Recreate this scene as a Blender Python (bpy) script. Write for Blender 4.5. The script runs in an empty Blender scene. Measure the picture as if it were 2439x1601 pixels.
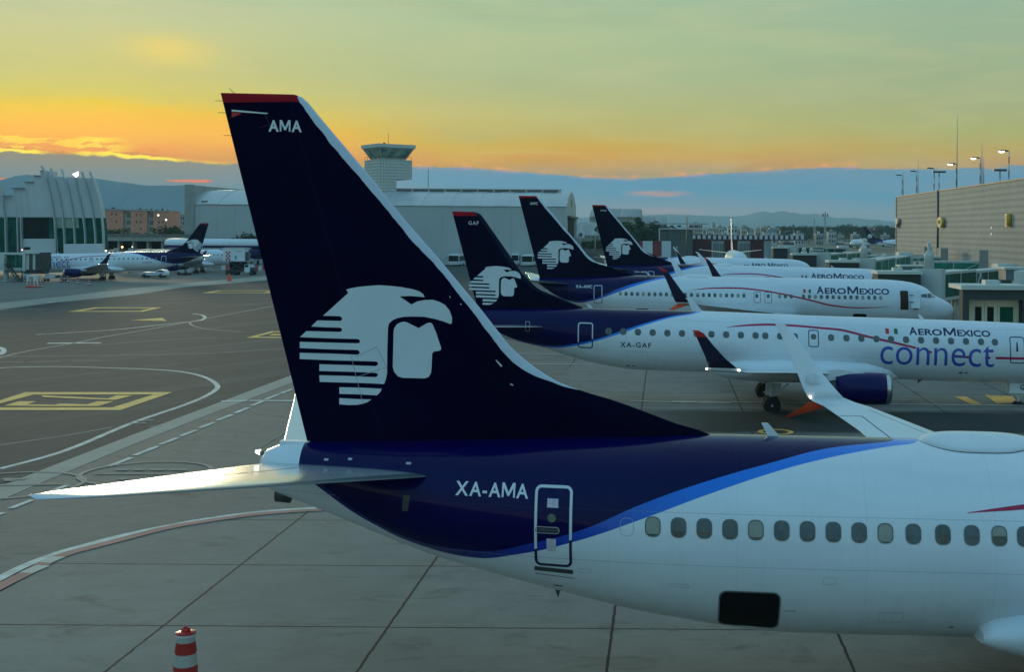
import bpy, bmesh, math, random
from mathutils import Vector, Matrix
random.seed(7)
SC = bpy.context.scene
COL = SC.collection
rad = math.radians
# ---------------------------------------------------------------- camera
F, CX, HOR, ROLL, H = 3000.0, 1546.0, 536.5, rad(0.4), 9.7      # in a 2380 px wide picture
cam_d = bpy.data.cameras.new('camera'); cam = bpy.data.objects.new('camera', cam_d); COL.objects.link(cam)
cam.location = (0, 0, H); cam.rotation_euler = (rad(90), -ROLL, 0)
cam_d.sensor_width = 36; cam_d.lens = 36*F/2380
cam_d.shift_x = -(CX-1190)/2380; cam_d.shift_y = -(782-HOR)/2380
cam_d.clip_start = 0.5; cam_d.clip_end = 60000
SC.camera = cam
SC.render.resolution_x = 1024; SC.render.resolution_y = 673
SC.view_settings.view_transform = 'Standard'; SC.view_settings.look = 'None'
SC.view_settings.exposure = 0.0; SC.view_settings.gamma = 1.0
SUN_AZ, SUN_EL = rad(-24.5), rad(4.0)        # azimuth from +Y, towards -X
# ---------------------------------------------------------------- node helpers
def S(r, g, b):
    f = lambda c: (c/255)/12.92 if c/255 <= 0.04045 else ((c/255+0.055)/1.055)**2.4
    return (f(r), f(g), f(b), 1)
class NT:
    def __init__(s, tree): s.t = tree; s.n = tree.nodes; s.l = tree.links
    def add(s, typ, **kw):
        n = s.n.new(typ)
        for k, v in kw.items(): setattr(n, k, v)
        return n
    def put(s, sock, v):
        if hasattr(v, 'is_linked') or isinstance(v, bpy.types.NodeSocket): s.l.new(v, sock)
        elif v is not None:
            sock.default_value = v
    def m(s, op, a, b=None, c=None, clamp=False):
        n = s.add('ShaderNodeMath', operation=op, use_clamp=clamp)
        for i, v in enumerate((a, b, c)):
            if v is not None: s.put(n.inputs[i], v)
        return n.outputs[0]
    def mix(s, f, a, b, blend='MIX'):
        n = s.add('ShaderNodeMix', data_type='RGBA', blend_type=blend)
        s.put(n.inputs[0], f); s.put(n.inputs[6], a); s.put(n.inputs[7], b)
        return n.outputs[2]
    def ramp(s, f, stops, interp='LINEAR'):
        n = s.add('ShaderNodeValToRGB'); n.color_ramp.interpolation = interp
        e = n.color_ramp.elements
        while len(e) > 1: e.remove(e[-1])
        e[0].position, e[0].color = stops[0][0], stops[0][1]
        for p, c in stops[1:]:
            q = e.new(p); q.color = c
        s.put(n.inputs[0], f); return n.outputs[0]
    def curve(s, x, pts, x0, x1, y0, y1):
        """piecewise curve pts[(x,y)] evaluated at socket x"""
        t = s.m('DIVIDE', s.m('SUBTRACT', x, x0), x1-x0, clamp=True)
        n = s.add('ShaderNodeFloatCurve'); c = n.mapping.curves[0]
        P = [((a-x0)/(x1-x0), (b-y0)/(y1-y0)) for a, b in sorted(pts)]
        while len(c.points) > 2: c.points.remove(c.points[-1])
        c.points[0].location = P[0]; c.points[1].location = P[-1]
        for p in P[1:-1]: c.points.new(*p)
        for p in c.points: p.handle_type = 'AUTO_CLAMPED'
        n.mapping.use_clip = False
        n.mapping.update(); s.put(n.inputs[1], t)
        return s.m('ADD', s.m('MULTIPLY', n.outputs[0], y1-y0), y0)
    def noise(s, vec, scale, detail=4, rough=0.55, dist=0.0, dim='3D'):
        n = s.add('ShaderNodeTexNoise', noise_dimensions=dim)
        if vec is not None: s.l.new(vec, n.inputs['Vector'])
        n.inputs['Scale'].default_value = scale; n.inputs['Detail'].default_value = detail
        n.inputs['Roughness'].default_value = rough; n.inputs['Distortion'].default_value = dist
        return n.outputs['Fac']
    def sep(s, v):
        n = s.add('ShaderNodeSeparateXYZ'); s.l.new(v, n.inputs[0]); return n.outputs
    def comb(s, x, y, z):
        n = s.add('ShaderNodeCombineXYZ')
        for i, v in enumerate((x, y, z)): s.put(n.inputs[i], v)
        return n.outputs[0]
    def scalev(s, v, sx, sy, sz):
        n = s.add('ShaderNodeMapping'); s.l.new(v, n.inputs['Vector']); n.inputs['Scale'].default_value = (sx, sy, sz)
        return n.outputs[0]
# ---------------------------------------------------------------- world: sunset sky
W = bpy.data.worlds.new("World"); SC.world = W; W.use_nodes = True
N = NT(W.node_tree); N.n.clear()
g = N.add('ShaderNodeTexCoord').outputs['Generated']
sx, sy, sz = N.sep(g)
az = N.m('ARCTAN2', sx, sy)                                   # radians, + to the right
el = N.m('ARCSINE', N.m('MAXIMUM', N.m('MINIMUM', sz, 1.0), -1.0))
def e_(py, px=1546): return math.atan((HOR-(1546-px)*math.tan(ROLL)-py)/F*math.cos(math.atan((px-CX)/F)))
def a_(px): return math.atan((px-CX)/F)
# slow warp so that bands are not ruled lines
v1 = N.comb(N.m('MULTIPLY', az, 6.0), N.m('MULTIPLY', el, 40.0), 0.3)
warp = N.m('SUBTRACT', N.noise(v1, 1.0, 5, 0.55), 0.5)
elw = N.m('ADD', el, N.m('MULTIPLY', warp, 0.022))
ET = 0.55
def col_ramp(px, stops):
    st = sorted([(max(0.0, e_(y, px))/ET, S(*c)) for y, c in stops])
    st += [(0.36, S(142, 190, 178)), (0.50, S(140, 188, 190)), (0.75, S(138, 184, 200)), (1.0, S(136, 180, 204))]
    return N.ramp(N.m('DIVIDE', elw, ET, clamp=True), st)
cl = col_ramp(200, [(0, (196, 204, 160)), (80, (198, 203, 148)), (160, (199, 201, 132)), (215, (214, 203, 104)), (258, (242, 204, 62)), (293, (250, 192, 16)), (315, (248, 172, 10)), (338, (238, 148, 16)), (352, (222, 140, 44)), (372, (200, 148, 70)), (400, (136, 138, 130)), (470, (104, 136, 150)), (530, (100, 144, 166))])
cc = col_ramp(1100, [(0, (174, 197, 160)), (100, (174, 194, 150)), (190, (176, 190, 144)), (265, (186, 186, 126)), (310, (190, 178, 110)), (335, (202, 173, 90)), (370, (206, 160, 84)), (395, (180, 152, 112)), (440, (118, 142, 158)), (530, (110, 148, 170))])
cr = col_ramp(2200, [(0, (151, 181, 156)), (110, (156, 180, 148)), (210, (161, 177, 138)), (300, (168, 174, 118)), (350, (182, 164, 106)), (385, (180, 150, 112)), (430, (120, 142, 150)), (530, (108, 148, 170))])
t1 = N.m('DIVIDE', N.m('SUBTRACT', az, a_(250)), a_(1050)-a_(250), clamp=True)
t2 = N.m('DIVIDE', N.m('SUBTRACT', az, a_(1150)), a_(2250)-a_(1150), clamp=True)
sky = N.mix(t2, N.mix(t1, cl, cc), cr)
# thin high cloud texture: streaks lying along the horizon
v2 = N.comb(N.m('MULTIPLY', az, 9.0), N.m('MULTIPLY', el, 60.0), 1.7)
st = N.noise(v2, 1.0, 6, 0.6, 0.6)
sky = N.mix(N.m('MULTIPLY', N.m('SUBTRACT', st, 0.45), 0.9, clamp=True), sky, S(206, 202, 150), 'MIX')
st2 = N.noise(N.comb(N.m('MULTIPLY', az, 5.0), N.m('MULTIPLY', el, 30.0), 7.7), 1.0, 5, 0.6, 0.3)
sky = N.mix(N.m('MULTIPLY', N.m('SUBTRACT', st2, 0.5), 1.3, clamp=True), sky, S(140, 164, 134), 'MIX')
# sun glow patches
def blob(px, py, rx, ry, colr, amt):
    global sky
    dx = N.m('DIVIDE', N.m('SUBTRACT', az, a_(px)), rx); dy = N.m('DIVIDE', N.m('SUBTRACT', elw, e_(py, px)), ry)
    d = N.m('ADD', N.m('MULTIPLY', dx, dx), N.m('MULTIPLY', dy, dy))
    f = N.m('MULTIPLY', N.m('EXPONENT', N.m('MULTIPLY', d, -1.0)), amt)
    sky = N.mix(f, sky, colr)
blob(385, 120, 0.028, 0.010, S(240, 214, 118), 0.7)
blob(330, 175, 0.10, 0.03, S(222, 202, 104), 0.2)
blob(520, 305, 0.07, 0.012, S(252, 184, 30), 0.6)
blob(60, 296, 0.17, 0.012, S(254, 190, 4), 0.7)
blob(960, 262, 0.10, 0.010, S(226, 200, 90), 0.15)
blob(60, 420, 0.010, 0.0016, S(240, 110, 60), 0.0)
# ragged gold cloud streaks on the left
v3 = N.comb(N.m('MULTIPLY', az, 60.0), N.m('MULTIPLY', el, 230.0), 3.1)
rg = N.noise(v3, 1.0, 7, 0.68, 0.2)
def streak(px0, px1, py, half, width, colr, amt, slope=0.0, soft=0.02):
    """a broken bright line: where the warped elevation crosses py"""
    global sky
    l = N.m('DIVIDE', N.m('SUBTRACT', az, a_(px0)), soft, clamp=True)
    r = N.m('DIVIDE', N.m('SUBTRACT', a_(px1), az), soft, clamp=True)
    line = N.m('ADD', e_(py, (px0+px1)/2), N.m('MULTIPLY', N.m('SUBTRACT', az, a_((px0+px1)/2)), slope))
    dd = N.m('ABSOLUTE', N.m('SUBTRACT', N.m('ADD', el, N.m('MULTIPLY', N.m('SUBTRACT', rg, 0.5), half)), line))
    f = N.m('MULTIPLY', N.m('MULTIPLY', l, r), N.m('SUBTRACT', 1.0, N.m('DIVIDE', dd, width), clamp=True))
    f = N.m('MULTIPLY', f, amt, clamp=True)
    sky = N.mix(f, sky, colr)
rgb_ = N.noise(N.comb(N.m('MULTIPLY', az, 34.0), N.m('MULTIPLY', el, 170.0), 5.9), 1.0, 8, 0.70, 0.35)
def ragged(px0, px1, py, hgt, thr, colr, edge, slope=0.0, soft=0.02):
    """torn strip of lit cloud: filled where the noise beats the distance from its centre line, with a hotter rim"""
    global sky
    l = N.m('DIVIDE', N.m('SUBTRACT', az, a_(px0)), soft, clamp=True); r = N.m('DIVIDE', N.m('SUBTRACT', a_(px1), az), soft, clamp=True)
    line = N.m('ADD', e_(py, (px0+px1)/2), N.m('MULTIPLY', N.m('SUBTRACT', az, a_((px0+px1)/2)), slope))
    d = N.m('DIVIDE', N.m('ABSOLUTE', N.m('SUBTRACT', el, line)), hgt)
    v = N.m('SUBTRACT', N.m('SUBTRACT', rgb_, thr), N.m('MULTIPLY', d, 0.16)); lr = N.m('MULTIPLY', l, r)
    sky = N.mix(N.m('MULTIPLY', N.m('MULTIPLY', v, 30.0, clamp=True), lr), sky, colr)
    e = N.m('SUBTRACT', 1.0, N.m('DIVIDE', N.m('ABSOLUTE', N.m('SUBTRACT', v, 0.012)), 0.014), clamp=True)
    sky = N.mix(N.m('MULTIPLY', e, lr), sky, edge)
ragged(-300, 460, 352, 0.0042, 0.44, S(206, 142, 66), S(250, 176, 30), -0.012, 0.03)
ragged(-60, 330, 334, 0.0040, 0.42, S(255, 206, 10), S(255, 246, 110), -0.010)
ragged(-60, 110, 321, 0.0020, 0.44, S(255, 212, 20), S(255, 246, 110), -0.010)
ragged(150, 300, 327, 0.0030, 0.40, S(255, 224, 30), S(255, 248, 120), -0.010)
# dark blue cloud bank along the horizon
bank_pts = [(-1200, 350), (-400, 352), (0, 350), (60, 352), (140, 357), (260, 361), (330, 366), (420, 374), (500, 380), (640, 384), (800, 388), (950, 386), (1040, 387), (1180, 396), (1300, 405), (1440, 414), (1560, 410), (1650, 402), (1750, 398), (1850, 391), (1960, 388), (2100, 392), (2300, 388), (2450, 380), (3200, 392)]
bp = [(a_(x), e_(y, x)) for x, y in bank_pts]
bline = N.curve(az, bp, bp[0][0], bp[-1][0], 0.0, 0.1)
rg2 = N.noise(N.comb(N.m('MULTIPLY', az, 55.0), N.m('MULTIPLY', el, 120.0), 9.1), 1.0, 7, 0.62, 0.0)
dd = N.m('SUBTRACT', N.m('ADD', bline, N.m('MULTIPLY', N.m('SUBTRACT', rg2, 0.5), 0.0065)), el)     # >0 inside the bank
bankL = [(-0.30, S(92, 138, 160)), (0.0, S(92, 138, 160))]
bk_l = N.ramp(N.m('DIVIDE', el, 0.065, clamp=True), [(0.0, S(84, 138, 164)), (0.35, S(92, 140, 160)), (0.6, S(112, 138, 146)), (0.85, S(142, 138, 122)), (1.0, S(150, 136, 110))])
bk_c = N.ramp(N.m('DIVIDE', el, 0.055, clamp=True), [(0.0, S(104, 148, 172)), (0.25, S(118, 146, 164)), (0.5, S(92, 148, 174)), (0.75, S(96, 148, 176)), (1.0, S(120, 150, 165))])
tb = N.m('DIVIDE', N.m('SUBTRACT', az, a_(450)), a_(1000)-a_(450), clamp=True)
bank = N.mix(tb, bk_l, bk_c)
bn = N.noise(N.comb(N.m('MULTIPLY', az, 10.0), N.m('MULTIPLY', el, 70.0), 4.4), 1.0, 5, 0.6)
bank = N.mix(N.m('MULTIPLY', N.m('SUBTRACT', bn, 0.45), 1.0, clamp=True), bank, S(142, 146, 156))
inb = N.m('DIVIDE', dd, 0.0012, clamp=True)
sky = N.mix(inb, sky, bank)
# lit rim of the bank
rim = N.m('SUBTRACT', 1.0, N.m('DIVIDE', N.m('ABSOLUTE', dd), 0.0016), clamp=True)
rim = N.m('MULTIPLY', rim, 1.6, clamp=True)
gapn = N.m('MULTIPLY', N.m('SUBTRACT', N.noise(N.comb(N.m('MULTIPLY', az, 22.0), 0.0, 2.0), 1.0, 3), 0.34), 6.0, clamp=True)
lf = N.m('SUBTRACT', 1.0, N.m('DIVIDE', N.m('SUBTRACT', az, a_(380)), a_(560)-a_(380), clamp=True))
sky = N.mix(N.m('MULTIPLY', N.m('MULTIPLY', rim, lf), gapn), sky, S(255, 236, 80))
rim2 = N.m('SUBTRACT', 1.0, N.m('DIVIDE', N.m('ABSOLUTE', dd), 0.0035), clamp=True)
midf = N.m('MULTIPLY', N.m('DIVIDE', N.m('SUBTRACT', az, a_(560)), 0.05, clamp=True), N.m('SUBTRACT', 1.0, N.m('DIVIDE', N.m('SUBTRACT', az, a_(2000)), 0.05, clamp=True)))
gap2 = N.m('MULTIPLY', N.m('SUBTRACT', rg2, 0.48), 6.0, clamp=True)
sky = N.mix(N.m('MULTIPLY', N.m('MULTIPLY', rim2, midf), N.m('MULTIPLY', gap2, 0.75)), sky, S(236, 168, 118))
streak(380, 500, 421, 0.004, 0.0013, S(250, 118, 50), 0.9, 0.0, 0.008)
streak(-200, 22, 413, 0.004, 0.0011, S(245, 110, 60), 0.9, 0.0, 0.006)
streak(1440, 1620, 451, 0.006, 0.0030, S(205, 150, 140), 0.55, 0.0, 0.02)
streak(1380, 1700, 490, 0.006, 0.0050, S(158, 148, 160), 0.5, 0.0, 0.05)
# the half of the sky behind the camera: cooler dusk blue-green, brightened to fill surfaces facing the camera
behind = N.m('MULTIPLY', N.m('SUBTRACT', 0.25, sy), 1.6, clamp=True)
bs = N.ramp(N.m('DIVIDE', el, 1.5, clamp=True), [(0.0, S(146, 166, 162)), (0.12, S(140, 186, 188)), (0.35, S(130, 196, 230)), (0.7, S(120, 186, 234)), (1.0, S(114, 176, 222))])
sky = N.mix(behind, sky, bs)
# the low haze (built below as real air) dims what lies beyond it: the sky outside is that much stronger
HAZE_D, HAZE_TOP = 1.2e-4, 214.0
od = N.m('MULTIPLY', N.m('MINIMUM', N.m('DIVIDE', HAZE_TOP-H, N.m('MAXIMUM', sz, 0.001)), 12500.0), HAZE_D)
Tr = N.m('EXPONENT', N.m('MULTIPLY', od, -1.0)); k_ = N.m('SUBTRACT', 1.0, Tr)
vs = N.add('ShaderNodeVectorMath', operation='SUBTRACT'); N.l.new(sky, vs.inputs[0]); N.l.new(N.comb(N.m('MULTIPLY', k_, .14), N.m('MULTIPLY', k_, .27), N.m('MULTIPLY', k_, .33)), vs.inputs[1])
vm = N.add('ShaderNodeVectorMath', operation='MAXIMUM'); N.l.new(vs.outputs[0], vm.inputs[0])
vd = N.add('ShaderNodeVectorMath', operation='DIVIDE'); N.l.new(vm.outputs[0], vd.inputs[0]); N.l.new(N.comb(Tr, Tr, Tr), vd.inputs[1]); sky = vd.outputs[0]
below = N.m('MULTIPLY', el, -200.0, clamp=True)
sky = N.mix(below, sky, S(80, 92, 90))
nish = N.add('ShaderNodeTexSky', sky_type='NISHITA'); nish.sun_disc = False
nish.sun_elevation = SUN_EL; nish.sun_rotation = SUN_AZ
bg1 = N.add('ShaderNodeBackground'); N.put(bg1.inputs[0], sky); bg1.inputs[1].default_value = 0.97
bg2 = N.add('ShaderNodeBackground'); N.l.new(nish.outputs[0], bg2.inputs[0]); bg2.inputs[1].default_value = 0.002
ad = N.add('ShaderNodeAddShader'); N.l.new(bg1.outputs[0], ad.inputs[0]); N.l.new(bg2.outputs[0], ad.inputs[1])
out = N.add('ShaderNodeOutputWorld'); N.l.new(ad.outputs[0], out.inputs[0])
# ---------------------------------------------------------------- sun (low, behind thin cloud)
sd = bpy.data.lights.new('sun', 'SUN'); sun = bpy.data.objects.new('sun', sd); COL.objects.link(sun)
sd.energy = 2.0; sd.angle = rad(13); sd.color = (1.0, 0.83, 0.50)
dirv = Vector((math.sin(SUN_AZ)*math.cos(SUN_EL), math.cos(SUN_AZ)*math.cos(SUN_EL), math.sin(SUN_EL)))
sun.rotation_euler = dirv.to_track_quat('Z', 'Y').to_euler()
# ---------------------------------------------------------------- pixel -> world helpers (planning only)
_c, _s = math.cos(ROLL), math.sin(ROLL)
def ray(px, py):
    a, b = px-CX, py-HOR
    return (a*_c+b*_s)/F, -(-a*_s+b*_c)/F
def at(px, py, Y):
    a, b = ray(px, py); return Vector((a*Y, Y, H+b*Y))
def gnd(px, py, z=0.0):
    a, b = ray(px, py); Y = (z-H)/b; return Vector((a*Y, Y, z))
# ---------------------------------------------------------------- materials
MATS = {}
def mat(name, c, rough=0.5, metal=0.0, var=0.12, scale=1.0, spec=0.5, coat=0.0, emit=None, c2=None, bump=0.0, stretch=(1, 1, 1)):
    if name in MATS: return MATS[name]
    m = bpy.data.materials.new(name); m.use_nodes = True; T = NT(m.node_tree)
    b = T.n['Principled BSDF']
    if len(c) == 3: c = (*c, 1)
    co = T.add('ShaderNodeTexCoord').outputs['Object']
    co = T.scalev(co, *stretch)
    n = T.noise(co, scale, 5, 0.6)
    dark = tuple(x*(1-var) for x in c[:3])+(1,); lite = tuple(min(1, x*(1+var)) for x in c[:3])+(1,)
    if c2 is not None: dark = (*c2[:3], 1)
    T.put(b.inputs['Base Color'], T.ramp(n, [(0.3, dark), (0.7, lite)]))
    T.put(b.inputs['Roughness'], T.m('ADD', rough-0.05, T.m('MULTIPLY', n, 0.1)))
    b.inputs['Metallic'].default_value = metal; b.inputs['Specular IOR Level'].default_value = spec
    b.inputs['Coat Weight'].default_value = coat; b.inputs['Coat Roughness'].default_value = 0.12
    if emit: b.inputs['Emission Color'].default_value = (*emit[0][:3], 1); b.inputs['Emission Strength'].default_value = emit[1]
    if bump:
        bn_ = T.add('ShaderNodeBump'); bn_.inputs['Strength'].default_value = bump; bn_.inputs['Distance'].default_value = 0.02
        T.l.new(T.noise(co, scale*8, 4), bn_.inputs['Height']); T.l.new(bn_.outputs[0], b.inputs['Normal'])
    MATS[name] = m; return m
WHITE = (0.72, 0.76, 0.80); NAVY = (0.002, 0.001, 0.075); REDC = (0.55, 0.02, 0.02)
m_white = mat('white_paint', WHITE, 0.32, 0, 0.05, 0.8, coat=0.35)
m_navy = mat('navy_paint', NAVY, 0.35, 0, 0.2, 0.8, spec=.2, coat=0.08)
m_red = mat('red_paint', REDC, 0.4, 0, 0.1, 2)
m_orange = mat('orange_red_paint', (0.75, 0.07, 0.012), 0.4, 0, 0.1, 2)
m_silver = mat('bare_metal', (0.55, 0.56, 0.57), 0.28, 0.9, 0.1, 2)
m_grey = mat('grey_paint', (0.42, 0.44, 0.45), 0.5, 0, 0.1, 1)
m_dgrey = mat('dark_grey_metal', (0.06, 0.065, 0.07), 0.5, 0.2, 0.2, 3)
m_black = mat('black_opening', (0.004, 0.004, 0.005), 0.7, 0, 0.3, 3, spec=0.2)
m_rubber = mat('tyre_rubber', (0.012, 0.012, 0.013), 0.8, 0, 0.3, 5)
m_pane = mat('cabin_glass', (0.035, 0.06, 0.06), 0.15, 0, 0.5, 6, coat=0.5)
m_shade = mat('window_shade', (0.30, 0.31, 0.26), 0.6, 0, 0.1, 3)
m_shade2 = mat('grey_window_shade', (0.10, 0.125, 0.125), 0.5, 0, 0.25, 5)
m_emb = mat('emblem_white', (0.62, 0.66, 0.68), 0.4, 0, 0.04, 1)
m_letw = mat('white_lettering', (0.7, 0.72, 0.74), 0.4, 0, 0.03, 1)
m_letn = mat('navy_lettering', (0.006, 0.004, 0.05), 0.4, 0, 0.05, 1)
m_letb = mat('blue_lettering', (0.03, 0.08, 0.42), 0.4, 0, 0.05, 1)
m_sw = mat('crimson_stripe_paint', (0.42, 0.005, 0.06), 0.4, 0, 0.08, 1)
m_green = mat('green_flag_paint', (0.01, 0.12, 0.05), 0.5)
m_light = mat('lit_lamp', (1, 1, 1), 0.5, emit=((1, 0.97, 0.9), 4))
m_warm = mat('warm_lit_lamp', (1, 1, 1), 0.5, emit=((1, 0.78, 0.5), 3))
# ---------------------------------------------------------------- object helpers
def tag(o, label=None, cat=None, group=None, kind=None):
    if label: o['label'] = label
    if cat: o['category'] = cat
    if group: o['group'] = group
    if kind: o['kind'] = kind
    return o
def empty(name, loc, rot=(0, 0, 0), **kw):
    o = bpy.data.objects.new(name, None); COL.objects.link(o); o.location = loc; o.rotation_euler = rot
    o.empty_display_size = 0.5
    return tag(o, **kw)
def link(name, me, parent=None, loc=None, **kw):
    o = bpy.data.objects.new(name, me); COL.objects.link(o)
    if parent: o.parent = parent
    if loc is not None: o.location = loc
    return tag(o, **kw)
def copy_tree(o, parent=None, skip=()):
    c = o.copy(); COL.objects.link(c); c.parent = parent
    for ch in o.children:
        if ch.name.split('.')[0] in skip: continue
        copy_tree(ch, c, skip)
    return c
class MB:
    """collects shapes for one mesh"""
    def __init__(s): s.bm = bmesh.new()
    def box(s, x0, x1, y0, y1, z0, z1, mi=0, M=None):
        vs = [s.bm.verts.new((x, y, z)) for x in (x0, x1) for y in (y0, y1) for z in (z0, z1)]
        if M is not None:
            for v in vs: v.co = M @ v.co
        for q in ((0, 1, 3, 2), (4, 6, 7, 5), (0, 4, 5, 1), (2, 3, 7, 6), (0, 2, 6, 4), (1, 5, 7, 3)):
            f = s.bm.faces.new([vs[i] for i in q]); f.material_index = mi
        return s
    def bar(s, a, b, w, h=None, mi=0):
        a, b = Vector(a), Vector(b); h = h or w; d = (b-a); L = d.length
        if L < 1e-6: return s
        q = d.to_track_quat('X', 'Z').to_matrix().to_4x4(); q.translation = a
        return s.box(0, L, -w/2, w/2, -h/2, h/2, mi, q)
    def tube(s, pts, r, n=8, mi=0, caps=True):
        rs = r if isinstance(r, (list, tuple)) else [r]*len(pts)
        pts = [Vector(p) for p in pts]; rings = []
        for i, p in enumerate(pts):
            d = (pts[min(i+1, len(pts)-1)]-pts[max(i-1, 0)]).normalized()
            u = d.orthogonal().normalized() if i == 0 else (u-d*u.dot(d)).normalized()
            v = d.cross(u)
            rings.append([s.bm.verts.new(p+(u*math.cos(2*math.pi*k/n)+v*math.sin(2*math.pi*k/n))*rs[i]) for k in range(n)])
        for a, b in zip(rings, rings[1:]):
            for k in range(n):
                f = s.bm.faces.new((a[k], a[(k+1) % n], b[(k+1) % n], b[k])); f.material_index = mi; f.smooth = True
        if caps:
            for rr in (rings[0][::-1], rings[-1]):
                try: f = s.bm.faces.new(rr); f.material_index = mi
                except ValueError: pass
        return s
    def poly(s, pts, mi=0, smooth=False):
        f = s.bm.faces.new([s.bm.verts.new(p) for p in pts]); f.material_index = mi; f.smooth = smooth; return s
    def prism(s, pts, ext, mi=0):
        """closed outline pts swept by the vector ext"""
        ext = Vector(ext); a = [s.bm.verts.new(p) for p in pts]; b = [s.bm.verts.new(Vector(p)+ext) for p in pts]
        n = len(a); fs = [s.bm.faces.new(a), s.bm.faces.new(b[::-1])]
        for k in range(n): fs.append(s.bm.faces.new((a[k], b[k], b[(k+1) % n], a[(k+1) % n])))
        for f in fs: f.material_index = mi
        return s
    def lathe(s, prof, axis='z', n=24, mi=0, c=(0, 0, 0), smooth=True, mis=None):
        """prof [(t,r)] along the axis"""
        c = Vector(c); rings = []
        for t, r in prof:
            ring = []
            for k in range(n):
                a = 2*math.pi*k/n; u, v = r*math.cos(a), r*math.sin(a)
                p = {'z': (u, v, t), 'x': (t, u, v), 'y': (u, t, v)}[axis]
                ring.append(s.bm.verts.new(Vector(p)+c))
            rings.append(ring)
        for i, (a, b) in enumerate(zip(rings, rings[1:])):
            for k in range(n):
                f = s.bm.faces.new((a[k], a[(k+1) % n], b[(k+1) % n], b[k])); f.smooth = smooth
                f.material_index = mis[i] if mis else mi
        for rr, q in ((rings[0], 0), (rings[-1], -1)):
            if prof[q][1] > 1e-3:
                f = s.bm.faces.new(rr); f.material_index = mis[q] if mis else mi
        return s
    def mesh(s, mats, name='mesh'):
        me = bpy.data.meshes.new(name)
        bmesh.ops.remove_doubles(s.bm, verts=s.bm.verts, dist=1e-5)
        bmesh.ops.recalc_face_normals(s.bm, faces=s.bm.faces)
        s.bm.to_mesh(me); s.bm.free()
        for m in (mats if isinstance(mats, (list, tuple)) else [mats]): me.materials.append(m)
        return me
    def build(s, name, mats, parent=None, loc=None, **kw):
        return link(name, s.mesh(mats, name), parent, loc, **kw)
def text2d(txt, offset=0.0, extrude=0.0, spacing=1.0):
    if 'M' not in txt: return text_raw(txt, offset, extrude, spacing)
    bm = bmesh.new(); x = 0.0; t = .045+offset*.6       # the M is drawn here, letter by letter layout
    for ch in txt:
        if ch == 'M':
            w = .80; h = .73; q = t*2
            pts = [(0, 0), (0, h), (q*1.35, h), (w/2, h*.36), (w-q*1.35, h), (w, h), (w, 0), (w-q, 0), (w-q, h*.66), (w/2+q*.42, h*.10), (w/2-q*.42, h*.10), (q, h*.66), (q, 0)]
            b = bmesh.new(); b.faces.new([b.verts.new((*p_, 0)) for p_ in pts])
        else: b = text_raw(ch, offset, 0, 1)
        xs = [v.co.x for v in b.verts]; a, c = min(xs), max(xs)
        for v in b.verts: v.co.x += x-a
        me = bpy.data.meshes.new('t'); b.to_mesh(me); b.free(); bm.from_mesh(me); bpy.data.meshes.remove(me); x += c-a+(.075 if ch != '-' else .1)*spacing
    return bm
def text_raw(txt, offset=0.0, extrude=0.0, spacing=1.0):
    """text outline as a bmesh in the xy plane"""
    cu = bpy.data.curves.new('lettering', 'FONT'); cu.body = txt; cu.offset = offset; cu.extrude = extrude
    cu.space_character = spacing; cu.resolution_u = 4
    o = bpy.data.objects.new('lettering', cu); COL.objects.link(o)
    bpy.context.view_layer.update()
    dg = bpy.context.evaluated_depsgraph_get(); me = bpy.data.meshes.new_from_object(o.evaluated_get(dg))
    bm = bmesh.new(); bm.from_mesh(me)
    bpy.data.objects.remove(o); bpy.data.curves.remove(cu); bpy.data.meshes.remove(me)
    bmesh.ops.remove_doubles(bm, verts=bm.verts, dist=1e-5)
    return bm
def fitbox(bm, u0, u1, v0, v1):
    xs = [v.co.x for v in bm.verts]; ys = [v.co.y for v in bm.verts]
    a, b, c, d = min(xs), max(xs), min(ys), max(ys)
    for v in bm.verts:
        v.co.x = u0+(v.co.x-a)/(b-a)*(u1-u0); v.co.y = v0+(v.co.y-c)/(d-c)*(v1-v0)
    return bm
# ================================================================ AIRLINERS
def interp(tab, s, k):
    if s <= tab[0][0]: return tab[0][k]
    for a, b in zip(tab, tab[1:]):
        if s <= b[0]:
            t = (s-a[0])/(b[0]-a[0]); return a[k]+(b[k]-a[k])*t
    return tab[-1][k]
def smooth_tab(tab, ds=0.2, x1=None):
    """smooth dense version of a coarse table (cubic through the knots, no overshoot)"""
    n = len(tab); K = len(tab[0]); out = []
    def slope(i, k):
        if i == 0 or i == n-1: return None
        d0 = (tab[i][k]-tab[i-1][k])/(tab[i][0]-tab[i-1][0]); d1 = (tab[i+1][k]-tab[i][k])/(tab[i+1][0]-tab[i][0])
        return 0.0 if d0*d1 <= 0 else 2*d0*d1/(d0+d1)
    for i in range(n-1):
        a, b = tab[i], tab[i+1]; h = b[0]-a[0]; m = max(1, int(h/ds))
        for j in range(m):
            t = j/m; row = [a[0]+h*t]
            for k in range(1, K):
                d = (b[k]-a[k])/h; m0 = slope(i, k); m1 = slope(i+1, k)
                m0 = d if m0 is None else m0; m1 = d if m1 is None else m1
                h00 = 2*t**3-3*t*t+1; h10 = t**3-2*t*t+t; h01 = -2*t**3+3*t*t; h11 = t**3-t*t
                row.append(h00*a[k]+h10*h*m0+h01*b[k]+h11*h*m1)
            out.append(tuple(row))
    out.append(tuple(tab[-1])); return out
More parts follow.
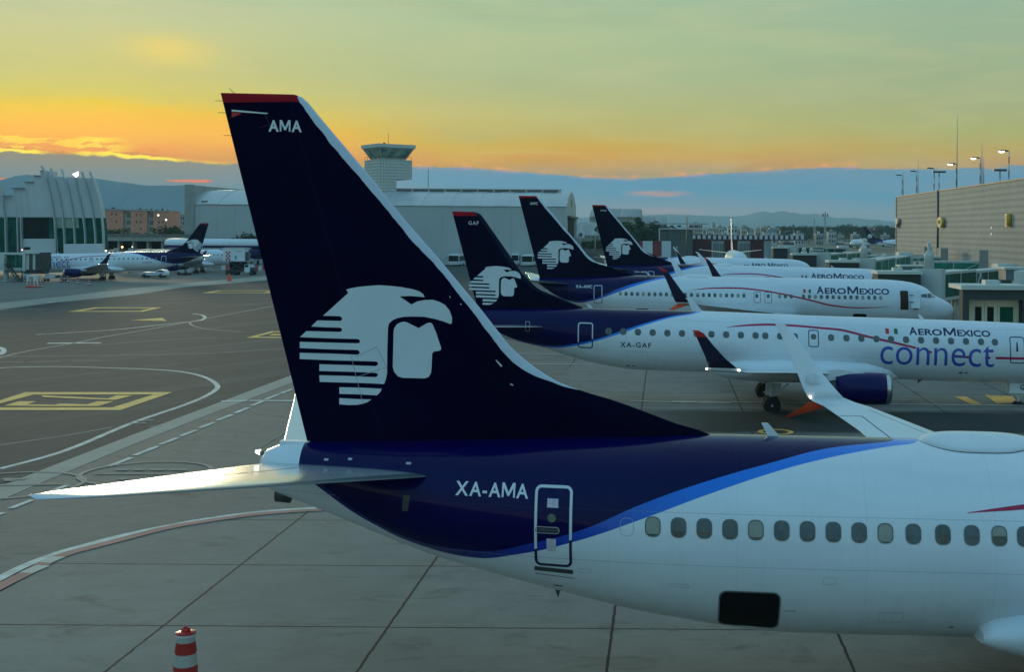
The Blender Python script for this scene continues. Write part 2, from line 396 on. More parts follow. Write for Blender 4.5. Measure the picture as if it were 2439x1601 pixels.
PROF737 = smooth_tab([(0, 2.95, 2.8, .03), (.08, 3.15, 2.6, .22), (.25, 3.35, 2.4, .42), (.5, 3.55, 2.2, .62), (1, 3.82, 1.95, .92), (1.6, 4.1, 1.78, 1.2), (1.9, 4.28, 1.72, 1.3), (2.4, 4.75, 1.63, 1.46), (3.0, 5.05, 1.57, 1.62), (3.8, 5.27, 1.5, 1.76), (5, 5.43, 1.46, 1.86), (6.5, 5.5, 1.44, 1.88), (20, 5.52, 1.46, 1.88),
    (26, 5.53, 1.46, 1.88), (27, 5.53, 1.47, 1.87), (28, 5.53, 1.56, 1.85), (29, 5.5, 1.70, 1.8), (30, 5.46, 1.86, 1.74), (31, 5.42, 2.08, 1.64), (32, 5.38, 2.31, 1.52), (33, 5.33, 2.55, 1.38), (34, 5.29, 2.81, 1.22), (35, 5.25, 3.15, 1.05), (36, 5.22, 3.53, .86), (37, 5.18, 3.9, .62), (37.5, 5.12, 4.06, .48), (37.8, 5.0, 4.2, .36), (37.92, 4.85, 4.35, .22)])
PROF190 = smooth_tab([(0, 2.75, 2.6, .03), (.1, 3.0, 2.4, .22), (.3, 3.2, 2.2, .42), (.7, 3.5, 1.98, .7), (1.3, 3.85, 1.8, .98), (1.8, 4.3, 1.74, 1.15), (2.5, 4.8, 1.7, 1.32), (3.4, 5.05, 1.68, 1.44), (5, 5.1, 1.68, 1.5), (8, 5.14, 1.69, 1.5), (16, 5.18, 1.8, 1.5), (22, 5.25, 1.82, 1.5),
    (24, 5.25, 1.82, 1.5), (26, 5.24, 1.85, 1.46), (27, 5.23, 1.98, 1.4), (28, 5.23, 2.14, 1.32), (29, 5.22, 2.36, 1.22), (30, 5.19, 2.64, 1.1), (31, 5.16, 2.93, .97), (32, 5.13, 3.15, .82), (33, 5.09, 3.33, .66), (34, 5.03, 3.44, .48), (34.8, 4.9, 3.6, .34), (35.3, 4.6, 3.85, .2)])
K7, K9 = math.tan(rad(0.85)), math.tan(rad(1.2))
class Type:
    def __init__(s, S0, k, prof, fin):
        s.S0, s.k, s.prof = S0, k, prof
        s.LE, s.TE, s.main, s.thick = fin
    def M(s, S, y, z): return Vector((s.S0-S-z*s.k, -y, z))     # y>0 is starboard
    def sec(s, S): return [interp(s.prof, S, k) for k in (1, 2, 3)]
    def fy(s, S, z):
        zt, zb, w = s.sec(S); zc, h = (zt+zb)/2, (zt-zb)/2
        return w*math.sqrt(max(0.0, 1-((z-zc)/h)**2))
    def le(s, z): return interp(s.LE, z, 1)
    def te(s, z): return interp(s.TE, z, 1)
    def finy(s, S, z):
        le, te = s.le(z), s.te(z); m = s.main[1]+(z-s.main[0])*s.main[2]; m = max(m, le)
        T = s.thick[0]+(s.thick[1]-s.thick[0])*min(1, max(0, (z-5.2)/(s.LE[-1][0]-5.2)))
        t = (S-m)/max(.1, te-m); y = 0.0
        if t > 0: y = T*2.6*(0.2969*math.sqrt(t)-0.126*t-0.3516*t*t+0.2843*t**3-0.1015*t**4)*1.0
        q = (S-le)/max(.1, te-le)
        if q > 0: y = max(y, .07*math.sqrt(min(1, q*6))*(1-max(0, t))) if t < .5 else y
        return max(y, .004)
# fin tables: (z, s)
T7 = Type(37.0, K7, PROF737,
    ([(4.9, 28.3), (5.55, 28.4), (5.72, 29.1), (6.18, 30.4), (6.42, 31.3), (6.60, 31.75), (6.88, 32.2), (7.25, 32.65), (7.5, 32.86), (8.05, 33.3), (9.1, 34.2), (9.9, 34.92), (10.8, 35.66), (11.35, 36.14), (12.05, 36.75), (12.35, 37.0), (12.47, 37.14), (12.52, 37.3)],
     [(4.9, 36.9), (5.2, 36.97), (12.52, 38.86)], (7.5, 32.86, .857), (.27, .12)))
T9 = Type(36.24, K9, PROF190,
    ([(4.7, 28.2), (5.24, 28.75), (5.7, 29.9), (6.12, 31.05), (6.3, 31.4), (7.1, 32.25), (9.1, 33.68), (10.15, 34.44), (10.35, 34.6), (10.44, 34.76), (10.5, 35.0)],
     [(4.7, 34.6), (5.2, 34.8), (10.5, 36.24)], (7.1, 32.25, .715), (.22, .10)))
# ---- livery of the fuselage, a procedural material in the aircraft's own coordinates
def livery(name, T, low, up, s_white, navy=True, seams=(4.23, 3.21), stn=22.0):
    m = bpy.data.materials.new(name); m.use_nodes = True; t = NT(m.node_tree); b = t.n['Principled BSDF']
    co = t.add('ShaderNodeTexCoord').outputs['Object']; x, y, z = t.sep(co)
    s = t.m('SUBTRACT', t.m('SUBTRACT', T.S0, x), t.m('MULTIPLY', z, T.k))
    n = t.noise(t.scalev(co, .25, 1, 1), 1.2, 5, 0.6)
    base = t.ramp(n, [(.3, (.66, .70, .745, 1)), (.7, (.75, .79, .83, 1))])
    # faint grime streaks and riveted seams
    gr = t.noise(t.scalev(co, 2.5, 1, .35), 2.0, 6, .7)
    base = t.mix(t.m('MULTIPLY', t.m('SUBTRACT', gr, .5), .55, clamp=True), base, (.42, .45, .46, 1))
    zl = t.m('DIVIDE', t.m('SUBTRACT', 2.7, z), 1.6, clamp=True)      # belly shading put into the paint, stronger downward, broken up by the grime noise
    base = t.mix(t.m('MULTIPLY', zl, t.m('MULTIPLY', gr, .9), clamp=True), base, (.34, .36, .33, 1))
    if navy:
        a, c = t.curve(s, low, 22, 38, 2, 7), t.curve(s, up, 22, 38, 2, 7)
        aft = t.m('LESS_THAN', s, s_white)
        f1 = t.m('MULTIPLY', t.m('GREATER_THAN', z, a), aft); f2 = t.m('MULTIPLY', t.m('GREATER_THAN', z, c), aft)
        bl = t.ramp(t.m('DIVIDE', t.m('SUBTRACT', s, 22), 16), [(0, (.0, .24, .80, 1)), (.42, (.0, .17, .70, 1)), (.60, (.003, .035, .36, 1)), (.75, (.002, .004, .14, 1))])
        base = t.mix(f1, base, bl)
        base = t.mix(f2, base, t.ramp(n, [(.3, (.0008, .0006, .045, 1)), (.7, (.0014, .001, .065, 1))]))
    wf = t.m('SUBTRACT', 1.0, t.m('MULTIPLY', f2, .88)) if navy else 1.0
    for zz in seams:
        d = t.m('ABSOLUTE', t.m('SUBTRACT', z, zz))
        base = t.mix(t.m('MULTIPLY', t.m('LESS_THAN', d, .008), t.m('MULTIPLY', wf, .42)), base, (.2, .23, .24, 1))
    rv = t.m('LESS_THAN', t.m('ABSOLUTE', t.m('SUBTRACT', t.m('FRACT', t.m('DIVIDE', s, .16)), .5)), .16)
    for zz in (seams[0]+.06, seams[0]-.06, seams[1]+.06, seams[1]-.06):
        base = t.mix(t.m('MULTIPLY', t.m('MULTIPLY', rv, t.m('LESS_THAN', t.m('ABSOLUTE', t.m('SUBTRACT', z, zz)), .009)), t.m('MULTIPLY', wf, .16)), base, (.25, .28, .29, 1))
    fr = t.m('FRACT', t.m('DIVIDE', s, 2.54)); fr = t.m('LESS_THAN', fr, .0035)
    base = t.mix(t.m('MULTIPLY', fr, t.m('MULTIPLY', wf, .28)), base, (.2, .23, .24, 1))
    t.put(b.inputs['Base Color'], base)
    t.put(b.inputs['Roughness'], t.m('ADD', .26, t.m('MULTIPLY', gr, .16)))
    if navy:
        t.put(b.inputs['Coat Weight'], t.m('ADD', .45, t.m('MULTIPLY', f1, .5))); t.put(b.inputs['Coat IOR'], t.m('SUBTRACT', 1.42, t.m('MULTIPLY', f1, .17))); t.put(b.inputs['Specular IOR Level'], t.m('SUBTRACT', .5, t.m('ADD', t.m('MULTIPLY', f2, .32), t.m('MULTIPLY', f1, .14))))
    b.inputs['Coat Roughness'].default_value = .1
    bu = t.add('ShaderNodeBump'); bu.inputs['Strength'].default_value = .30; bu.inputs['Distance'].default_value = .012
    t.l.new(t.noise(t.scalev(co, 1.6, 1, 1.2), 1.3, 2), bu.inputs['Height']); t.l.new(bu.outputs[0], b.inputs['Normal'])
    return m
low7 = [(22, 6.6), (23.5, 5.95), (23.9, 5.60), (24.15, 5.51), (24.7, 5.455), (25.37, 5.37), (26.3, 5.21), (27.18, 5.0), (28.49, 4.59), (29.77, 4.11), (31.22, 3.57), (32.36, 3.23), (33.28, 3.06), (34.38, 3.22), (35.45, 3.68), (36.38, 4.28), (37.0, 4.7), (38, 5.4)]
up7 = [(22, 6.8), (23.8, 6.0), (24.25, 5.62), (24.6, 5.525), (25.1, 5.485), (25.7, 5.44), (26.26, 5.37), (27.17, 5.17), (28.48, 4.83), (29.77, 4.39), (31.13, 3.79), (31.98, 3.52), (33.26, 3.24), (34.36, 3.32), (35.35, 3.71), (36.24, 4.29), (37.0, 4.8), (38, 5.5)]
low9 = [(21, 6.5), (22.0, 5.3), (22.26, 5.19), (23.79, 4.89), (25.16, 4.49), (26.52, 3.99), (27.89, 3.53), (28.94, 3.23), (30.43, 3.01), (31.75, 3.12), (32.8, 3.45), (34.21, 4.08), (36, 4.6), (38, 5.0)]
up9 = [(21, 6.7), (22.2, 5.4), (22.4, 5.23), (23.79, 4.97), (25.16, 4.59), (26.52, 4.12), (27.9, 3.63), (28.93, 3.35), (30.49, 3.11), (31.75, 3.2), (32.8, 3.5), (34.2, 4.1), (36, 4.6), (38, 5.0)]
m_liv7 = livery('airliner_livery', T7, low7, up7, 36.98)
m_liv9 = livery('regional_jet_livery', T9, [p for p in low9 if p[0] >= 22], [p for p in up9 if p[0] >= 22], 40, seams=(4.75, 3.0))
m_plain = livery('plain_white_livery', T7, low7, up7, 0, navy=False)
def fin_mat(name, T, strip, redz, reds=(.34, .012, .02)):
    m = bpy.data.materials.new(name); m.use_nodes = True; t = NT(m.node_tree); b = t.n['Principled BSDF']
    co = t.add('ShaderNodeTexCoord').outputs['Object']; x, y, z = t.sep(co)
    s = t.m('SUBTRACT', t.m('SUBTRACT', T.S0, x), t.m('MULTIPLY', z, T.k))
    n = t.noise(co, .9, 5, .6)
    base = t.ramp(n, [(.3, (.0003, .0002, .012, 1)), (.7, (.0005, .0004, .020, 1))])
    zr = t.m('ADD', redz, t.m('MULTIPLY', t.m('SUBTRACT', s, T.LE[-1][1]), -.03))
    base = t.mix(t.m('GREATER_THAN', z, zr), base, (*reds, 1))
    if strip:
        jag = t.m('MULTIPLY', t.m('SUBTRACT', t.noise(co, 2.2, 4, .6), .5), .10)
        c = t.m('ADD', t.curve(z, strip, 6.0, 12.6, 28, 39), jag)
        base = t.mix(t.m('LESS_THAN', s, c), base, t.ramp(n, [(.3, (.56, .62, .70, 1)), (.7, (.64, .70, .78, 1))]))
        # hinge line of the rudder
        h = t.m('ADD', 35.35, t.m('MULTIPLY', t.m('SUBTRACT', z, 5.2), .282))
    else:
        le = t.curve(z, [(a, q) for a, q in T.LE if a > 4.9], 4.9, 10.6, 26, 37)
        base = t.mix(t.m('LESS_THAN', t.m('SUBTRACT', s, le), .26), base, (.010, .013, .035, 1))
        h = t.m('ADD', 33.6, t.m('MULTIPLY', t.m('SUBTRACT', z, 5.2), .30))
    dl = t.m('LESS_THAN', t.m('ABSOLUTE', t.m('SUBTRACT', s, h)), .011)
    base = t.mix(t.m('MULTIPLY', dl, .6), base, (.012, .012, .03, 1))
    t.put(b.inputs['Base Color'], base); t.put(b.inputs['Roughness'], t.m('ADD', .38, t.m('MULTIPLY', n, .15)))
    b.inputs['Specular IOR Level'].default_value = .045
    return m
strip7 = [(6.0, 28.0), (6.2, 29.0), (6.43, 31.35), (6.58, 31.85), (6.78, 32.35), (7.14, 32.8), (7.36, 32.98), (8.3, 33.72), (9.05, 34.34), (9.38, 34.68), (9.73, 34.98), (10.0, 35.2), (10.4, 35.55), (10.92, 36.0), (11.18, 36.24), (11.8, 36.75), (12.27, 37.1), (12.4, 37.2), (12.6, 37.25)]
m_fin7 = fin_mat('navy_fin_paint', T7, strip7, 12.36)
m_fin9 = fin_mat('navy_regional_fin_paint', T9, None, 10.28, (.42, .012, .025))
# ---- surface builders
def fuse_mesh(T, mats, n=96):
    mb = MB(); rings = []
    for row in T.prof:
        S, zt, zb, w = row; zc, h = (zt+zb)/2, (zt-zb)/2
        rings.append([mb.bm.verts.new(T.M(S, w*math.cos(a), zc+h*math.sin(a))) for a in [2*math.pi*k/n for k in range(n)]])
    for a, b in zip(rings, rings[1:]):
        for k in range(n):
            f = mb.bm.faces.new((a[k], a[(k+1) % n], b[(k+1) % n], b[k])); f.smooth = True
    mb.bm.faces.new(rings[0]); mb.bm.faces.new(rings[-1])
    return mb.mesh(mats, 'fuselage')
def fin_mesh(T, mats):
    mb = MB(); zs = []
    z0, z1 = T.LE[0][0], T.LE[-1][0]; z = z0
    while z < z1-.35: zs.append(z); z += .12
    zs += [z1-.3+.03*i for i in range(11)]; zs = [min(q, z1) for q in zs]
    n = 26; rings = []
    for i, z in enumerate(zs):
        le, te = T.le(z), T.te(z); ring = []; cap = 1.0 if z < z1-.06 else max(.15, (z1-z)/.06)
        for k in range(n+1):
            u = 0.5-0.5*math.cos(math.pi*k/n); S = le+(te-le)*u; ring.append(mb.bm.verts.new(T.M(S, T.finy(S, z)*cap*(0 if k == 0 else 1), z)))
        for k in range(n, -1, -1):
            u = 0.5-0.5*math.cos(math.pi*k/n); S = le+(te-le)*u; ring.append(mb.bm.verts.new(T.M(S, -T.finy(S, z)*cap*(0 if k == 0 else 1), z)))
        rings.append(ring)
    for a, b in zip(rings, rings[1:]):
        for k in range(len(a)-1):
            f = mb.bm.faces.new((a[k], a[k+1], b[k+1], b[k])); f.smooth = True
    mb.bm.faces.new(rings[-1])
    bmesh.ops.remove_doubles(mb.bm, verts=mb.bm.verts, dist=1e-4)
    return mb.mesh(mats, 'fin')
def foil_mesh(T, secs, mats, n=14, side=1, le_m=0):
    """secs: (LE s, TE s, y, z, thickness, normal y, normal z); upper/inner faces material 0, others 1"""
    mb = MB(); rings = []
    for sec_ in secs:
        le, te, y, z, t, ny, nz = sec_[:7]; zte = sec_[7] if len(sec_) > 7 else z
        r = []; L = math.hypot(ny, nz); ny, nz = ny/L, nz/L
        for sg in (1, -1):
            for k in (range(n+1) if sg == 1 else range(n-1, 0, -1)):
                u = 0.5-0.5*math.cos(math.pi*k/n); S_ = le+(te-le)*u
                h = sg*t*2.6*(0.2969*math.sqrt(u)-0.126*u-0.3516*u*u+0.2843*u**3-0.1015*u**4)*(1.1 if sg > 0 else .8)
                if k == n: h = 0
                r.append(mb.bm.verts.new(T.M(S_, side*(y+ny*h), z+(zte-z)*u+nz*h)))
        rings.append(r)
    m = len(rings[0])
    for a, b in zip(rings, rings[1:]):
        for k in range(m):
            f = mb.bm.faces.new((a[k], a[(k+1) % m], b[(k+1) % m], b[k])); f.smooth = True; f.material_index = 0 if k < n else 1
            if le_m and (k < le_m or k >= n): f.material_index = 1
    for r in (rings[0], rings[-1]): mb.bm.faces.new(r)
    return mb.mesh(mats, 'foil')
def decal(T, bm, surf, side=1, eps=.006, grid=.12, gs=None):
    """flat outline (x = station s, y = height z) laid onto the skin"""
    xs = [v.co.x for v in bm.verts]; ys = [v.co.y for v in bm.verts]
    def cut(a, b, g, nrm):
        q = math.ceil(a/g)*g
        while q < b:
            geo = bm.verts[:]+bm.edges[:]+bm.faces[:]
            bmesh.ops.bisect_plane(bm, geom=geo, plane_co=(q, q, 0), plane_no=nrm, dist=1e-6); q += g
    cut(min(ys), max(ys), grid, (0, 1, 0))
    if gs: cut(min(xs), max(xs), gs, (1, 0, 0))
    bmesh.ops.triangulate(bm, faces=bm.faces)
    f_ = T.fy if surf == 'f' else T.finy
    for v in bm.verts:
        S_, z = v.co.x, v.co.y; y = f_(S_, z)+eps
        v.co = T.M(S_, side*y, z)
    return bm
def finish(bm, mats, name='decal'):
    me = bpy.data.meshes.new(name); bmesh.ops.recalc_face_normals(bm, faces=bm.faces)
    bm.to_mesh(me); bm.free()
    for m in (mats if isinstance(mats, (list, tuple)) else [mats]): me.materials.append(m)
    return me
def loops_bm(loops):
    bm = bmesh.new()
    for lp in loops:
        vs = [bm.verts.new((a, b, 0)) for a, b in lp]; bm.faces.new(vs)
    return bm
def rrect(s0, s1, z0, z1, r, n=5):
    out = []
    for cx, cy, a0 in ((s1-r, z1-r, 0), (s0+r, z1-r, 90), (s0+r, z0+r, 180), (s1-r, z0+r, 270)):
        for k in range(n+1):
            a = rad(a0+90*k/n); out.append((cx+r*math.cos(a), cy+r*math.sin(a)))
    return out
def ring_bm(s0, s1, z0, z1, r, w):
    bm = bmesh.new(); a = rrect(s0, s1, z0, z1, r); b = rrect(s0+w, s1-w, z0+w, z1-w, max(.005, r-w))
    A = [bm.verts.new((*p, 0)) for p in a]; B = [bm.verts.new((*p, 0)) for p in b]; n = len(A)
    for k in range(n): bm.faces.new((A[k], A[(k+1) % n], B[(k+1) % n], B[k]))
    return bm
def put_text(T, txt, s0, s1, z0, z1, side=1, surf='f', offset=0.0, mats=None, eps=.006, gs=None, spacing=1.0, italic=0.0):
    """s0 = aft end of the word as read on the starboard side"""
    bm = text2d(txt, offset, spacing=spacing); fitbox(bm, 0, 1, 0, 1)
    for v in bm.verts:
        u, w = v.co.x, v.co.y
        v.co.x = (s0+(s1-s0)*u) if side > 0 else (s1+(s0-s1)*u)
        v.co.y = z0+(z1-z0)*w
    return decal(T, bm, surf, side, eps, gs=gs)
def join_bm(bms):
    r = bmesh.new()
    for b in bms:
        me = bpy.data.meshes.new('t'); b.to_mesh(me); b.free(); r.from_mesh(me); bpy.data.meshes.remove(me)
    return r
def airline_name(T, s0, s1, zb, zs, zt, side, gap=None):
    """AEROMEXICO in small capitals between stations s0 (aft) and s1"""
    f = lambda u: s0+(s1-s0)*u
    parts = [('A', 0, .098, zt), ('ERO', .112, .405, zs), ('M', .425, .575, zt), ('EXICO', .592, 1, zs)]
    if gap: parts = [('A', 0, .09, zt), ('ERO', .105, .385, zs), ('M', .45, .59, zt), ('EXICO', .61, 1, zs)]
    out = []
    for txt, a, b, top in parts:
        if side > 0: out.append(put_text(T, txt, f(a), f(b), zb, top, 1, offset=.028))
        else: out.append(put_text(T, txt, s0+s1-f(a) if False else f(1-b), f(1-a), zb, top, -1, offset=.028))
    return join_bm(out)
E1=[(36.10,8.33),(36.01,8.36),(35.86,8.39),(35.63,8.42),(35.40,8.44),(35.16,8.43),(34.93,8.41),(34.69,8.37),(34.55,8.33),(34.47,8.27),(34.44,8.21),(34.57,8.22),(34.74,8.23),(34.90,8.22),(34.97,8.21),(34.90,8.17),(34.72,8.05),(34.59,8.12),(34.45,8.15),(34.27,8.16),(34.13,8.12),(34.01,8.06),(33.91,7.94),(33.86,7.80),(33.86,7.68),(33.89,7.66),(34.03,7.71),(34.22,7.76),(34.45,7.80),(34.69,7.80),(34.87,7.79),(35.01,7.76),(35.12,7.71),(35.19,7.64),(35.21,7.54),(35.22,7.07),(35.22,6.61),(35.24,6.49),(35.28,6.37),(35.73,6.38),(36.32,6.38),(36.65,6.38),(36.66,6.52),(36.08,6.52),(35.47,6.51),(35.43,6.53),(35.41,6.55),(35.43,6.59),(35.47,6.60),(36.08,6.61),(36.66,6.61),(36.66,6.75),(36.09,6.75),(35.47,6.74),(35.43,6.76),(35.41,6.79),(35.43,6.83),(35.48,6.84),(36.32,6.84),(37.08,6.85),(37.08,6.98),(36.44,6.98),(35.85,6.97),(35.82,6.99),(35.80,7.02),(35.82,7.05),(35.85,7.07),(36.44,7.07),(37.08,7.08),(37.08,7.21),(36.44,7.21),(35.85,7.21),(35.81,7.22),(35.80,7.25),(35.82,7.29),(35.86,7.30),(36.44,7.30),(37.08,7.31),(36.94,7.44),(36.56,7.44),(36.23,7.44),(36.20,7.45),(36.18,7.49),(36.20,7.52),(36.23,7.53),(36.56,7.53),(36.84,7.54),(36.71,7.67),(36.23,7.67),(36.19,7.69),(36.18,7.72),(36.20,7.75),(36.24,7.77),(36.59,7.77),(36.33,8.01),(36.06,8.26)]
E2=[(36.23,6.28),(35.73,6.28),(35.33,6.27),(35.36,6.20),(35.43,6.13),(35.85,6.14),(36.23,6.14)]
E3=[(36.23,6.05),(35.84,6.04),(35.55,6.04),(35.63,5.98),(35.75,5.94),(35.84,5.92),(36.03,5.91),(36.23,5.92)]
E4=[(34.87,7.69),(34.80,7.67),(34.56,7.56),(34.38,7.67),(34.31,7.68),(34.27,7.65),(34.19,7.47),(34.08,7.15),(34.09,7.11),(34.14,7.09),(34.23,7.08),(34.27,7.04),(34.28,6.74),(34.29,6.63),(34.34,6.54),(34.42,6.51),(34.89,6.51),(34.99,6.54),(35.07,6.63),(35.10,6.73),(35.09,7.45),(35.08,7.54),(35.02,7.63),(34.95,7.67)]
def emblem_bm(T, side):
    if T is T7: f = lambda p: (p[0]+.055-(p[1]-7)*.002, 5.2+(p[1]-5.14)*1.008)
    else: f = lambda p: (35.24-(37.08-p[0])*.907, 5.26+(p[1]-5.91)*.875)
    return decal(T, loops_bm([[f(p) for p in L] for L in (E1, E2, E3, E4)]), 'n', side, .008, .2, .25)
LIB = {}
def lib(key, fn):
    if key not in LIB: LIB[key] = fn()
    return LIB[key]
def wheel_mesh(r, w):
    mb = MB(); mb.lathe([(-w/2, r*.45), (-w/2, r*.8), (-w/2+.04, r*.97), (0, r), (w/2-.04, r*.97), (w/2, r*.8), (w/2, r*.45)], 'y', 24)
    mb.lathe([(-w/2+.02, .001), (-w/2+.03, r*.45)], 'y', 24, 1); mb.lathe([(w/2-.03, r*.45), (w/2-.02, .001)], 'y', 24, 1)
    mb.lathe([(-w/2-.01, r*.14), (w/2+.01, r*.14)], 'y', 12, 1)
    return mb.mesh([m_rubber, m_grey], 'wheel')
def engine_parts(T, root, side, ci, s0, s1, y, z, r, key):
    def nac():
        mb = MB(); L = s1-s0
        pf = [(0.10, .80), (0.0, .90), (.06, .97), (.22, 1.0), (.45, 1.0), (.75, .93), (1.0, .74)]
        mb.lathe([(-t*L, r*q) for t, q in pf[2:]], 'x', 36, 0)
        mb.lathe([(-pf[0][0]*L, r*pf[0][1]), (0, r*pf[0][1]*1.03), (.04*L, r*.90), (0, r*.955), (-.06*L, r*.97)], 'x', 36, 1)
        mb.lathe([(-.35*L, r*.2), (-.34*L, r*.80), (-.1*L, r*.80)], 'x', 36, 2)
        mb.lathe([(-L*.8, r*.52), (-L*1.0, r*.5), (-L*1.25, r*.36)], 'x', 24, 3); mb.lathe([(-L*1.1, r*.3), (-L*1.45, .02)], 'x', 18, 3)
        return mb.mesh([m_navy, m_silver, m_black, m_dgrey], 'engine')
    p = T.M(s0, side*y, z)
    e = link('engine', lib(key+'nac', nac), root, p)
    def pyl():
        mb = MB(); L = s1-s0
        mb.prism([(-.25*L, -.16, r*.9), (-.95*L, -.16, r*1.18), (-1.45*L, -.16, r*1.0), (-1.3*L, -.16, r*.35), (-.8*L, -.16, r*.6)], (0, .32, 0))
        return mb.mesh(m_white, 'pylon')
    link('pylon', lib(key+'pyl', pyl), root, p)
def windows_row(T, root, side, stations, z0, z1, w, shades, detail, key):
    for i, s in enumerate(stations):
        sh = shades[i % len(shades)]
        def mk():
            bm = loops_bm([rrect(s-w/2, s+w/2, z0, z1, w*.42)])
            q = z0+(z1-z0)*sh[1]
            geo = bm.verts[:]+bm.edges[:]+bm.faces[:]
            bmesh.ops.bisect_plane(bm, geom=geo, plane_co=(0, q, 0), plane_no=(0, 1, 0), dist=1e-6)
            if len(sh) > 2:
                geo = bm.verts[:]+bm.edges[:]+bm.faces[:]
                bmesh.ops.bisect_plane(bm, geom=geo, plane_co=(0, q-.07, 0), plane_no=(0, 1, 0), dist=1e-6)
            for f in bm.faces:
                c = f.calc_center_median().y
                f.material_index = {'c': 1, 'g': 2, 'd': 0}[sh[0]] if (c > q or (len(sh) > 2 and c < q-.07)) else 0
            return finish(decal(T, bm, 'f', side, .005, .09), [m_pane, m_shade, m_shade2], 'window')
        o = link('window', lib((key, 'w', i, side), mk), root)
        if detail:
            def fr():
                bm = ring_bm(s-w/2-.018, s+w/2+.018, z0-.02, z1+.02, w*.46, .022)
                return finish(decal(T, bm, 'f', side, .011, .09), m_wframe, 'frame')
            link('frame', lib((key, 'f', i, side), fr), o)
m_wframe = mat('window_frame', (.13, .155, .15), .4, .2, .1, 4)
SH = [('c', .1, 1), ('g', .35), ('g', .3, 1), ('g', .06), ('c', .12), ('g', .05), ('g', .16), ('g', .1), ('g', .08), ('c', .05), ('g', .02), ('d', .55, 1), ('g', .45, 1), ('c', .5), ('g', .1), ('d', .5), ('g', .2), ('c', .1), ('g', .6), ('g', .1)]
def door_parts(T, root, side, s0, s1, z0, z1, split, kind, key, w=.06, r=.12, frame_mats=None, handle=True, opened=False):
    """outline of the door painted on the skin: pale above the navy boundary, dark below"""
    def leaf():
        bm = ring_bm(s0, s1, z0, z1, r, w)
        if split is not None:
            geo = bm.verts[:]+bm.edges[:]+bm.faces[:]
            bmesh.ops.bisect_plane(bm, geom=geo, plane_co=(s0, split[0], 0), plane_no=(-(split[1]-split[0])/(s1-s0), 1, 0), dist=1e-6)
            for f in bm.faces:
                c = f.calc_center_median(); ln = split[0]+(split[1]-split[0])*(c.x-s0)/(s1-s0)
                f.material_index = 0 if c.y > ln else 1
        return finish(decal(T, bm, 'f', side, .009, .1), frame_mats or [m_emb, m_letn], 'door')
    o = link('door', lib((key, 'door'), leaf), root)
    return o
STAB7 = [(33.75, 37.63, .3, 4.61, .24, 0, 1, 4.78), (34.3, 37.82, 1.1, 4.70, .22, 0, 1, 4.86), (35.7, 38.27, 3.0, 4.92, .16, 0, 1, 5.06), (37.17, 38.74, 5.0, 5.15, .11, 0, 1, 5.26), (38.28, 39.1, 6.5, 5.32, .07, 0, 1, 5.41), (38.5, 39.17, 6.8, 5.355, .05, 0, 1, 5.44), (38.85, 39.25, 7.05, 5.38, .03, 0, 1, 5.455), (39.15, 39.31, 7.17, 5.39, .01, 0, 1, 5.46)]
m_le = mat('leading_edge_metal', (.20, .235, .24), .35, .5, .15, 1)
wing7 = [(13.6, 22.2, 1.2, 2.2, .62, 0, 1), (14.2, 22.1, 2.2, 2.33, .55, 0, 1), (16.6, 21.9, 5.5, 2.72, .36, 0, 1), (18.7, 22.6, 9.5, 3.13, .26, 0, 1), (20.9, 23.3, 13.8, 3.6, .18, 0, 1), (22.45, 24.05, 16.9, 3.93, .12, 0, 1), (22.9, 24.35, 17.3, 4.02, .10, -.25, 1), (23.3, 24.55, 17.5, 4.16, .09, -.8, .7)]
wl7 = [(23.3, 24.55, 17.5, 4.16, .09, -.8, .7), (23.55, 24.68, 17.6, 4.42, .08, -1, .25), (24.08, 24.92, 17.72, 5.03, .07, -1, .2), (24.6, 25.22, 17.86, 5.76, .06, -1, .2), (25.0, 25.46, 17.98, 6.3, .05, -1, .2), (25.28, 25.62, 18.04, 6.6, .03, -1, .2), (25.66, 25.85, 18.08, 6.8, .012, -1, .2)]
sc7 = [(23.4, 24.5, 17.35, 4.0, .07, .6, 1), (24.2, 24.85, 17.55, 3.72, .05, 1, .5), (25.1, 25.35, 17.75, 3.40, .015, 1, .4)]
stab9 = [(30.5, 34.6, .3, 4.15, .2, 0, 1), (31.3, 34.9, 1.5, 4.2, .17, 0, 1), (34.1, 35.9, 5.6, 4.42, .08, 0, 1), (34.9, 36.1, 6.04, 4.45, .02, 0, 1)]
wing9 = [(12.6, 19.6, 1.0, 2.05, .5, 0, 1), (13.6, 19.6, 2.0, 2.15, .45, 0, 1), (15.6, 19.9, 5.0, 2.45, .3, 0, 1), (18.2, 21.0, 9.5, 2.92, .2, 0, 1), (20.2, 21.85, 12.9, 3.24, .12, 0, 1), (20.55, 22.0, 13.4, 3.34, .09, -.4, 1), (20.75, 22.08, 13.6, 3.5, .07, -1, .6)]
wl9 = [(20.75, 22.08, 13.6, 3.5, .07, -1, .6), (21.3, 22.2, 13.75, 3.95, .06, -1, .25), (21.9, 22.5, 13.95, 4.6, .045, -1, .25), (22.3, 22.72, 14.08, 5.1, .035, -1, .25), (22.55, 22.86, 14.12, 5.24, .012, -1, .25)]
m_stab = mat('stabilizer_paint', (.72, .73, .72), .24, .5, .05, .7, coat=.3)
m_wlred = None
def winglet_mat(name, redz):
    m = bpy.data.materials.new(name); m.use_nodes = True; t = NT(m.node_tree); b = t.n['Principled BSDF']
    co = t.add('ShaderNodeTexCoord').outputs['Object']; z = t.sep(co)[2]
    c = t.mix(t.m('GREATER_THAN', z, redz), (.006, .004, .04, 1), (.55, .015, .02, 1))
    t.put(b.inputs['Base Color'], c); t.put(b.inputs['Roughness'], t.m('ADD', .35, t.m('MULTIPLY', t.noise(co, 2.0), .15)))
    return m
m_wln7 = winglet_mat('navy_winglet_paint', 6.45); m_wln9 = winglet_mat('navy_regional_winglet_paint', 4.93)
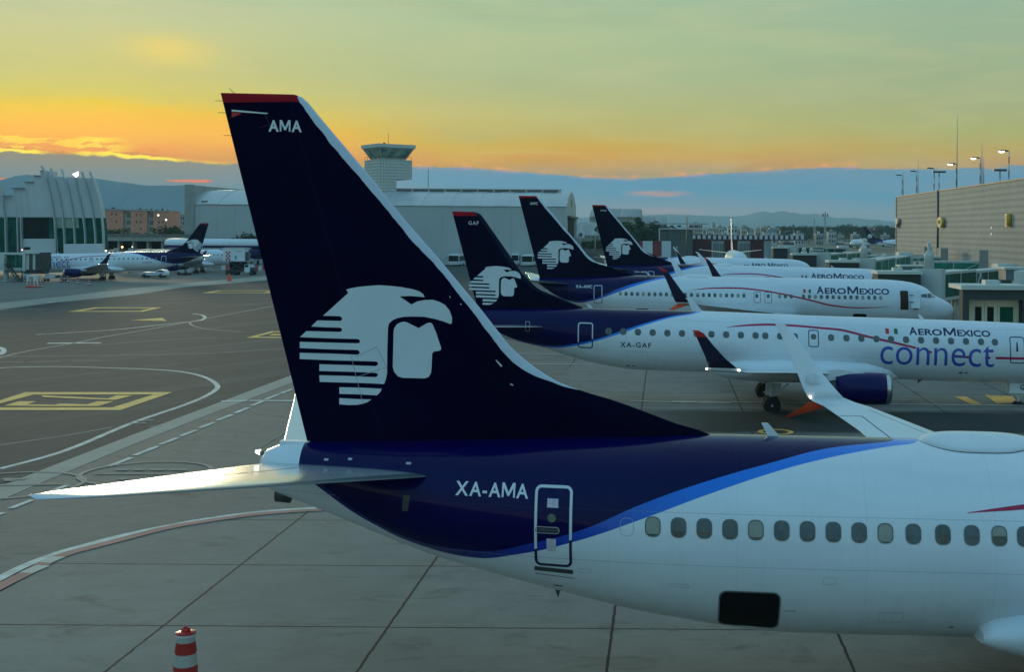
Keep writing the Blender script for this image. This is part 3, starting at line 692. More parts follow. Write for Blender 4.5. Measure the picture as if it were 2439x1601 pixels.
m_wing = mat('wing_paint', (.66, .70, .72), .32, .1, .08, .6, coat=.25)
m_dome = mat('dome_paint', (.68, .72, .74), .28, 0, .05, 1, coat=.4)
def swoosh(T, top, bot, key, gaps=()):
    def mk(side):
        n = 60; s0, s1 = top[0][0], top[-1][0]; bm = bmesh.new()
        pt = sorted(top); pb = sorted(bot)
        A_ = smooth_tab([(a, b) for a, b in pt], .25); B_ = smooth_tab([(a, b) for a, b in pb], .25)
        lo, hi = max(A_[0][0], B_[0][0]), min(A_[-1][0], B_[-1][0])
        prev = None
        for i in range(n+1):
            s = lo+(hi-lo)*i/n; a, b = interp(A_, s, 1), interp(B_, s, 1); w = max(a-b, .01)
            skip = any(g0 <= s <= g1 for g0, g1 in gaps)
            cur = (bm.verts.new((s, a, 0)), bm.verts.new((s, a-w, 0)))
            if prev and not skip: bm.faces.new((prev[0], cur[0], cur[1], prev[1]))
            prev = cur
        bmesh.ops.delete(bm, geom=[v for v in bm.verts if not v.link_faces], context='VERTS')
        return finish(decal(T, bm, 'f', side, .0045, .1), m_sw)
    return mk
sw7t = [(23.4, 4.37), (22.35, 4.53), (21.66, 4.61), (19.48, 4.67), (17.31, 4.51), (15.14, 4.17), (12.98, 3.73), (10.81, 3.25), (8.89, 3.09), (7.2, 3.12), (5.9, 3.2)]
sw7b = [(23.4, 4.36), (22.35, 4.44), (21.66, 4.50), (19.48, 4.53), (17.31, 4.38), (15.14, 4.03), (12.98, 3.58), (10.81, 3.11), (8.88, 2.98), (7.2, 3.05), (5.9, 3.19)]
sw9t = [(20.84, 4.46), (19.53, 4.66), (18.15, 4.73), (16.78, 4.70), (15.4, 4.62), (14.58, 4.58), (12.82, 4.23), (11.64, 4.0), (10.34, 3.72), (9.04, 3.43), (7.08, 3.27), (3.2, 3.29)]
sw9b = [(20.84, 4.45), (19.53, 4.56), (18.16, 4.62), (16.78, 4.59), (15.41, 4.51), (14.59, 4.46), (12.83, 4.10), (11.65, 3.86), (10.34, 3.60), (9.04, 3.29), (7.07, 3.13), (3.2, 3.17)]
def gear_parts(T, root, key, nose, mains, zt, r):
    """legs and wheels; nose (s), mains [(s, y)]"""
    for s, y in mains:
        def st():
            mb = MB(); mb.tube([(0, 0, r), (0, 0, zt-.2)], .11, 10); mb.bar((0, 0, r+.35), (.9, 0, zt-.1), .09); mb.bar((0, -.42, r), (0, .42, r), .12)
            mb.box(-.35, .5, -.03, .03, r+.5, zt-.1)
            return mb.mesh(m_grey, 'gear_leg')
        p = T.M(s, y, 0); g_ = link('landing_gear', lib(key+'gear', st), root, p)
        for d in (-.42, .42):
            link('wheel', lib(key+'wh', lambda: wheel_mesh(r, .36)), g_, (0, d, r+.0))
    def ns():
        mb = MB(); mb.tube([(0, 0, .34), (0, 0, zt-.1)], .08, 10); mb.bar((0, 0, .9), (-.9, 0, zt-.1), .07); mb.bar((0, -.22, .34), (0, .22, .34), .08)
        mb.box(.1, .14, -.25, .25, 1.0, 1.5); mb.box(-.6, .5, -.34, -.31, 1.15, zt); mb.box(-.6, .5, .31, .34, 1.15, zt)
        return mb.mesh(m_white, 'nose_gear')
    g_ = link('nose_gear', lib(key+'ng', ns), root, T.M(nose, 0, 0))
    for d in (-.22, .22): link('wheel', lib(key+'nw', lambda: wheel_mesh(.34, .2)), g_, (0, d, .34))
def blade(T, root, s, key, h=.27, tilt=.15, side=0):
    def mk():
        zt = T.sec(s)[0]; mb = MB()
        mb.prism([T.M(s-.12, .02, zt-.03), T.M(s+.14, .02, zt-.03), T.M(s+.14+tilt, .012, zt+h), T.M(s+tilt+.0, .012, zt+h)], (0, .04, 0))
        return mb.mesh(m_white, 'antenna')
    link('antenna', lib(key, mk), root)
def common(T, root, key, fus_mat, finm, side):
    link('fuselage', lib(key+'fus', lambda: fuse_mesh(T, fus_mat, 128)), root)
    fin = link('tail_fin', lib(key+'fin', lambda: fin_mesh(T, finm)), root)
    return fin
def airliner737(loc, th, pit, reg, tailcode, label, near=False, sides=(1,), text=True, plain=False, group=None, sx=1.0, windows=True, opened=False, name_gap=False, lod=0):
    T = T7; root = empty('airliner', loc, (0, pit, -th)); root.scale = (sx, 1, 1)
    tag(root, label, 'airliner', group)
    key = '7'; pl = 'p' if plain else ''
    if plain:
        link('fuselage', lib('7fusp', lambda: fuse_mesh(T, m_plain, 96)), root)
        fin = link('tail_fin', lib('7finp', lambda: fin_mesh(T, m_white)), root)
    else:
        fin = common(T, root, key, m_liv7, m_fin7, 1)
    for sd in (1, -1):
        st = link('horizontal_stabilizer', lib(('7st', sd), lambda: foil_mesh(T, STAB7, [m_stab, m_le], n=20, side=sd, le_m=4)), root)
        if near:
            def hinge():
                mb = MB(); n = 14
                for i in range(n):
                    pts = []
                    for t, w in ((i/n, 0), ((i+1)/n, 0), ((i+1)/n, .04), (i/n, .04)):
                        y = 1.3+5.25*t; s = stab_hinge(y)+w; pts.append(T.M(s, sd*y, foil_top7(s, y)+.006))
                    mb.poly(pts)
                return mb.mesh(m_dgrey, 'elevator_gap')
            link('elevator_gap', lib(('7hg', sd), hinge), st)
    for sd in (1, -1):
        w = link('wing', lib(('7wing', sd), lambda: foil_mesh(T, wing7, [m_wing, m_wing], n=18, side=sd)), root)
        wl = link('winglet', lib(('7wl', sd, pl), lambda: foil_mesh(T, wl7, [m_white, m_white if plain else m_wln7], side=sd)), root)
        link('winglet_strake', lib(('7sc', sd, pl), lambda: foil_mesh(T, sc7, [m_orange, m_orange] if not plain else [m_white, m_white], side=sd)), wl)
        engine_parts(T, root, sd, 0, 12.6, 16.0, 4.83, 1.5, 1.02, '7e')
        for yy, ln in ((4.0, 1.9), (8.4, 1.6), (12.2, 1.4)):
            def ff():
                mb = MB(); s = 20.4+(yy-4)*.12; zz = 2.2+.105*yy-.3
                mb.lathe([(0, .02), (-.3, .12), (-.9, .17), (-1.6, .13), (-ln-.6, .01)], 'x', 12)
                for v in mb.bm.verts: v.co += T.M(s, sd*yy, zz)
                return mb.mesh(m_wing, 'flap_fairing')
            link('flap_fairing', lib(('7ff', sd, yy), ff), w)
    def belly():
        mb = MB(); rings = []; n = 24
        for s, hw, zt_, zb_ in [(11.8, .2, 1.6, 1.5), (12.8, 1.2, 2.0, 1.3), (14.5, 2.0, 2.45, 1.22), (17, 2.2, 2.6, 1.2), (20, 2.2, 2.6, 1.22), (21.5, 2.05, 2.5, 1.28), (22.3, 1.97, 2.44, 1.36), (22.8, 1.85, 2.3, 1.5), (23.05, 1.7, 2.05, 1.65)]:
            zc, h = (zt_+zb_)/2, (zt_-zb_)/2
            rings.append([mb.bm.verts.new(T.M(s, hw*math.copysign(abs(math.cos(a))**.6, math.cos(a)), zc+h*math.copysign(abs(math.sin(a))**.9, math.sin(a)))) for a in [2*math.pi*k/n for k in range(n)]])
        for a, b in zip(rings, rings[1:]):
            for k in range(n):
                f = mb.bm.faces.new((a[k], a[(k+1) % n], b[(k+1) % n], b[k])); f.smooth = True
        mb.bm.faces.new(rings[0]); mb.bm.faces.new(rings[-1]); return mb.mesh(m_white, 'belly_fairing')
    link('belly_fairing', lib('7bel', belly), root)
    gear_parts(T, root, '7g', 4.0, [(19.6, 2.86), (19.6, -2.86)], 1.6, .56)
    def dome():
        mb = MB(); rings = []; n = 32
        for i in range(25):
            u = i/24; s = 24.05-2.45*u*1.0; e = max(0.0, 1-abs(2*u-1)**3.2); w = .05+.62*e**.7; h = .20*e**.55
            zt = T.sec(s)[0]
            r = []
            for k in range(n+1):
                a = math.pi*k/n; y = w*math.cos(a); zz = T.sec(s)[0]; base = (T.sec(s)[0]+T.sec(s)[1])/2
                zs_ = base+(T.sec(s)[0]-base)*math.sqrt(max(0, 1-(y/1.88)**2))
                r.append(mb.bm.verts.new(T.M(s, y, zs_-.01+h*math.sin(a)**.6)))
            rings.append(r)
        for a, b in zip(rings, rings[1:]):
            for k in range(n):
                f = mb.bm.faces.new((a[k], a[k+1], b[k+1], b[k])); f.smooth = True
        return mb.mesh(m_dome, 'satellite_dome')
    if not plain:
        link('satellite_dome', lib('7dome', dome), root)
        if near:
            def skirt():
                mb = MB(); n = 60; prev = None
                for i in range(n+1):
                    u = i/n; s = 24.09-2.5*u; e = max(0.0, 1-abs(2*u-1)**3.2); w = .075+.62*e**.7
                    pts = []
                    for ww in (w-.02, w+.012):
                        base = (T.sec(s)[0]+T.sec(s)[1])/2; z_ = base+(T.sec(s)[0]-base)*math.sqrt(max(0, 1-(ww/1.88)**2))
                        pts.append(mb.bm.verts.new(T.M(s, ww, z_+.004)))
                    if prev: mb.bm.faces.new((prev[0], pts[0], pts[1], prev[1]))
                    prev = pts
                return mb.mesh(m_dgrey, 'seal')
            link('dome_seal', lib('7seal', skirt), root)
        blade(T, root, 27.08, '7an1'); 
        if lod < 1: blade(T, root, 9.5, '7an2')
        link('emblem', lib('7emb', lambda: finish(emblem_bm(T, 1), m_emb)), fin)
    for sd in sides:
        if windows and not plain:
            stn = [29.62-.508*i for i in range(9)]+[25.04, 24.49, 23.91, 23.34, 22.8, 22.3]+[21.79-.508*i for i in range(7)]+[17.6, 16.6]+[15.6-.51*i for i in range(3)]+[13.5-.52*i for i in range(14)]
            windows_row(T, root, sd, stn, 3.775, 4.125, .275 if near else .26, SH, near, '7')
        if not plain:
            link('stripe', lib(('7sw', sd), lambda: swoosh(T, sw7t, sw7b, '')(sd)), root)
            door_parts(T, root, sd, 31.23, 31.99, 3.02, 4.65, (3.62, 3.38), 0, ('7d2', sd), .055, .13)
            if not near:
                for q in (17.25, 16.29): door_parts(T, root, sd, q, q+.62, 3.34, 4.3, None, 0, ('7ex', sd, q), .035, .1, [m_letn])
    if plain: return root
    # registration and titles on the starboard skin
    for sd in sides:
        a, b = (33.62, 32.13)
        link('registration', finish(put_text(T, 'XA-'+reg, a, b, 4.375, 4.655, sd, offset=.018, gs=.2), m_letw), root)
        link('tail_code', finish(put_text(T, reg, 37.83, 37.12, 11.72, 11.97, sd, 'n', .03, eps=.006), m_letw), fin)
        link('airline_name', lib(('7nm', sd, name_gap), lambda: finish(airline_name(T, 12.33, 5.97, 4.22, 4.74, 4.87, sd, name_gap), m_letn)), root)
        def flag():
            bm = loops_bm([[(13.51, 4.27), (13.51, 4.58), (13.3, 4.58), (13.3, 4.27)], [(13.05, 4.26), (13.05, 4.57), (12.84, 4.57), (12.84, 4.26)], [(13.2, 4.4), (13.2, 4.46), (13.14, 4.46), (13.14, 4.4)]])
            for f in bm.faces: f.material_index = {True: 0}.get(f.calc_center_median().x > 13.25, 1 if f.calc_center_median().x < 13.1 else 2)
            return finish(decal(T, bm, 'f', sd), [m_red, m_green, m_grey])
        link('flag', lib(('7fl', sd), flag), root)
        # flight deck windows
        def cock():
            bm = loops_bm([[(3.12, 4.05), (3.1, 4.28), (2.62, 4.34), (2.55, 3.98)], [(2.49, 3.97), (2.56, 4.34), (2.16, 4.37), (2.0, 3.98)], [(1.95, 3.98), (2.12, 4.36), (1.92, 4.2), (1.72, 4.0)]])
            return finish(decal(T, bm, 'f', sd, .01, .1, .2), [m_pane])
        link('cockpit_window', lib(('7ck', sd), cock), root)
        def cargo(s0, s1, z0, z1):
            return finish(decal(T, loops_bm([rrect(s0, s1, z0, z1, .14)]), 'f', sd, .006, .08, .25), m_black)
        link('cargo_hatch', lib(('7cg', sd), lambda: cargo(27.1, 28.27, 1.78, 2.67)), root)
        link('cargo_hatch', lib(('7cf', sd), lambda: cargo(7.94, 9.13, 1.75, 2.5)), root)
        if opened:
            link('doorway', lib(('7od', sd), lambda: finish(decal(T, loops_bm([rrect(4.3, 5.02, 2.92, 4.59, .1)]), 'f', sd, .012, .1), m_cabin)), root)
            if opened == 2:
                def leaf():
                    mb = MB(); o = rrect(3.3, 4.12, 3.05, 4.68, .16); 
                    mb.prism([T.M(s, T.fy(4.1, z)+.16, z) for s, z in o], (0, -.09, 0))
                    mb.box(*sorted((T.M(3.95, 0, 3)[0], T.M(3.5, 0, 3)[0])), -2.15, -2.0, 3.0, 3.1, 1)
                    for dz in (3.6, 4.2): mb.box(*sorted((T.M(4.3, 0, 3)[0], T.M(3.9, 0, 3)[0])), -2.02, -1.94, dz, dz+.06, 1)
                    return mb.mesh([m_white, m_dgrey], 'open_door')
                link('open_door', lib(('7ol', sd), leaf), root)
    return root
def stab_hinge(y):
    g = [(q[2], q[0], q[1]) for q in STAB7]; return interp(g, y, 1)+(interp(g, y, 2)-interp(g, y, 1))*.68
def foil_top7(s, y):
    g = [(q[2], q[0], q[1], q[3], q[7], q[4]) for q in STAB7]
    le, te, z0, z1, t = [interp(g, y, k) for k in (1, 2, 3, 4, 5)]; u = min(1, max(0.001, (s-le)/(te-le)))
    return z0+(z1-z0)*u+t*2.6*(0.2969*math.sqrt(u)-0.126*u-0.3516*u*u+0.2843*u**3-0.1015*u**4)*1.1
m_cabin = mat('dark_cabin_interior', (.012, .009, .007), .8, 0, .5, 2, c2=(.05, .02, .008))
# ---------------------------------------------------------------- the near airliner
P1 = at(710, 1026, 27.3)
AMA = airliner737((P1.x, 27.3, 0.0), rad(.3), math.atan(math.tan(rad(.9))), 'AMA', 'AMA', 'nearest white and navy airliner with AMA on its tall tail fin', near=True, group='airliners parked in a row at the gates')
def ama_extra():
    T, R_ = T7, AMA
    fin = [c for c in R_.children if c.name.startswith('tail_fin')][0]
    door = [c for c in R_.children if c.name.startswith('door')][0]
    # door details
    mb = loops_bm([[(31.74, 4.23), (31.51, 4.23), (31.515, 4.4), (31.735, 4.4)]])
    link('placard', finish(decal(T, mb, 'f', 1, .01), mat('placard_white', (.55, .5, .58), .5, 0, .2, 14)), door)
    link('placard', finish(decal(T, loops_bm([[(31.74, 3.36), (31.55, 3.36), (31.55, 3.62), (31.74, 3.62)]]), 'f', 1, .01), mat('placard_white', (.55, .5, .58), .5, 0, .2, 14)), door)
    link('porthole', finish(decal(T, join_bm([loops_bm([[(31.64+.085*math.cos(a), 4.03+.085*math.sin(a)) for a in [k*math.pi/10 for k in range(20)]]])]), 'f', 1, .01), mat('porthole_glass', (.09, .14, .09), .3, 0, .2, 9)), door)
    mb2 = ring_bm(31.48, 31.97, 3.72, 3.86, .065, .02)
    link('door_handle', finish(decal(T, mb2, 'f', 1, .014, .03), m_silver), door)
    bm3 = loops_bm([[(31.52, 3.76), (31.9, 3.76), (31.92, 3.82), (31.5, 3.82)]])
    link('handle_recess', finish(decal(T, bm3, 'f', 1, .010, .05), m_dgrey), door)
    bm4 = loops_bm([[(31.22, 2.87), (32.02, 2.89), (32.0, 2.99), (31.22, 2.965)], [(31.2, 2.76), (32.0, 2.80), (32.0, 2.813), (31.2, 2.773)]])
    link('door_sill', finish(decal(T, bm4, 'f', 1, .012, .05), m_dgrey), door)
    # drain mast and small fittings under the belly
    mb = MB(); p = T.M(31.6, .45, T.sec(31.6)[1]+.03); mb.prism([p+Vector((-.06, 0, .05)), p+Vector((.05, 0, .05)), p+Vector((.02, 0, -.10)), p+Vector((-.0, 0, -.10))], (0, .02, 0)); mb.build('drain_mast', m_dgrey, R_)
    link('vent', finish(decal(T, loops_bm([rrect(31.45, 31.65, 2.5, 2.53, .01, 1)]), 'f', 1, .01, .05), m_dgrey), R_)
    # skin details: access panels, cargo sill, blanked window, plug marks
    bm = join_bm([ring_bm(30.85, 31.1, 2.92, 3.02, .03, .008), ring_bm(28.9, 29.3, 2.72, 2.8, .03, .008), ring_bm(30.0, 30.27, 3.75, 4.1, .11, .008), ring_bm(24.6, 25.1, 2.05, 2.3, .04, .008), ring_bm(26.0, 26.25, 2.9, 3.05, .03, .008)])
    link('access_panel', finish(decal(T, bm, 'f', 1, .006, .06), mat('panel_seam', (.38, .42, .44), .5)), R_)
    link('cargo_door_frame', finish(decal(T, ring_bm(27.07, 28.3, 1.75, 2.70, .16, .03), 'f', 1, .014, .06), m_wframe), R_)
    link('vent', finish(decal(T, loops_bm([rrect(23.55, 23.65, 1.93, 1.96, .012, 2), rrect(26.75, 27.0, 2.27, 2.28, .004, 1)]), 'f', 1, .008, .05), m_dgrey), R_)
    # rear cap: pale tail cone details, light, exhaust
    mb = MB(); mb.tube([T.M(37.75, 0, 4.86), T.M(37.98, 0, 4.93)], [.045, .05], 10); mb.tube([T.M(37.96, 0, 4.93), T.M(38.06, 0, 4.94)], [.06, .03], 10, 1)
    mb.build('tail_light', [m_dgrey, m_light], R_)
    mb = MB(); mb.lathe([(0, .17), (-.3, .15), (-.3, .12), (0, .14)], 'x', 20)
    for v in mb.bm.verts: v.co += T.M(37.3, .05, 4.05)
    mb.build('exhaust', m_dgrey, R_)
    for z in (12.35, 12.1, 11.62):
        mb = MB(); mb.tube([T.M(T.te(z), 0, z), T.M(T.te(z)+.16, 0, z)], .006, 5); mb.build('static_wick', m_dgrey, fin)
    mb = MB(); mb.tube([T.M(38.55, 0, 12.5), T.M(38.68, 0, 12.62)], .006, 5); mb.build('static_wick', m_dgrey, fin)
    # balance gap of the rudder horn, its glow painted on as a pale strip
    bm = loops_bm([[(38.62, 12.13), (37.87, 12.09), (37.84, 12.115), (38.62, 12.17)]])
    link('rudder_gap', finish(decal(T, bm, 'n', 1, .005, .1, .2), mat('gap_glow_paint', (.75, .75, .7), .3)), fin)
    bm = loops_bm([[(38.62, 12.12), (38.62, 12.0), (38.4, 12.09)]])
    link('red_corner', finish(decal(T, bm, 'n', 1, .005, .1, .2), m_red), fin)
    bm = loops_bm([[(37.9, 12.08), (37.8, 11.86), (37.81, 11.86), (37.92, 12.08)], [(37.8, 11.86), (38.05, 11.79), (38.05, 11.80), (37.8, 11.875)]])
    link('rudder_edge', finish(decal(T, bm, 'n', 1, .006, .1, .2), mat('gap_dark', (.03, .012, .02), .6)), fin)
    bm = loops_bm([[(32.96, 7.0), (32.99, 7.0), (32.87, 6.86), (32.84, 6.88)], [(32.62, 6.5), (32.68, 6.52), (32.66, 6.48), (32.6, 6.47)], [(33.95, 8.32), (33.98, 8.33), (33.95, 8.28)], [(33.72, 8.18), (33.75, 8.17), (33.72, 8.14)]])
    link('chipped_paint', finish(decal(T, bm, 'n', 1, .006, .1, .2), m_emb), fin)
    # white root fillet line above the stabilizer and jack-screw opening
    mb = MB(); mb.box(T.M(36.98, 0, 0).x-.62, T.M(36.98, 0, 0).x+.0, -.10, .10, 5.10, 5.19); mb.build('fin_fillet', m_white, fin)
    for s, z, w in ((36.35, 4.9, .10), (35.85, 4.93, .09), (34.6, 4.9, .11)):
        bm = loops_bm([rrect(s, s+w, z, z+.04, .018)]); link('fitting', finish(decal(T, bm, 'f', 1, .012, .04), m_grey), R_)
    bm = loops_bm([[(34.55, 4.32), (34.7, 4.32), (34.72, 4.0), (34.6, 4.0)]]); link('fitting', finish(decal(T, bm, 'f', 1, .012, .05), m_dgrey), R_)
    # worn panel outline across the emblem
    out = []
    for a, b in (((35.95, 7.0), (35.5, 7.22)), ((35.5, 7.22), (35.28, 6.8)), ((36.05, 7.05), (35.78, 6.0)), ((35.28, 6.8), (35.9, 6.58))):
        L = math.hypot(b[0]-a[0], b[1]-a[1]); nx, nz = -(b[1]-a[1])/L*.005, (b[0]-a[0])/L*.005
        out.append([(a[0]-nx, a[1]-nz), (b[0]-nx, b[1]-nz), (b[0]+nx, b[1]+nz), (a[0]+nx, a[1]+nz)])
    link('panel_edge', finish(decal(T, loops_bm(out), 'n', 1, .013, .2), mat('worn_edge', (.3, .34, .36), .6)), fin)
    # winglet emblem, aileron lines and lights on the far wing
    far = [c for c in R_.children if c.name.startswith('wing') and not c.name.startswith('winglet')][1]
    def wtop(s, y):
        g = [(q[2], q) for q in wing7]; le = interp([(q[2], q[0]) for q in wing7], y, 1); te = interp([(q[2], q[1]) for q in wing7], y, 1)
        z = interp([(q[2], q[3]) for q in wing7], y, 1); t = interp([(q[2], q[4]) for q in wing7], y, 1); u = min(1, max(.001, (s-le)/(te-le)))
        return z+t*2.6*(0.2969*math.sqrt(u)-0.126*u-0.3516*u*u+0.2843*u**3-0.1015*u**4)*1.1
    def line(pts, w, name):
        mb = MB()
        for (s0, y0), (s1, y1) in zip(pts, pts[1:]):
            n = 8
            for i in range(n):
                q = []
                for t, d in ((i/n, -w), ((i+1)/n, -w), ((i+1)/n, w), (i/n, w)):
                    s = s0+(s1-s0)*t; y = y0+(y1-y0)*t; L = math.hypot(s1-s0, y1-y0); s_ = s+d*(y1-y0)/L; y_ = y-d*(s1-s0)/L
                    q.append(T.M(s_, -y_, wtop(s_, y_)+.006))
                mb.poly(q)
        mb.build(name, m_dgrey, far)
    line([(23.7, 15.6), (22.95, 15.5), (22.3, 12.0)], .018, 'aileron_gap')
    line([(22.6, 16.4), (20.6, 12.0)], .009, 'slat_line')
    wl = [c for c in R_.children if c.name.startswith('winglet')][1]
    mb = MB(); mb.tube([T.M(24.42, -17.45, 4.16), T.M(24.49, -17.45, 4.16)], .03, 8); mb.build('navigation_light', m_light, wl)
    # faint emblem on the inboard face of the winglet
    fx = lambda p: (24.42-(36.0-p[0])*.17+.0, 4.75+(p[1]-7.2)*.17)
    bm = loops_bm([[fx(p) for p in L] for L in (E1, E4)])
    bmesh.ops.triangulate(bm, faces=bm.faces)
    for v in bm.verts:
        s, z = v.co.x+(v.co.y-4.75)*.5, v.co.y
        yy = interp([(q[3], q[2]) for q in wl7], z, 1); v.co = T.M(s, -(yy-.115), z)
    link('winglet_emblem', finish(bm, mat('faint_emblem', (.665, .705, .745), .32, 0, .03)), wl)
ama_extra()
GRP = 'airliners parked in a row at the gates'
AMC = airliner737((-11.227, 115.753, .197), rad(1.19), rad(.431), 'AMC', 'AMC', 'white and navy airliner with AMC on its fin and its front door open', opened=2, group=GRP)
AMJ = airliner737((-7.06, 156.9, .207), rad(0), rad(.85), 'AMJ', 'AMJ', 'white and navy airliner with AMJ on its fin, just behind the AMC one', opened=1, group=GRP)
F5 = airliner737((-9.06+.25, 205.2, .1), rad(0), rad(.6), 'AMK', 'AMK', 'airliner whose white roof and spaced lettering show behind the AMJ one', group=GRP, sx=.91, name_gap=True)
# its registration is hidden in the photograph: leave it off
for o in list(F5.children_recursive):
    if o.name.split('.')[0] in ('registration', 'tail_code'): bpy.data.objects.remove(o)
# ---------------------------------------------------------------- regional jets
def jet190(loc, th, pit, reg, label, side=1, rot=None, near=False, group=None, code=None):
    T = T9; root = empty('regional_jet', loc, (0, pit, -th if rot is None else rot)); tag(root, label, 'regional jet', group)
    fin = common(T, root, '9', m_liv9, m_fin9, side)
    link('emblem', lib(('9emb', side), lambda: finish(emblem_bm(T, side), m_emb)), fin)
    for sd in (1, -1):
        link('horizontal_stabilizer', lib(('9st', sd), lambda: foil_mesh(T, stab9, [m_stab, m_stab], side=sd)), root)
        link('wing', lib(('9wing', sd), lambda: foil_mesh(T, wing9, [m_wing, m_wing], n=18, side=sd)), root)
        link('winglet', lib(('9wl', sd), lambda: foil_mesh(T, wl9, [m_emb, m_wln9], side=sd)), root)
        engine_parts(T, root, sd, 0, 12.3, 15.1, 4.6, 1.68, .84, '9e')
        def wl_():
            mb = MB(); mb.tube([T.M(20.72, sd*13.62, 3.42), T.M(20.62, sd*13.64, 3.42)], .05, 8); mb.tube([T.M(22.1, sd*13.6, 3.44), T.M(22.2, sd*13.6, 3.44)], .045, 8)
            return mb.mesh(m_light, 'navigation_light')
        link('navigation_light', lib(('9nl', sd), wl_), root)
    def belly():
        mb = MB(); rings = []; n = 28
        for s, hw, zt_, zb_ in [(10.6, .3, 2.2, 1.8), (11.6, 1.15, 2.75, 1.62), (13, 1.62, 2.95, 1.5), (15, 1.75, 3.0, 1.42), (18, 1.76, 2.98, 1.40), (20, 1.68, 2.85, 1.46), (21, 1.5, 2.6, 1.6), (21.6, 1.1, 2.3, 1.8)]:
            zc, h = (zt_+zb_)/2, (zt_-zb_)/2
            rings.append([mb.bm.verts.new(T.M(s, hw*math.copysign(abs(math.cos(a))**.7, math.cos(a)), zc+h*math.sin(a))) for a in [2*math.pi*k/n for k in range(n)]])
        for a, b in zip(rings, rings[1:]):
            for k in range(n):
                f = mb.bm.faces.new((a[k], a[(k+1) % n], b[(k+1) % n], b[k])); f.smooth = True
        mb.bm.faces.new(rings[0]); mb.bm.faces.new(rings[-1]); return mb.mesh(m_white, 'belly_fairing')
    link('belly_fairing', lib('9bel', belly), root)
    gear_parts(T, root, '9g', 4.2, [(18.35, 2.97), (18.35, -2.97)], 1.75, .48)
    blade(T, root, 28.3, '9a1', .24); blade(T, root, 22.0, '9a2', .07); blade(T, root, 9.6, '9a3', .26)
    stn = [27.27-.815*i for i in range(11)]+[18.58, 17.76, 16.95, 14.94, 14.09, 13.26, 12.43, 11.62, 10.79, 9.96, 9.13, 8.3, 7.47, 6.64, 5.87]
    windows_row(T, root, side, stn, 3.91, 4.23, .31, [('g', .05), ('g', .02), ('g', .3), ('g', .03), ('g', .1)], near, '9')
    def ewin(): return finish(decal(T, loops_bm([rrect(15.76, 16.06, 3.94, 4.24, .12)]), 'f', side, .006, .09), m_shade2)
    d = door_parts(T, root, side, 15.62, 16.2, 3.53, 4.46, None, 0, ('9ex', side), .05, .12, [m_letn]); link('window', lib(('9ew', side), ewin), d)
    door_parts(T, root, side, 28.14, 28.99, 3.08, 4.5, (3.62, 3.40), 0, ('9d2', side), .06, .15)
    d = door_parts(T, root, side, 4.22, 5.05, 2.93, 4.4, None, 0, ('9d1', side), .05, .15, [m_letn])
    def dd(): return finish(decal(T, loops_bm([[(4.72, 3.6), (4.6, 3.6), (4.62, 4.1), (4.68, 4.1)]]), 'f', side, .01), m_letn)
    link('door_handle', lib(('9dh', side), dd), d)
    gaps = ((9.9, 10.35), (9.0, 9.6), (8.35, 8.8), (6.65, 7.4), (5.95, 6.2)) if side > 0 else ((9.0, 10.3), (6.5, 8.8))
    link('stripe', lib(('9sw', side), lambda: swoosh(T, sw9t, sw9b, '', gaps)(side)), root)
    link('airline_name', lib(('9nm', side), lambda: finish(airline_name(T, 10.58, 6.07, 4.34, 4.68, 4.76, side), m_letn)), root)
    link('sub_brand_name', lib(('9cn', side), lambda: finish(put_text(T, 'connect', 12.22, 5.92, 2.67, 3.86, side, offset=-.004, eps=.009), m_letb)), root)
    def flag():
        bm = loops_bm([[(11.9, 4.36), (11.9, 4.65), (11.7, 4.65), (11.7, 4.36)], [(11.42, 4.36), (11.42, 4.65), (11.22, 4.65), (11.22, 4.36)], [(11.6, 4.48), (11.6, 4.54), (11.54, 4.54), (11.54, 4.48)]])
        for f in bm.faces: cx_ = f.calc_center_median().x; f.material_index = 0 if cx_ > 11.65 else (1 if cx_ < 11.45 else 2)
        return finish(decal(T, bm, 'f', side), [m_red, m_green, m_grey])
    link('flag', lib(('9fl', side), flag), root)
    def cock():
        bm = loops_bm([[(3.0, 3.95), (2.95, 4.2), (2.4, 4.3), (2.3, 3.9)], [(2.22, 3.88), (2.34, 4.28), (1.95, 4.3), (1.7, 3.85)]])
        return finish(decal(T, bm, 'f', side, .01, .1, .2), [m_pane])
    link('cockpit_window', lib(('9ck', side), cock), root)
    if reg:
        link('registration', finish(put_text(T, reg, 26.62, 24.9, 3.215, 3.5, side, offset=.016, gs=.3, spacing=1.25), m_letn), root)
        link('tail_code', finish(put_text(T, reg[-3:], 35.3, 34.72, 9.77, 9.98, side, 'n', .01, spacing=1.2), m_letw), fin)
    if near:
        # placards, hatches and the lightning-strike style scale on the tail
        bm = loops_bm([rrect(26.1, 26.3, 2.1, 2.16, .01, 1), rrect(25.8, 25.98, 2.1, 2.14, .01, 1), rrect(7.6, 7.8, 2.25, 2.33, .01, 1), rrect(7.3, 7.5, 2.27, 2.32, .01, 1)])
        link('placard', finish(decal(T, bm, 'f', 1, .01), m_letn), root)
        bm = loops_bm([rrect(31.7, 31.93, 3.9, 4.5, .01, 1)]); link('placard', finish(decal(T, ring_bm(31.7, 31.95, 3.9, 4.45, .03, .025), 'f', 1, .01), m_grey), root); bm.free()
        bm = join_bm([ring_bm(25.1, 26.2, 2.3, 3.0, .05, .012), ring_bm(24.5, 24.85, 2.55, 2.66, .02, .012), ring_bm(8.0, 8.4, 2.52, 2.62, .02, .012)])
        link('hatch', finish(decal(T, bm, 'f', 1, .008), m_grey), root)
        mb = MB(); mb.prism([T.M(9.9, .4, 1.85), T.M(9.6, .4, 1.8), T.M(9.95, .4, 1.55)], (0, .03, 0)); mb.build('drain_mast', m_dgrey, root)
        mb = MB(); bm = text2d('G', .02); fitbox(bm, 0, .26, 0, .3)
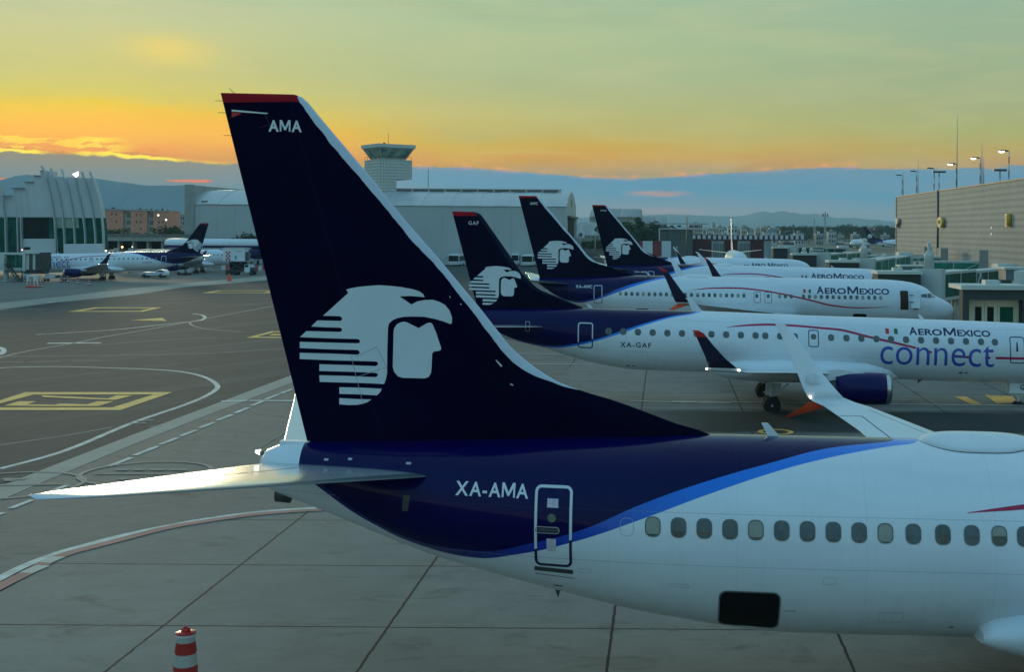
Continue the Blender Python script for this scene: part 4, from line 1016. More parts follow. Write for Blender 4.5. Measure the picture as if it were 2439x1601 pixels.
        for v in bm.verts: v.co = T.M(4.15-v.co.x+.02, .36, 1.35+v.co.y)
        ng = [c for c in root.children if c.name.startswith('nose_gear')][0]
        me = finish(bm, m_letn); o = link('gear_letter', me, ng); o.location = -ng.location
    return root
pg = at(1050.7, 492, 73)
GAF = jet190((pg.x, 73, .2), rad(.3), rad(1.2), 'XA-GAF', 'white and navy regional jet with XA-GAF on its side, parked behind the nearest airliner', 1, near=True, group=GRP)
# two aircraft across the apron on the left, noses to the left
pl_ = at(485, 521, 240)
LJ = jet190((pl_.x, 240, 0.0), 0, rad(1.0), 'XA-GAC', 'regional jet nosed left into the glass terminal, its navy tail in front of the hangar', -1, rot=rad(180+8), group='jets parked on the far side of the apron')
for o in list(LJ.children_recursive):
    if o.name.split('.')[0] in ('tail_code',): bpy.data.objects.remove(o)
pl2 = at(665, 521, 278)
LJ2 = jet190((pl2.x, 278, 0.0), 0, rad(1.0), None, 'white jet behind the catering truck, its tail hidden by the nearest fin', -1, rot=rad(180+8), group='jets parked on the far side of the apron')
# plain white airliner seen along its length, and two far ones beside the field
WA = airliner737((47.5*.33, 300, 0), 0, 0, '', '', 'all white airliner seen end on behind the row of jets', plain=True, windows=False)
pw = at(1699, 560, 292); WA.location = (pw.x, 292, 0); WA.rotation_euler = (0, 0, rad(-90))
FA = airliner737((0, 0, 0), 0, 0, '', '', 'small far airliner with a dark fin and cream body at the field edge', plain=True, windows=False)
q_ = at(2026, 560, 760); FA.location = (q_.x, 760, 0); FA.rotation_euler = (0, 0, rad(243)); 
for o in FA.children:
    if o.name.startswith('tail_fin'):
        o.material_slots[0].link = 'OBJECT'; o.material_slots[0].material = m_fin9
FB = airliner737((0, 0, 0), 0, 0, 'AMX', 'AMX', 'far airliner with a navy tail beside the corner of the perforated terminal', group=None, lod=1)
q_ = at(2016, 560, 700); FB.location = (q_.x, 700, 0); FB.rotation_euler = (0, 0, rad(-25))
FC = airliner737((0, 0, 0), 0, 0, 'AMX', 'AMX', 'distant dark tail in front of the maroon and white building', group=None, lod=1)
q_ = at(1612, 545, 560); FC.location = (q_.x, 560, -.3); FC.rotation_euler = (0, 0, rad(-70)); FC.scale = (.85, .85, .9)
for R_ in (FB, FC):
    for o in list(R_.children_recursive):
        if o.name.split('.')[0] in ('registration', 'tail_code', 'window', 'landing_gear') and o.name.split('.')[0] != 'landing_gear': bpy.data.objects.remove(o)
# ================================================================ SETTING: ground, markings
ZR = {1: (0, 300, 3.3957), 2: (800, 300, 3.3957), 3: (1340, 440, 3.3957), 4: (1840, 240, 3.9048), 5: (1840, 560, 3.9048), 6: (1040, 640, 3.3957), 7: (1600, 720, 2.789), 'g': (0, 640, 3.1878), 'h': (0, 1100, 3.1176), 'L': (0, 380, 4.88), 'O': (230, 440, 5.95), 'r': (2100, 580, 7.02), 'm': (1600, 480, 5.95), 'n': (1740, 560, 5.667), 'k': (1300, 480, 7.0), 'w': (2120, 420, 7.461)}
def zp(k, x, y):
    a, b, s = ZR[k]; return ((a+x/s)/1.0248, (b+y/s)/1.0248)
def GZ(k, x, y, z=0.0): return gnd(*zp(k, x, y), z)
def ground_mat(name, c1, c2, joints=None, streak=(1, 1, 1), stain=True, extra=None, rough=.8):
    m = bpy.data.materials.new(name); m.use_nodes = True; t = NT(m.node_tree); b = t.n['Principled BSDF']
    co = t.add('ShaderNodeTexCoord').outputs['Object']; x, y, z = t.sep(co)
    n1 = t.noise(t.scalev(co, *streak), .12, 7, .65); n2 = t.noise(co, .9, 6, .65); n3 = t.noise(co, 7.0, 4, .6)
    base = t.ramp(n1, [(.3, (*c1, 1)), (.7, (*c2, 1))])
    base = t.mix(t.m('MULTIPLY', t.m('SUBTRACT', n2, .42), 1.6, clamp=True), base, tuple(q*.74 for q in c1)+(1,))
    base = t.mix(t.m('MULTIPLY', t.m('SUBTRACT', n3, .5), 1.0, clamp=True), base, tuple(min(1, q*1.25) for q in c2)+(1,))
    if stain:
        n4 = t.noise(t.scalev(co, 1.0, 2.2, 1), .33, 7, .72, .8)
        base = t.mix(t.m('MULTIPLY', t.m('SUBTRACT', n4, .555), 5.5, clamp=True), base, tuple(q*.52 for q in c1)+(1,))
    if joints:
        x0, px_, y0, py_, w = joints
        # every slab its own tint
        cell = t.comb(t.m('FLOOR', t.m('DIVIDE', t.m('SUBTRACT', x, x0), px_)), t.m('FLOOR', t.m('DIVIDE', t.m('SUBTRACT', y, y0), py_)), 0.0)
        wn = t.add('ShaderNodeTexWhiteNoise', noise_dimensions='3D'); t.l.new(cell, wn.inputs['Vector'])
        base = t.mix(t.m('MULTIPLY', wn.outputs['Value'], .22), base, tuple(q*.75 for q in c1)+(1,))
        wob = t.m('MULTIPLY', t.m('SUBTRACT', t.noise(co, 2.5, 5, .7), .5), .10)
        for v, o, p in ((x, x0, px_), (y, y0, py_)):
            f = t.m('FRACT', t.m('DIVIDE', t.m('ADD', t.m('SUBTRACT', v, o), wob), p))
            d = t.m('MULTIPLY', t.m('MINIMUM', f, t.m('SUBTRACT', 1.0, f)), p)
            base = t.mix(t.m('MULTIPLY', t.m('LESS_THAN', d, w), .9), base, tuple(q*.08 for q in c1)+(1,))
    if extra: base = extra(t, base, co, x, y)
    t.put(b.inputs['Base Color'], base); b.inputs['Roughness'].default_value = rough; b.inputs['Specular IOR Level'].default_value = .12
    bu = t.add('ShaderNodeBump'); bu.inputs['Strength'].default_value = .25; bu.inputs['Distance'].default_value = .02
    t.l.new(n3, bu.inputs['Height']); t.l.new(bu.outputs[0], b.inputs['Normal'])
    return m
def sheet(name, pts, m, z, n=1):
    mb = MB(); mb.poly([(p[0], p[1], z) for p in pts]); o = mb.build(name, m); tag(o, kind='structure')
    return o
CON1, CON2 = (.205, .198, .172), (.262, .250, .215)
ASP1, ASP2 = (.050, .060, .059), (.072, .082, .079)
mb = MB(); mb.poly([(-13500, -300, 0), (13500, -300, 0), (13500, 12000, 0), (-13500, 12000, 0)])
gr = mb.build('ground', ground_mat('worn_airfield_concrete', tuple(q*.80 for q in CON1), tuple(q*.82 for q in CON2), streak=(1, .5, 1))); tag(gr, kind='structure')
jy0 = gnd(600, 1458).y; jy1 = gnd(600, 1315).y; jx0 = gnd(1985, 1562).x
jx1 = gnd(1410, 1562).x
def apron_extra(t, base, co, x, y):
    # broad band of old oil and rubber by the near stand's service road
    nn = t.noise(t.scalev(co, .35, 1.6, 1), .30, 7, .7, .5)
    ya = gnd(1800, 952).y; yb = gnd(1800, 1012).y
    d = t.m('DIVIDE', t.m('ABSOLUTE', t.m('SUBTRACT', y, (ya+yb)/2)), (ya-yb)/2)
    f = t.m('MULTIPLY', t.m('SUBTRACT', t.m('ADD', t.m('SUBTRACT', 1.25, d), nn), .72), 3.0, clamp=True)
    f = t.m('MULTIPLY', f, t.m('MULTIPLY', t.m('ADD', x, 6.0), .12, clamp=True))
    base = t.mix(t.m('MULTIPLY', f, .92), base, (.022, .031, .030, 1))
    return base
con = ground_mat('apron_concrete_slabs', CON1, CON2, (jx0, abs(jx0-jx1), jy0, abs(jy1-jy0), .035), extra=apron_extra)
edge = [GZ('h', *p) for p in ((-700, 1300), (-300, 1040), (0, 900), (200, 800), (450, 700), (700, 630), (900, 575), (1200, 508), (1500, 452), (1900, 397), (2265, 365), (2700, 340), (3400, 318))]
sheet('apron', [(-3, -40), (80, -40), (80, 140), (-10, 140), (edge[-1].x+3, edge[-1].y+10)]+[(p.x, p.y) for p in edge[::-1]]+[(-12, 5)], con, .004)
st_u = [GZ('g', *p) for p in ((-900, 2010), (495, 1465), (1000, 1270), (1600, 1045), (2200, 818))]
st_l = [GZ('g', *p) for p in ((-900, 2150), (390, 1600), (1000, 1345), (1600, 1108), (2225, 868))]
def ext(a, b, L): d = (b-a).normalized(); return b+d*L
e1, e2 = ext(st_u[-2], st_u[-1], 260), ext(st_l[-2], st_l[-1], 260)
def asp_extra(t, base, co, x, y):
    a, b = GZ('g', 0, 640), GZ('g', 1900, 470); ang = math.atan2(b.y-a.y, b.x-a.x)
    mp = t.add('ShaderNodeMapping'); t.l.new(co, mp.inputs['Vector']); mp.inputs['Rotation'].default_value = (0, 0, -ang); q = t.scalev(mp.outputs[0], .018, .35, 1)
    n = t.noise(q, 1.0, 6, .62, .4); base = t.mix(t.m('MULTIPLY', t.m('SUBTRACT', n, .50), 4.0, clamp=True), base, (.115, .128, .118, 1))
    q2 = t.scalev(mp.outputs[0], .03, .9, 1); n2 = t.noise(q2, 1.0, 5, .6, .3)
    return t.mix(t.m('MULTIPLY', t.m('SUBTRACT', n2, .55), 4.0, clamp=True), base, (.045, .046, .044, 1))
asp = ground_mat('taxiway_asphalt', ASP1, ASP2, streak=(.3, 1, 1), rough=.85, extra=asp_extra)
sheet('taxiway', [st_u[0], st_u[1], st_u[2], st_u[3], st_u[4], e1, (e1.x-60, e1.y+10), GZ('g', 2010, 90), GZ('g', 1400, 145), GZ('g', 1000, 205), GZ('g', 400, 262), GZ('g', 0, 318), GZ('g', -900, 380), GZ('g', -900, 1400)], asp, .006)
m_palecon = ground_mat('pale_concrete_strip', (.31, .30, .25), (.37, .36, .30), stain=False)
sheet('shoulder_strip', st_u+[e1, e2]+st_l[::-1], m_palecon, .010)
sheet('shoulder_strip', [GZ('g', *p) for p in ((-300, 290), (0, 265), (600, 200), (1000, 152), (1500, 105), (2010, 60), (2400, 30), (2400, 52), (2010, 92), (1400, 142), (1000, 203), (400, 262), (0, 312), (-300, 345))], m_palecon, .010)
m_mw = mat('worn_white_marking', (.62, .60, .52), .8, 0, .25, 1.2, c2=(.36, .35, .30)); m_mwf = mat('faded_marking', (.26, .25, .22), .8, 0, .25, 1.5, c2=(.13, .13, .115))
m_my = mat('worn_yellow_marking', (.95, .50, .10), .8, 0, .12, .8, c2=(.62, .34, .10)); m_mr = mat('worn_red_marking', (.40, .17, .14), .8, 0, .25, .7, c2=(.25, .13, .11))
def catm(pts, n=8):
    if len(pts) < 3: return pts
    P = [pts[0]]+list(pts)+[pts[-1]]; out = []
    for i in range(1, len(P)-2):
        a, b, c, d = P[i-1], P[i], P[i+1], P[i+2]
        for k in range(n):
            t = k/n; out.append(.5*((2*b)+(c-a)*t+(2*a-5*b+4*c-d)*t*t+(3*b-a-3*c+d)*t**3))
    out.append(pts[-1]); return out
MARKZ = [.0115]
def stroke(name, pts, w, m, smooth=True, closed=False):
    """painted line on the ground, w wide"""
    pts = [Vector((p[0], p[1], 0)) for p in pts]
    if smooth: pts = catm(pts)
    MARKZ[0] += .00025; z = MARKZ[0]; mb = MB(); L = []
    for i, p in enumerate(pts):
        a, b = pts[max(i-1, 0)], pts[min(i+1, len(pts)-1)]
        if closed: a, b = pts[(i-1) % len(pts)], pts[(i+1) % len(pts)]
        d = (b-a).normalized(); n = Vector((-d.y, d.x, 0))*w/2
        L.append((mb.bm.verts.new((p.x+n.x, p.y+n.y, z)), mb.bm.verts.new((p.x-n.x, p.y-n.y, z))))
    if closed: L.append(L[0])
    for a, b in zip(L, L[1:]): mb.bm.faces.new((a[0], b[0], b[1], a[1]))
    o = mb.build(name, m); tag(o, kind='structure'); return o
def patch(name, pts, m):
    MARKZ[0] += .00025; mb = MB(); mb.poly([(p[0], p[1], MARKZ[0]) for p in pts]); o = mb.build(name, m); tag(o, kind='structure')
G = lambda L, k='g': [GZ(k, *p) for p in L]
stroke('taxiway_line', G([(-700, 790), (0, 757), (400, 748), (700, 754), (1200, 772), (1430, 796), (1570, 835), (1640, 880), (1648, 915), (1570, 968), (1400, 1040), (1000, 1178), (500, 1385), (0, 1525)]), .30, m_mw)
stroke('taxiway_line', G([(0, 672), (1000, 660), (1600, 645), (2150, 612), (2400, 600)]), .28, m_mwf)
stroke('taxiway_line', G([(-200, 725), (0, 680), (200, 632), (600, 562), (800, 520), (1100, 470), (1500, 395), (2070, 287), (2300, 245)]), .35, m_mwf)
stroke('taxiway_line', G([(1465, 345), (1530, 355), (1556, 372), (1540, 390), (1500, 400), (1400, 411), (1200, 432), (900, 465), (600, 485), (270, 505)]), .35, m_mw)
stroke('taxiway_line', G([(1445, 405), (1442, 418), (1465, 437), (1540, 457), (1700, 475), (1845, 485)]), .3, m_mwf)
stroke('taxiway_line', G([(700, 585), (1200, 550), (1650, 525)]), .25, m_mwf)
stroke('taxiway_line', G([(-40, 598), (0, 603), (26, 618), (24, 640), (0, 655), (-60, 665)]), .4, m_mw)
stroke('taxiway_line', G([(0, 1345), (250, 1310), (550, 1265), (850, 1210)]), .16, m_mwf)
stroke('taxiway_line', G([(0, 318), (390, 312)]), .3, m_mwf, False); stroke('taxiway_line', G([(700, 230), (780, 232)]), .5, m_mwf, False)
stroke('taxiway_line', G([(355, 258), (410, 256)]), .9, m_mw, False)
stroke('taxiway_line', G([(357, 571), (550, 569)]), .95, m_mw, False); stroke('taxiway_line', G([(572, 569), (765, 568)]), .95, m_mw, False)
for a, b in (((0, 712), (180, 714)), ((220, 712), (455, 706)), ((540, 703), (765, 702)), ((1880, 278), (2070, 272)), ((1220, 330), (1380, 330)), ((980, 1180), (1110, 1178)), ((1030, 1165), (1170, 1152)), ((1140, 1205), (1230, 1200)), ((1570, 398), (1660, 398))):
    stroke('lane_dash', G([a, b]), .28, m_mwf, False)
for a, b in (((820, 1510), (1000, 1440)), ((1020, 1425), (1205, 1352)), ((1215, 1342), (1350, 1290)), ((1370, 1277), (1490, 1232)), ((1515, 1215), (1630, 1172)), ((1650, 1158), (1765, 1113)), ((1780, 1104), (1890, 1060)), ((1910, 1047), (2005, 1008)), ((2018, 998), (2120, 958)), ((2135, 952), (2218, 920)), ((2235, 912), (2330, 875))):
    stroke('lane_dash', G([a, b]), .26, m_mw, False)
for a, b in (((75, 355), (240, 290)), ((340, 245), (500, 180)), ((-90, 430), (20, 385))): stroke('lane_dash', G([a, b], 'h'), .24, m_mw, False)
stroke('stop_line', G([(1680, 1012), (1880, 1008)]), .5, m_mw, False); stroke('stop_line', G([(1890, 1008), (2400, 1010)]), .42, m_mw, False)
stroke('faint_line', G([(1940, 1385), (2130, 1270), (2180, 1235)]), .07, m_mwf, False)
# yellow boxes
def ybox(o_, i_):
    MARKZ[0] += .00025; mb = MB(); A_ = [mb.bm.verts.new((p.x, p.y, MARKZ[0])) for p in G(o_)]; B_ = [mb.bm.verts.new((p.x, p.y, MARKZ[0])) for p in G(i_)]
    for k in range(4): mb.bm.faces.new((A_[k], A_[(k+1) % 4], B_[(k+1) % 4], B_[k]))
    tag(mb.build('box_marking', m_my), kind='structure')
ybox([(190, 944), (1314, 944), (915, 1081), (-225, 1081)], [(255, 963), (1165, 962), (855, 1060), (-110, 1060)])
ybox([(510, 332), (720, 298), (1232, 298), (1085, 331)], [(620, 326), (750, 304), (1150, 304), (1060, 325)])
ybox([(1530, 189), (1650, 169), (2120, 168), (2040, 189)], [(1610, 185), (1680, 173), (2060, 172), (2000, 185)])
ybox([(1868, 530), (2060, 480), (2500, 480), (2330, 532)], [(1950, 522), (2085, 487), (2430, 488), (2300, 523)])
patch('box_marking', G([(310, 968), (820, 992), (885, 968), (1012, 968), (880, 1003), (760, 1001), (330, 982)]), m_my)
patch('box_marking', G([(30, 1048), (140, 1014), (278, 1014), (210, 1037), (420, 1040), (450, 1031), (660, 1037), (740, 1014), (865, 1014), (750, 1050), (430, 1051)]), m_my)
patch('arrow_marking', G([(990, 396), (1230, 378), (1268, 402)]), m_my)
patch('box_marking', G([(2070, 500), (2250, 500), (2240, 512), (2040, 512)]), m_my)
hw = [(-600, 1240), (-250, 1010), (0, 875), (200, 775), (450, 682), (700, 612), (900, 560), (1200, 495), (1500, 440), (1900, 385), (2265, 357), (2600, 340)]
stroke('stand_boundary', G(hw, 'h'), .34, m_mw); stroke('stand_boundary', G([(x, y+(60 if x < 300 else 26 if x < 1000 else 14)) for x, y in hw], 'h'), .42, m_mr)
for a, b in (((190, 835), (325, 780)), ((325, 758), (440, 715))): stroke('stand_boundary', G([a, b], 'h'), .42, mat('cream_marking', (.50, .47, .38), .8), False)
def ring(k, c, l, r, w, m, squash=1.0):
    C_ = GZ(k, *c); a, b = GZ(k, *l), GZ(k, *r); R_ = abs(b.x-a.x)/2
    pts = [(C_.x+R_*math.cos(2*math.pi*i/48), C_.y+R_*squash*math.sin(2*math.pi*i/48)) for i in range(48)]
    stroke('circle_marking', pts, w, m, False, True)
m_pk = mat('faded_pink_marking', (.30, .23, .20), .8, 0, .3, .5, c2=(.2, .2, .18))
ring('h', (1085, 88), (620, 90), (1550, 90), .20, m_pk)
ring('h', (60, 180), (-470, 180), (585, 180), .20, m_pk)
ring('h', (-1000, 300), (-1500, 300), (-480, 300), .2, m_pk)
stroke('circle_marking', G([(700, 96), (1370, 98)], 'h'), .22, m_mwf, False); stroke('circle_marking', G([(0, 182), (510, 172)], 'h'), .26, m_mwf, False)
for a, b in ((860, 960), (985, 1080), (1110, 1230), (1255, 1385), (30, 110), (20, 190), (880, 945)):
    y_ = 65 if a > 850 and b != 945 else (145 if a == 30 else 135)
    stroke('circle_lettering', G([(a, y_), (b, y_+2)], 'h'), .35, mat('faded_letter_marking', (.19, .21, .20), .8, 0, .4, 3), False)
stroke('stand_line', G([(560, 688), (1030, 702)], 6), .22, m_mw, False); stroke('stand_line', G([(1030, 738), (1170, 738)], 6), .2, m_mwf, False)
stroke('stand_line', G([(640, 783), (720, 781), (1380, 775)], 6), .22, m_mw, False)
stroke('stand_line', G([(1560, 1078), (1800, 1083), (2380, 1095)], 6), .26, m_mw, False); stroke('stand_line', G([(0, 664), (600, 672), (1400, 682), (2340, 692)], 7), .30, m_mw, False)
patch('stand_number', G([(1880, 633), (1955, 633), (2060, 685), (1985, 683)], 7), m_my); patch('stand_number', G([(2078, 622), (2262, 630), (2300, 672), (2160, 680)], 7), m_my)
patch('stand_number', G([(1530, 655), (1600, 650), (1612, 660), (1545, 664)], 7), m_mwf)
ring(7, (690, 868), (590, 868), (795, 868), .25, m_my)
C_ = GZ(7, 700, 870); patch('manhole_cover', [(C_.x+.45*math.cos(i*.52), C_.y+.45*math.sin(i*.52)) for i in range(12)], m_dgrey)
stroke('faint_line', G([(880, 860), (1010, 850), (1180, 812)], 7), .05, m_dgrey, False)
# far field: dry grass
m_field = ground_mat('dry_grass', (.17, .15, .105), (.25, .215, .15), streak=(.15, 1, 1), rough=.95)
sheet('grass_field', [(60, 520), (420, 520), (1400, 1500), (1400, 1900), (-100, 1900), (20, 900)], m_field, .02)
m_gf2 = ground_mat('dark_verge', (.075, .085, .06), (.11, .12, .085), streak=(.1, 1, 1), rough=.95)
sheet('far_verge', [(-3000, 1300), (3500, 1300), (5000, 7500), (-5000, 7500)], m_gf2, .04)
# ---------------------------------------------------------------- mountains
def ridge(name, pts, Y, foot, m, jag, seed):
    rnd = random.Random(seed); P_ = []
    xs = [p[0] for p in pts]; n = 240; mb = MB(); rows = []
    for i in range(n+1):
        px = xs[0]+(xs[-1]-xs[0])*i/n; py = interp(pts, px, 1); top = at(px, py, Y)
        h = max(5, top.z+jag*(math.sin(i*.9+seed)*.4+math.sin(i*2.3)*.3+rnd.uniform(-.4, .4))); row = []
        for k in range(7):
            t = k/6; row.append(mb.bm.verts.new((top.x*(1-.12*(1-t)), Y-foot*(1-t)+rnd.uniform(-40, 40)*(0 < k < 6), h*(t**1.5)+rnd.uniform(-1, 1)*jag*(0 < k < 6))))
        row.append(mb.bm.verts.new((top.x*1.1, Y+foot, 0))); rows.append(row)
    for a, b in zip(rows, rows[1:]):
        for k in range(len(a)-1):
            f = mb.bm.faces.new((a[k], a[k+1], b[k+1], b[k])); f.smooth = True
    tag(mb.build(name, m), kind='structure')
m_mt = mat('haze_tinted_forest', (.085, .17, .22), .95, 0, .3, .002, spec=.1)  # forest green pushed toward blue: part of the haze is in this colour
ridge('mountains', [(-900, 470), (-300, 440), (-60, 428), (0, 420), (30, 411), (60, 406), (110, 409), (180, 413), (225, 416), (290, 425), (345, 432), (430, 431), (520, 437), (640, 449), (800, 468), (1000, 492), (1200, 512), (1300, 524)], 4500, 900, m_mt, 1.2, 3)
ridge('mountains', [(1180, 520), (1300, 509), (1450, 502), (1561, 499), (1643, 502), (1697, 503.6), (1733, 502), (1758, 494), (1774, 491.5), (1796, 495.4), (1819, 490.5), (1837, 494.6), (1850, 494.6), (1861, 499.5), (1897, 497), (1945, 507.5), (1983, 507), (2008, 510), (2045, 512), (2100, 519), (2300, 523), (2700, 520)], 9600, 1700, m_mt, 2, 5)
# ================================================================ BUILDINGS
m_hw = mat('hangar_cladding', (.45, .47, .46), .55, 0, .06, .08); m_hr = mat('hangar_roof_sheet', (.50, .54, .54), .35, .25, .06, .3, stretch=(1, .1, .1))
m_conc = mat('weathered_concrete', (.33, .33, .30), .8, 0, .15, .4); m_gz = mat('green_tinted_glass', (.006, .105, .07), .5, 0, .4, .6, spec=.12, c2=(.003, .04, .03))
m_gz2 = mat('pale_green_glass', (.03, .21, .14), .5, 0, .4, .5, spec=.12, c2=(.012, .11, .075)); m_dz = mat('dark_glass', (.006, .014, .014), .4, 0, .4, .8, spec=.15)
def hangar():
    R_ = empty('hangar', (-78, 350, 0)); tag(R_, 'big grey hangar with a curved pale roof behind the nearest tail fin', 'hangar')
    W_ = 51.3; D = 36.0; E_, P_ = 15.8, 20.1
    arc = [(D*i/20, E_+(P_-E_)*math.sin(math.pi*i/20)**.8) for i in range(21)]
    mb = MB(); mb.box(-W_, W_, 0, D, 0, E_); 
    mb.prism([(W_-.02, y, z) for y, z in [(0, E_-.02)]+arc[1:-1]+[(D, E_-.02)]], (-.5, 0, 0)); mb.build('wall', m_hw, R_)
    mb = MB(); xs = [-W_+.3+ (2*W_-.3)*i/26 for i in range(27)]
    for i, (xa, xb) in enumerate(zip(xs, xs[1:])):
        for (y0, z0), (y1, z1) in zip(arc, arc[1:]):
            lift = .10 if i % 2 else 0.0
            mb.prism([(xa, y0-.25*(y0 == 0), z0+.08), (xa, y1, z1+.08), (xa, y1, z1+.2+lift), (xa, y0-.25*(y0 == 0), z0+.2+lift)], (xb-xa, 0, 0), 0)
    mb.build('roof', m_hr, R_)
    for i in range(22):
        x = -W_+3+i*4.7
        mb = MB(); mb.box(x, x+.08, -.03, .0, .2, E_-.1); mb.build('cladding_joint', mat('joint_grey', (.36, .38, .38), .6), R_)  # slightly darker grey strip along each cladding joint
    mb = MB(); x0, x1 = -8.0, W_-3.0; mb.box(x0, x1, D/2-3, D/2+3, P_+.85, P_+1.1); mb.box(x0+.3, x1-.3, D/2-2.2, D/2+2.2, P_-.1, P_+.85, 1); o = mb.build('clerestory', [m_hr, mat('clerestory_glass', (.16, .19, .19), .3)], R_)
    for i in range(13): mb = MB(); q = x0+.5+(x1-x0-1)*i/12; mb.box(q-.25, q+.25, D/2-2.5, D/2-2.2, P_, P_+.84); mb.build('post', m_hr, o)
    mb = MB(); mb.box(-W_-.8, -W_+.5, -.4, 38.5, 0, 21.2); mb.build('parapet', m_conc, R_)
    mb = MB(); mb.box(-W_-.9, -W_+1.7, -.5, -.05, 0, 21.25); mb.build('parapet', m_conc, R_)
    mb = MB(); mb.box(-W_+.6, -W_+1.3, 1, 1.6, 14.2, 15.2); mb.bar((-W_+.7, .5, 15.4), (-W_+3.5, 1.5, 16.3), .12); mb.box(-W_+3.2, -W_+4.8, .8, 1.8, 16.2, 16.9); mb.build('floodlight', m_dgrey, R_)
    for z in (17.8, 19.2, 20.4): mb = MB(); mb.box(-W_+.5, -W_+1.0, 1.2, 2.0, z-.45, z+.3); mb.build('lamp', m_dgrey, R_)
    # open right end
    mb = MB(); mb.box(W_+.02, W_+.08, 3, D-3, 0, 13); mb.build('hangar_door', m_black, R_)
    mb = MB(); mb.box(W_+.05, W_+.9, 2, D-2, 13, 13.5); 
    mb.build('door_hood', m_dgrey, R_)
    for y in (26, 32): mb = MB(); mb.box(W_+.1, W_+.5, y, y+.6, 0, 13); mb.build('door_post', m_hr, R_)
    mb = MB(); mb.box(W_+.02, W_+.1, D/2-1.6, D/2+.2, 16.2, 18.2); mb.build('badge', mat('badge_green', (.05, .12, .08), .6), R_)
    mb = MB(); mb.box(-W_+1, W_, -.06, -.002, .0, 1.7); mb.build('plinth', mat('pale_plinth', (.42, .46, .45), .6), R_)
hangar()
def dots_mat():
    m = bpy.data.materials.new('perforated_tower_panel'); m.use_nodes = True; t = NT(m.node_tree); b = t.n['Principled BSDF']
    co = t.add('ShaderNodeTexCoord'); x, y, z = t.sep(co.outputs['Object']); nx = t.sep(co.outputs['Normal'])[0]
    f = t.m('GREATER_THAN', t.m('ABSOLUTE', nx), .5); u = t.m('ADD', t.m('MULTIPLY', y, f), t.m('MULTIPLY', x, t.m('SUBTRACT', 1.0, f)))
    a = t.m('SUBTRACT', t.m('FRACT', t.m('DIVIDE', u, .86)), .5); c = t.m('SUBTRACT', t.m('FRACT', t.m('DIVIDE', z, .86)), .5)
    d = t.m('SQRT', t.m('ADD', t.m('MULTIPLY', a, a), t.m('MULTIPLY', c, c)))
    n = t.noise(co.outputs['Object'], .4, 5)
    base = t.ramp(n, [(.3, (.47, .47, .42, 1)), (.7, (.55, .54, .49, 1))])
    base = t.mix(t.m('MULTIPLY', t.m('LESS_THAN', d, .22), .9), base, (.07, .08, .078, 1))
    t.put(b.inputs['Base Color'], base); b.inputs['Roughness'].default_value = .75; return m
def tower():
    Yt = 362.0; c = at(881, 450, Yt); a0 = math.atan2(6.0, 8.0)
    R_ = empty('control_tower', (c.x, Yt, 0), (0, 0, a0)); tag(R_, 'concrete control tower with a flared glass cab behind the nearest tail fin', 'control tower')
    md = dots_mat()     # local +x runs along the right face, +y along the left face
    mb = MB(); mb.box(0, 10, 0, 10, 23.7, 29.2); mb.box(0, 5.3, 0, 10, 0, 23.7); mb.build('shaft', md, R_)
    def fr(h0, h1, z0, z1, mis, c_=(5, 5), close=True):
        mb = MB(); A_ = [mb.bm.verts.new((c_[0]+sx_*h0, c_[1]+sy_*h0, z0)) for sx_, sy_ in ((-1, -1), (1, -1), (1, 1), (-1, 1))]
        B_ = [mb.bm.verts.new((c_[0]+sx_*h1, c_[1]+sy_*h1, z1)) for sx_, sy_ in ((-1, -1), (1, -1), (1, 1), (-1, 1))]
        for k in range(4): mb.bm.faces.new((A_[k], A_[(k+1) % 4], B_[(k+1) % 4], B_[k]))
        mb.bm.faces.new(A_[::-1]); mb.bm.faces.new(B_); return mb
    fr(3.7, 3.75, 29.2, 29.75, 0).build('cab_base', m_conc, R_)
    g_ = fr(3.72, 5.2, 29.75, 32.3, 0).build('cab_glass', mat('cab_glass', (.16, .24, .17), .15, 0, .6, .5, c2=(.03, .05, .045), coat=.4), R_)
    for sx_, sy_ in ((-1, -1), (1, -1), (1, 1), (-1, 1)):
        mb = MB(); mb.bar((5+sx_*3.72, 5+sy_*3.72, 29.7), (5+sx_*5.2, 5+sy_*5.2, 32.35), .35); mb.build('mullion', m_conc, g_)
    fr(3.8, 4.7, 31.2, 32.31, 0).build('cab_blind', m_dgrey, g_)
    fr(5.3, 5.72, 32.28, 32.6, 0).build('soffit', m_conc, R_); fr(5.75, 5.78, 32.6, 33.55, 0).build('roof', mat('pale_tower_concrete', (.52, .52, .47), .7, 0, .1, .5), R_)
    mb = MB(); mb.tube([(5, 5, 33.5), (5, 5, 37)], .06, 6); mb.build('mast', m_dgrey, R_)
    mb = MB(); mb.box(3.6, 4.1, 5, 5.4, 33.5, 34.3); mb.build('aerial', m_dgrey, R_)
    for xx, yy in ((0, 9.9), (9.9, 0)):
        mb = MB(); 
        for k in range(6): mb.bar((xx*k/5 if xx else .05, yy*k/5 if yy else .05, 29.2), (xx*k/5 if xx else .05, yy*k/5 if yy else .05, 30.1), .06)
        mb.bar((.05, .05, 30.1), (max(xx, .05), max(yy, .05), 30.1), .07); mb.build('railing', m_dgrey, R_)
tower()
def thin_mast(px, py0, py1, Y, label, r=.12, name='mast'):
    a = at(px, py1, Y); b = at(px, py0, Y); mb = MB(); mb.tube([(0, 0, 0), (0, 0, b.z)], [r, r*.6], 6)
    o = mb.build(name, m_dgrey, None, (a.x, Y, 0)); tag(o, label, 'mast'); return o
thin_mast(995, 392, 440, 420, 'thin mast standing alone above the hangar roof, right of the control tower', .18)
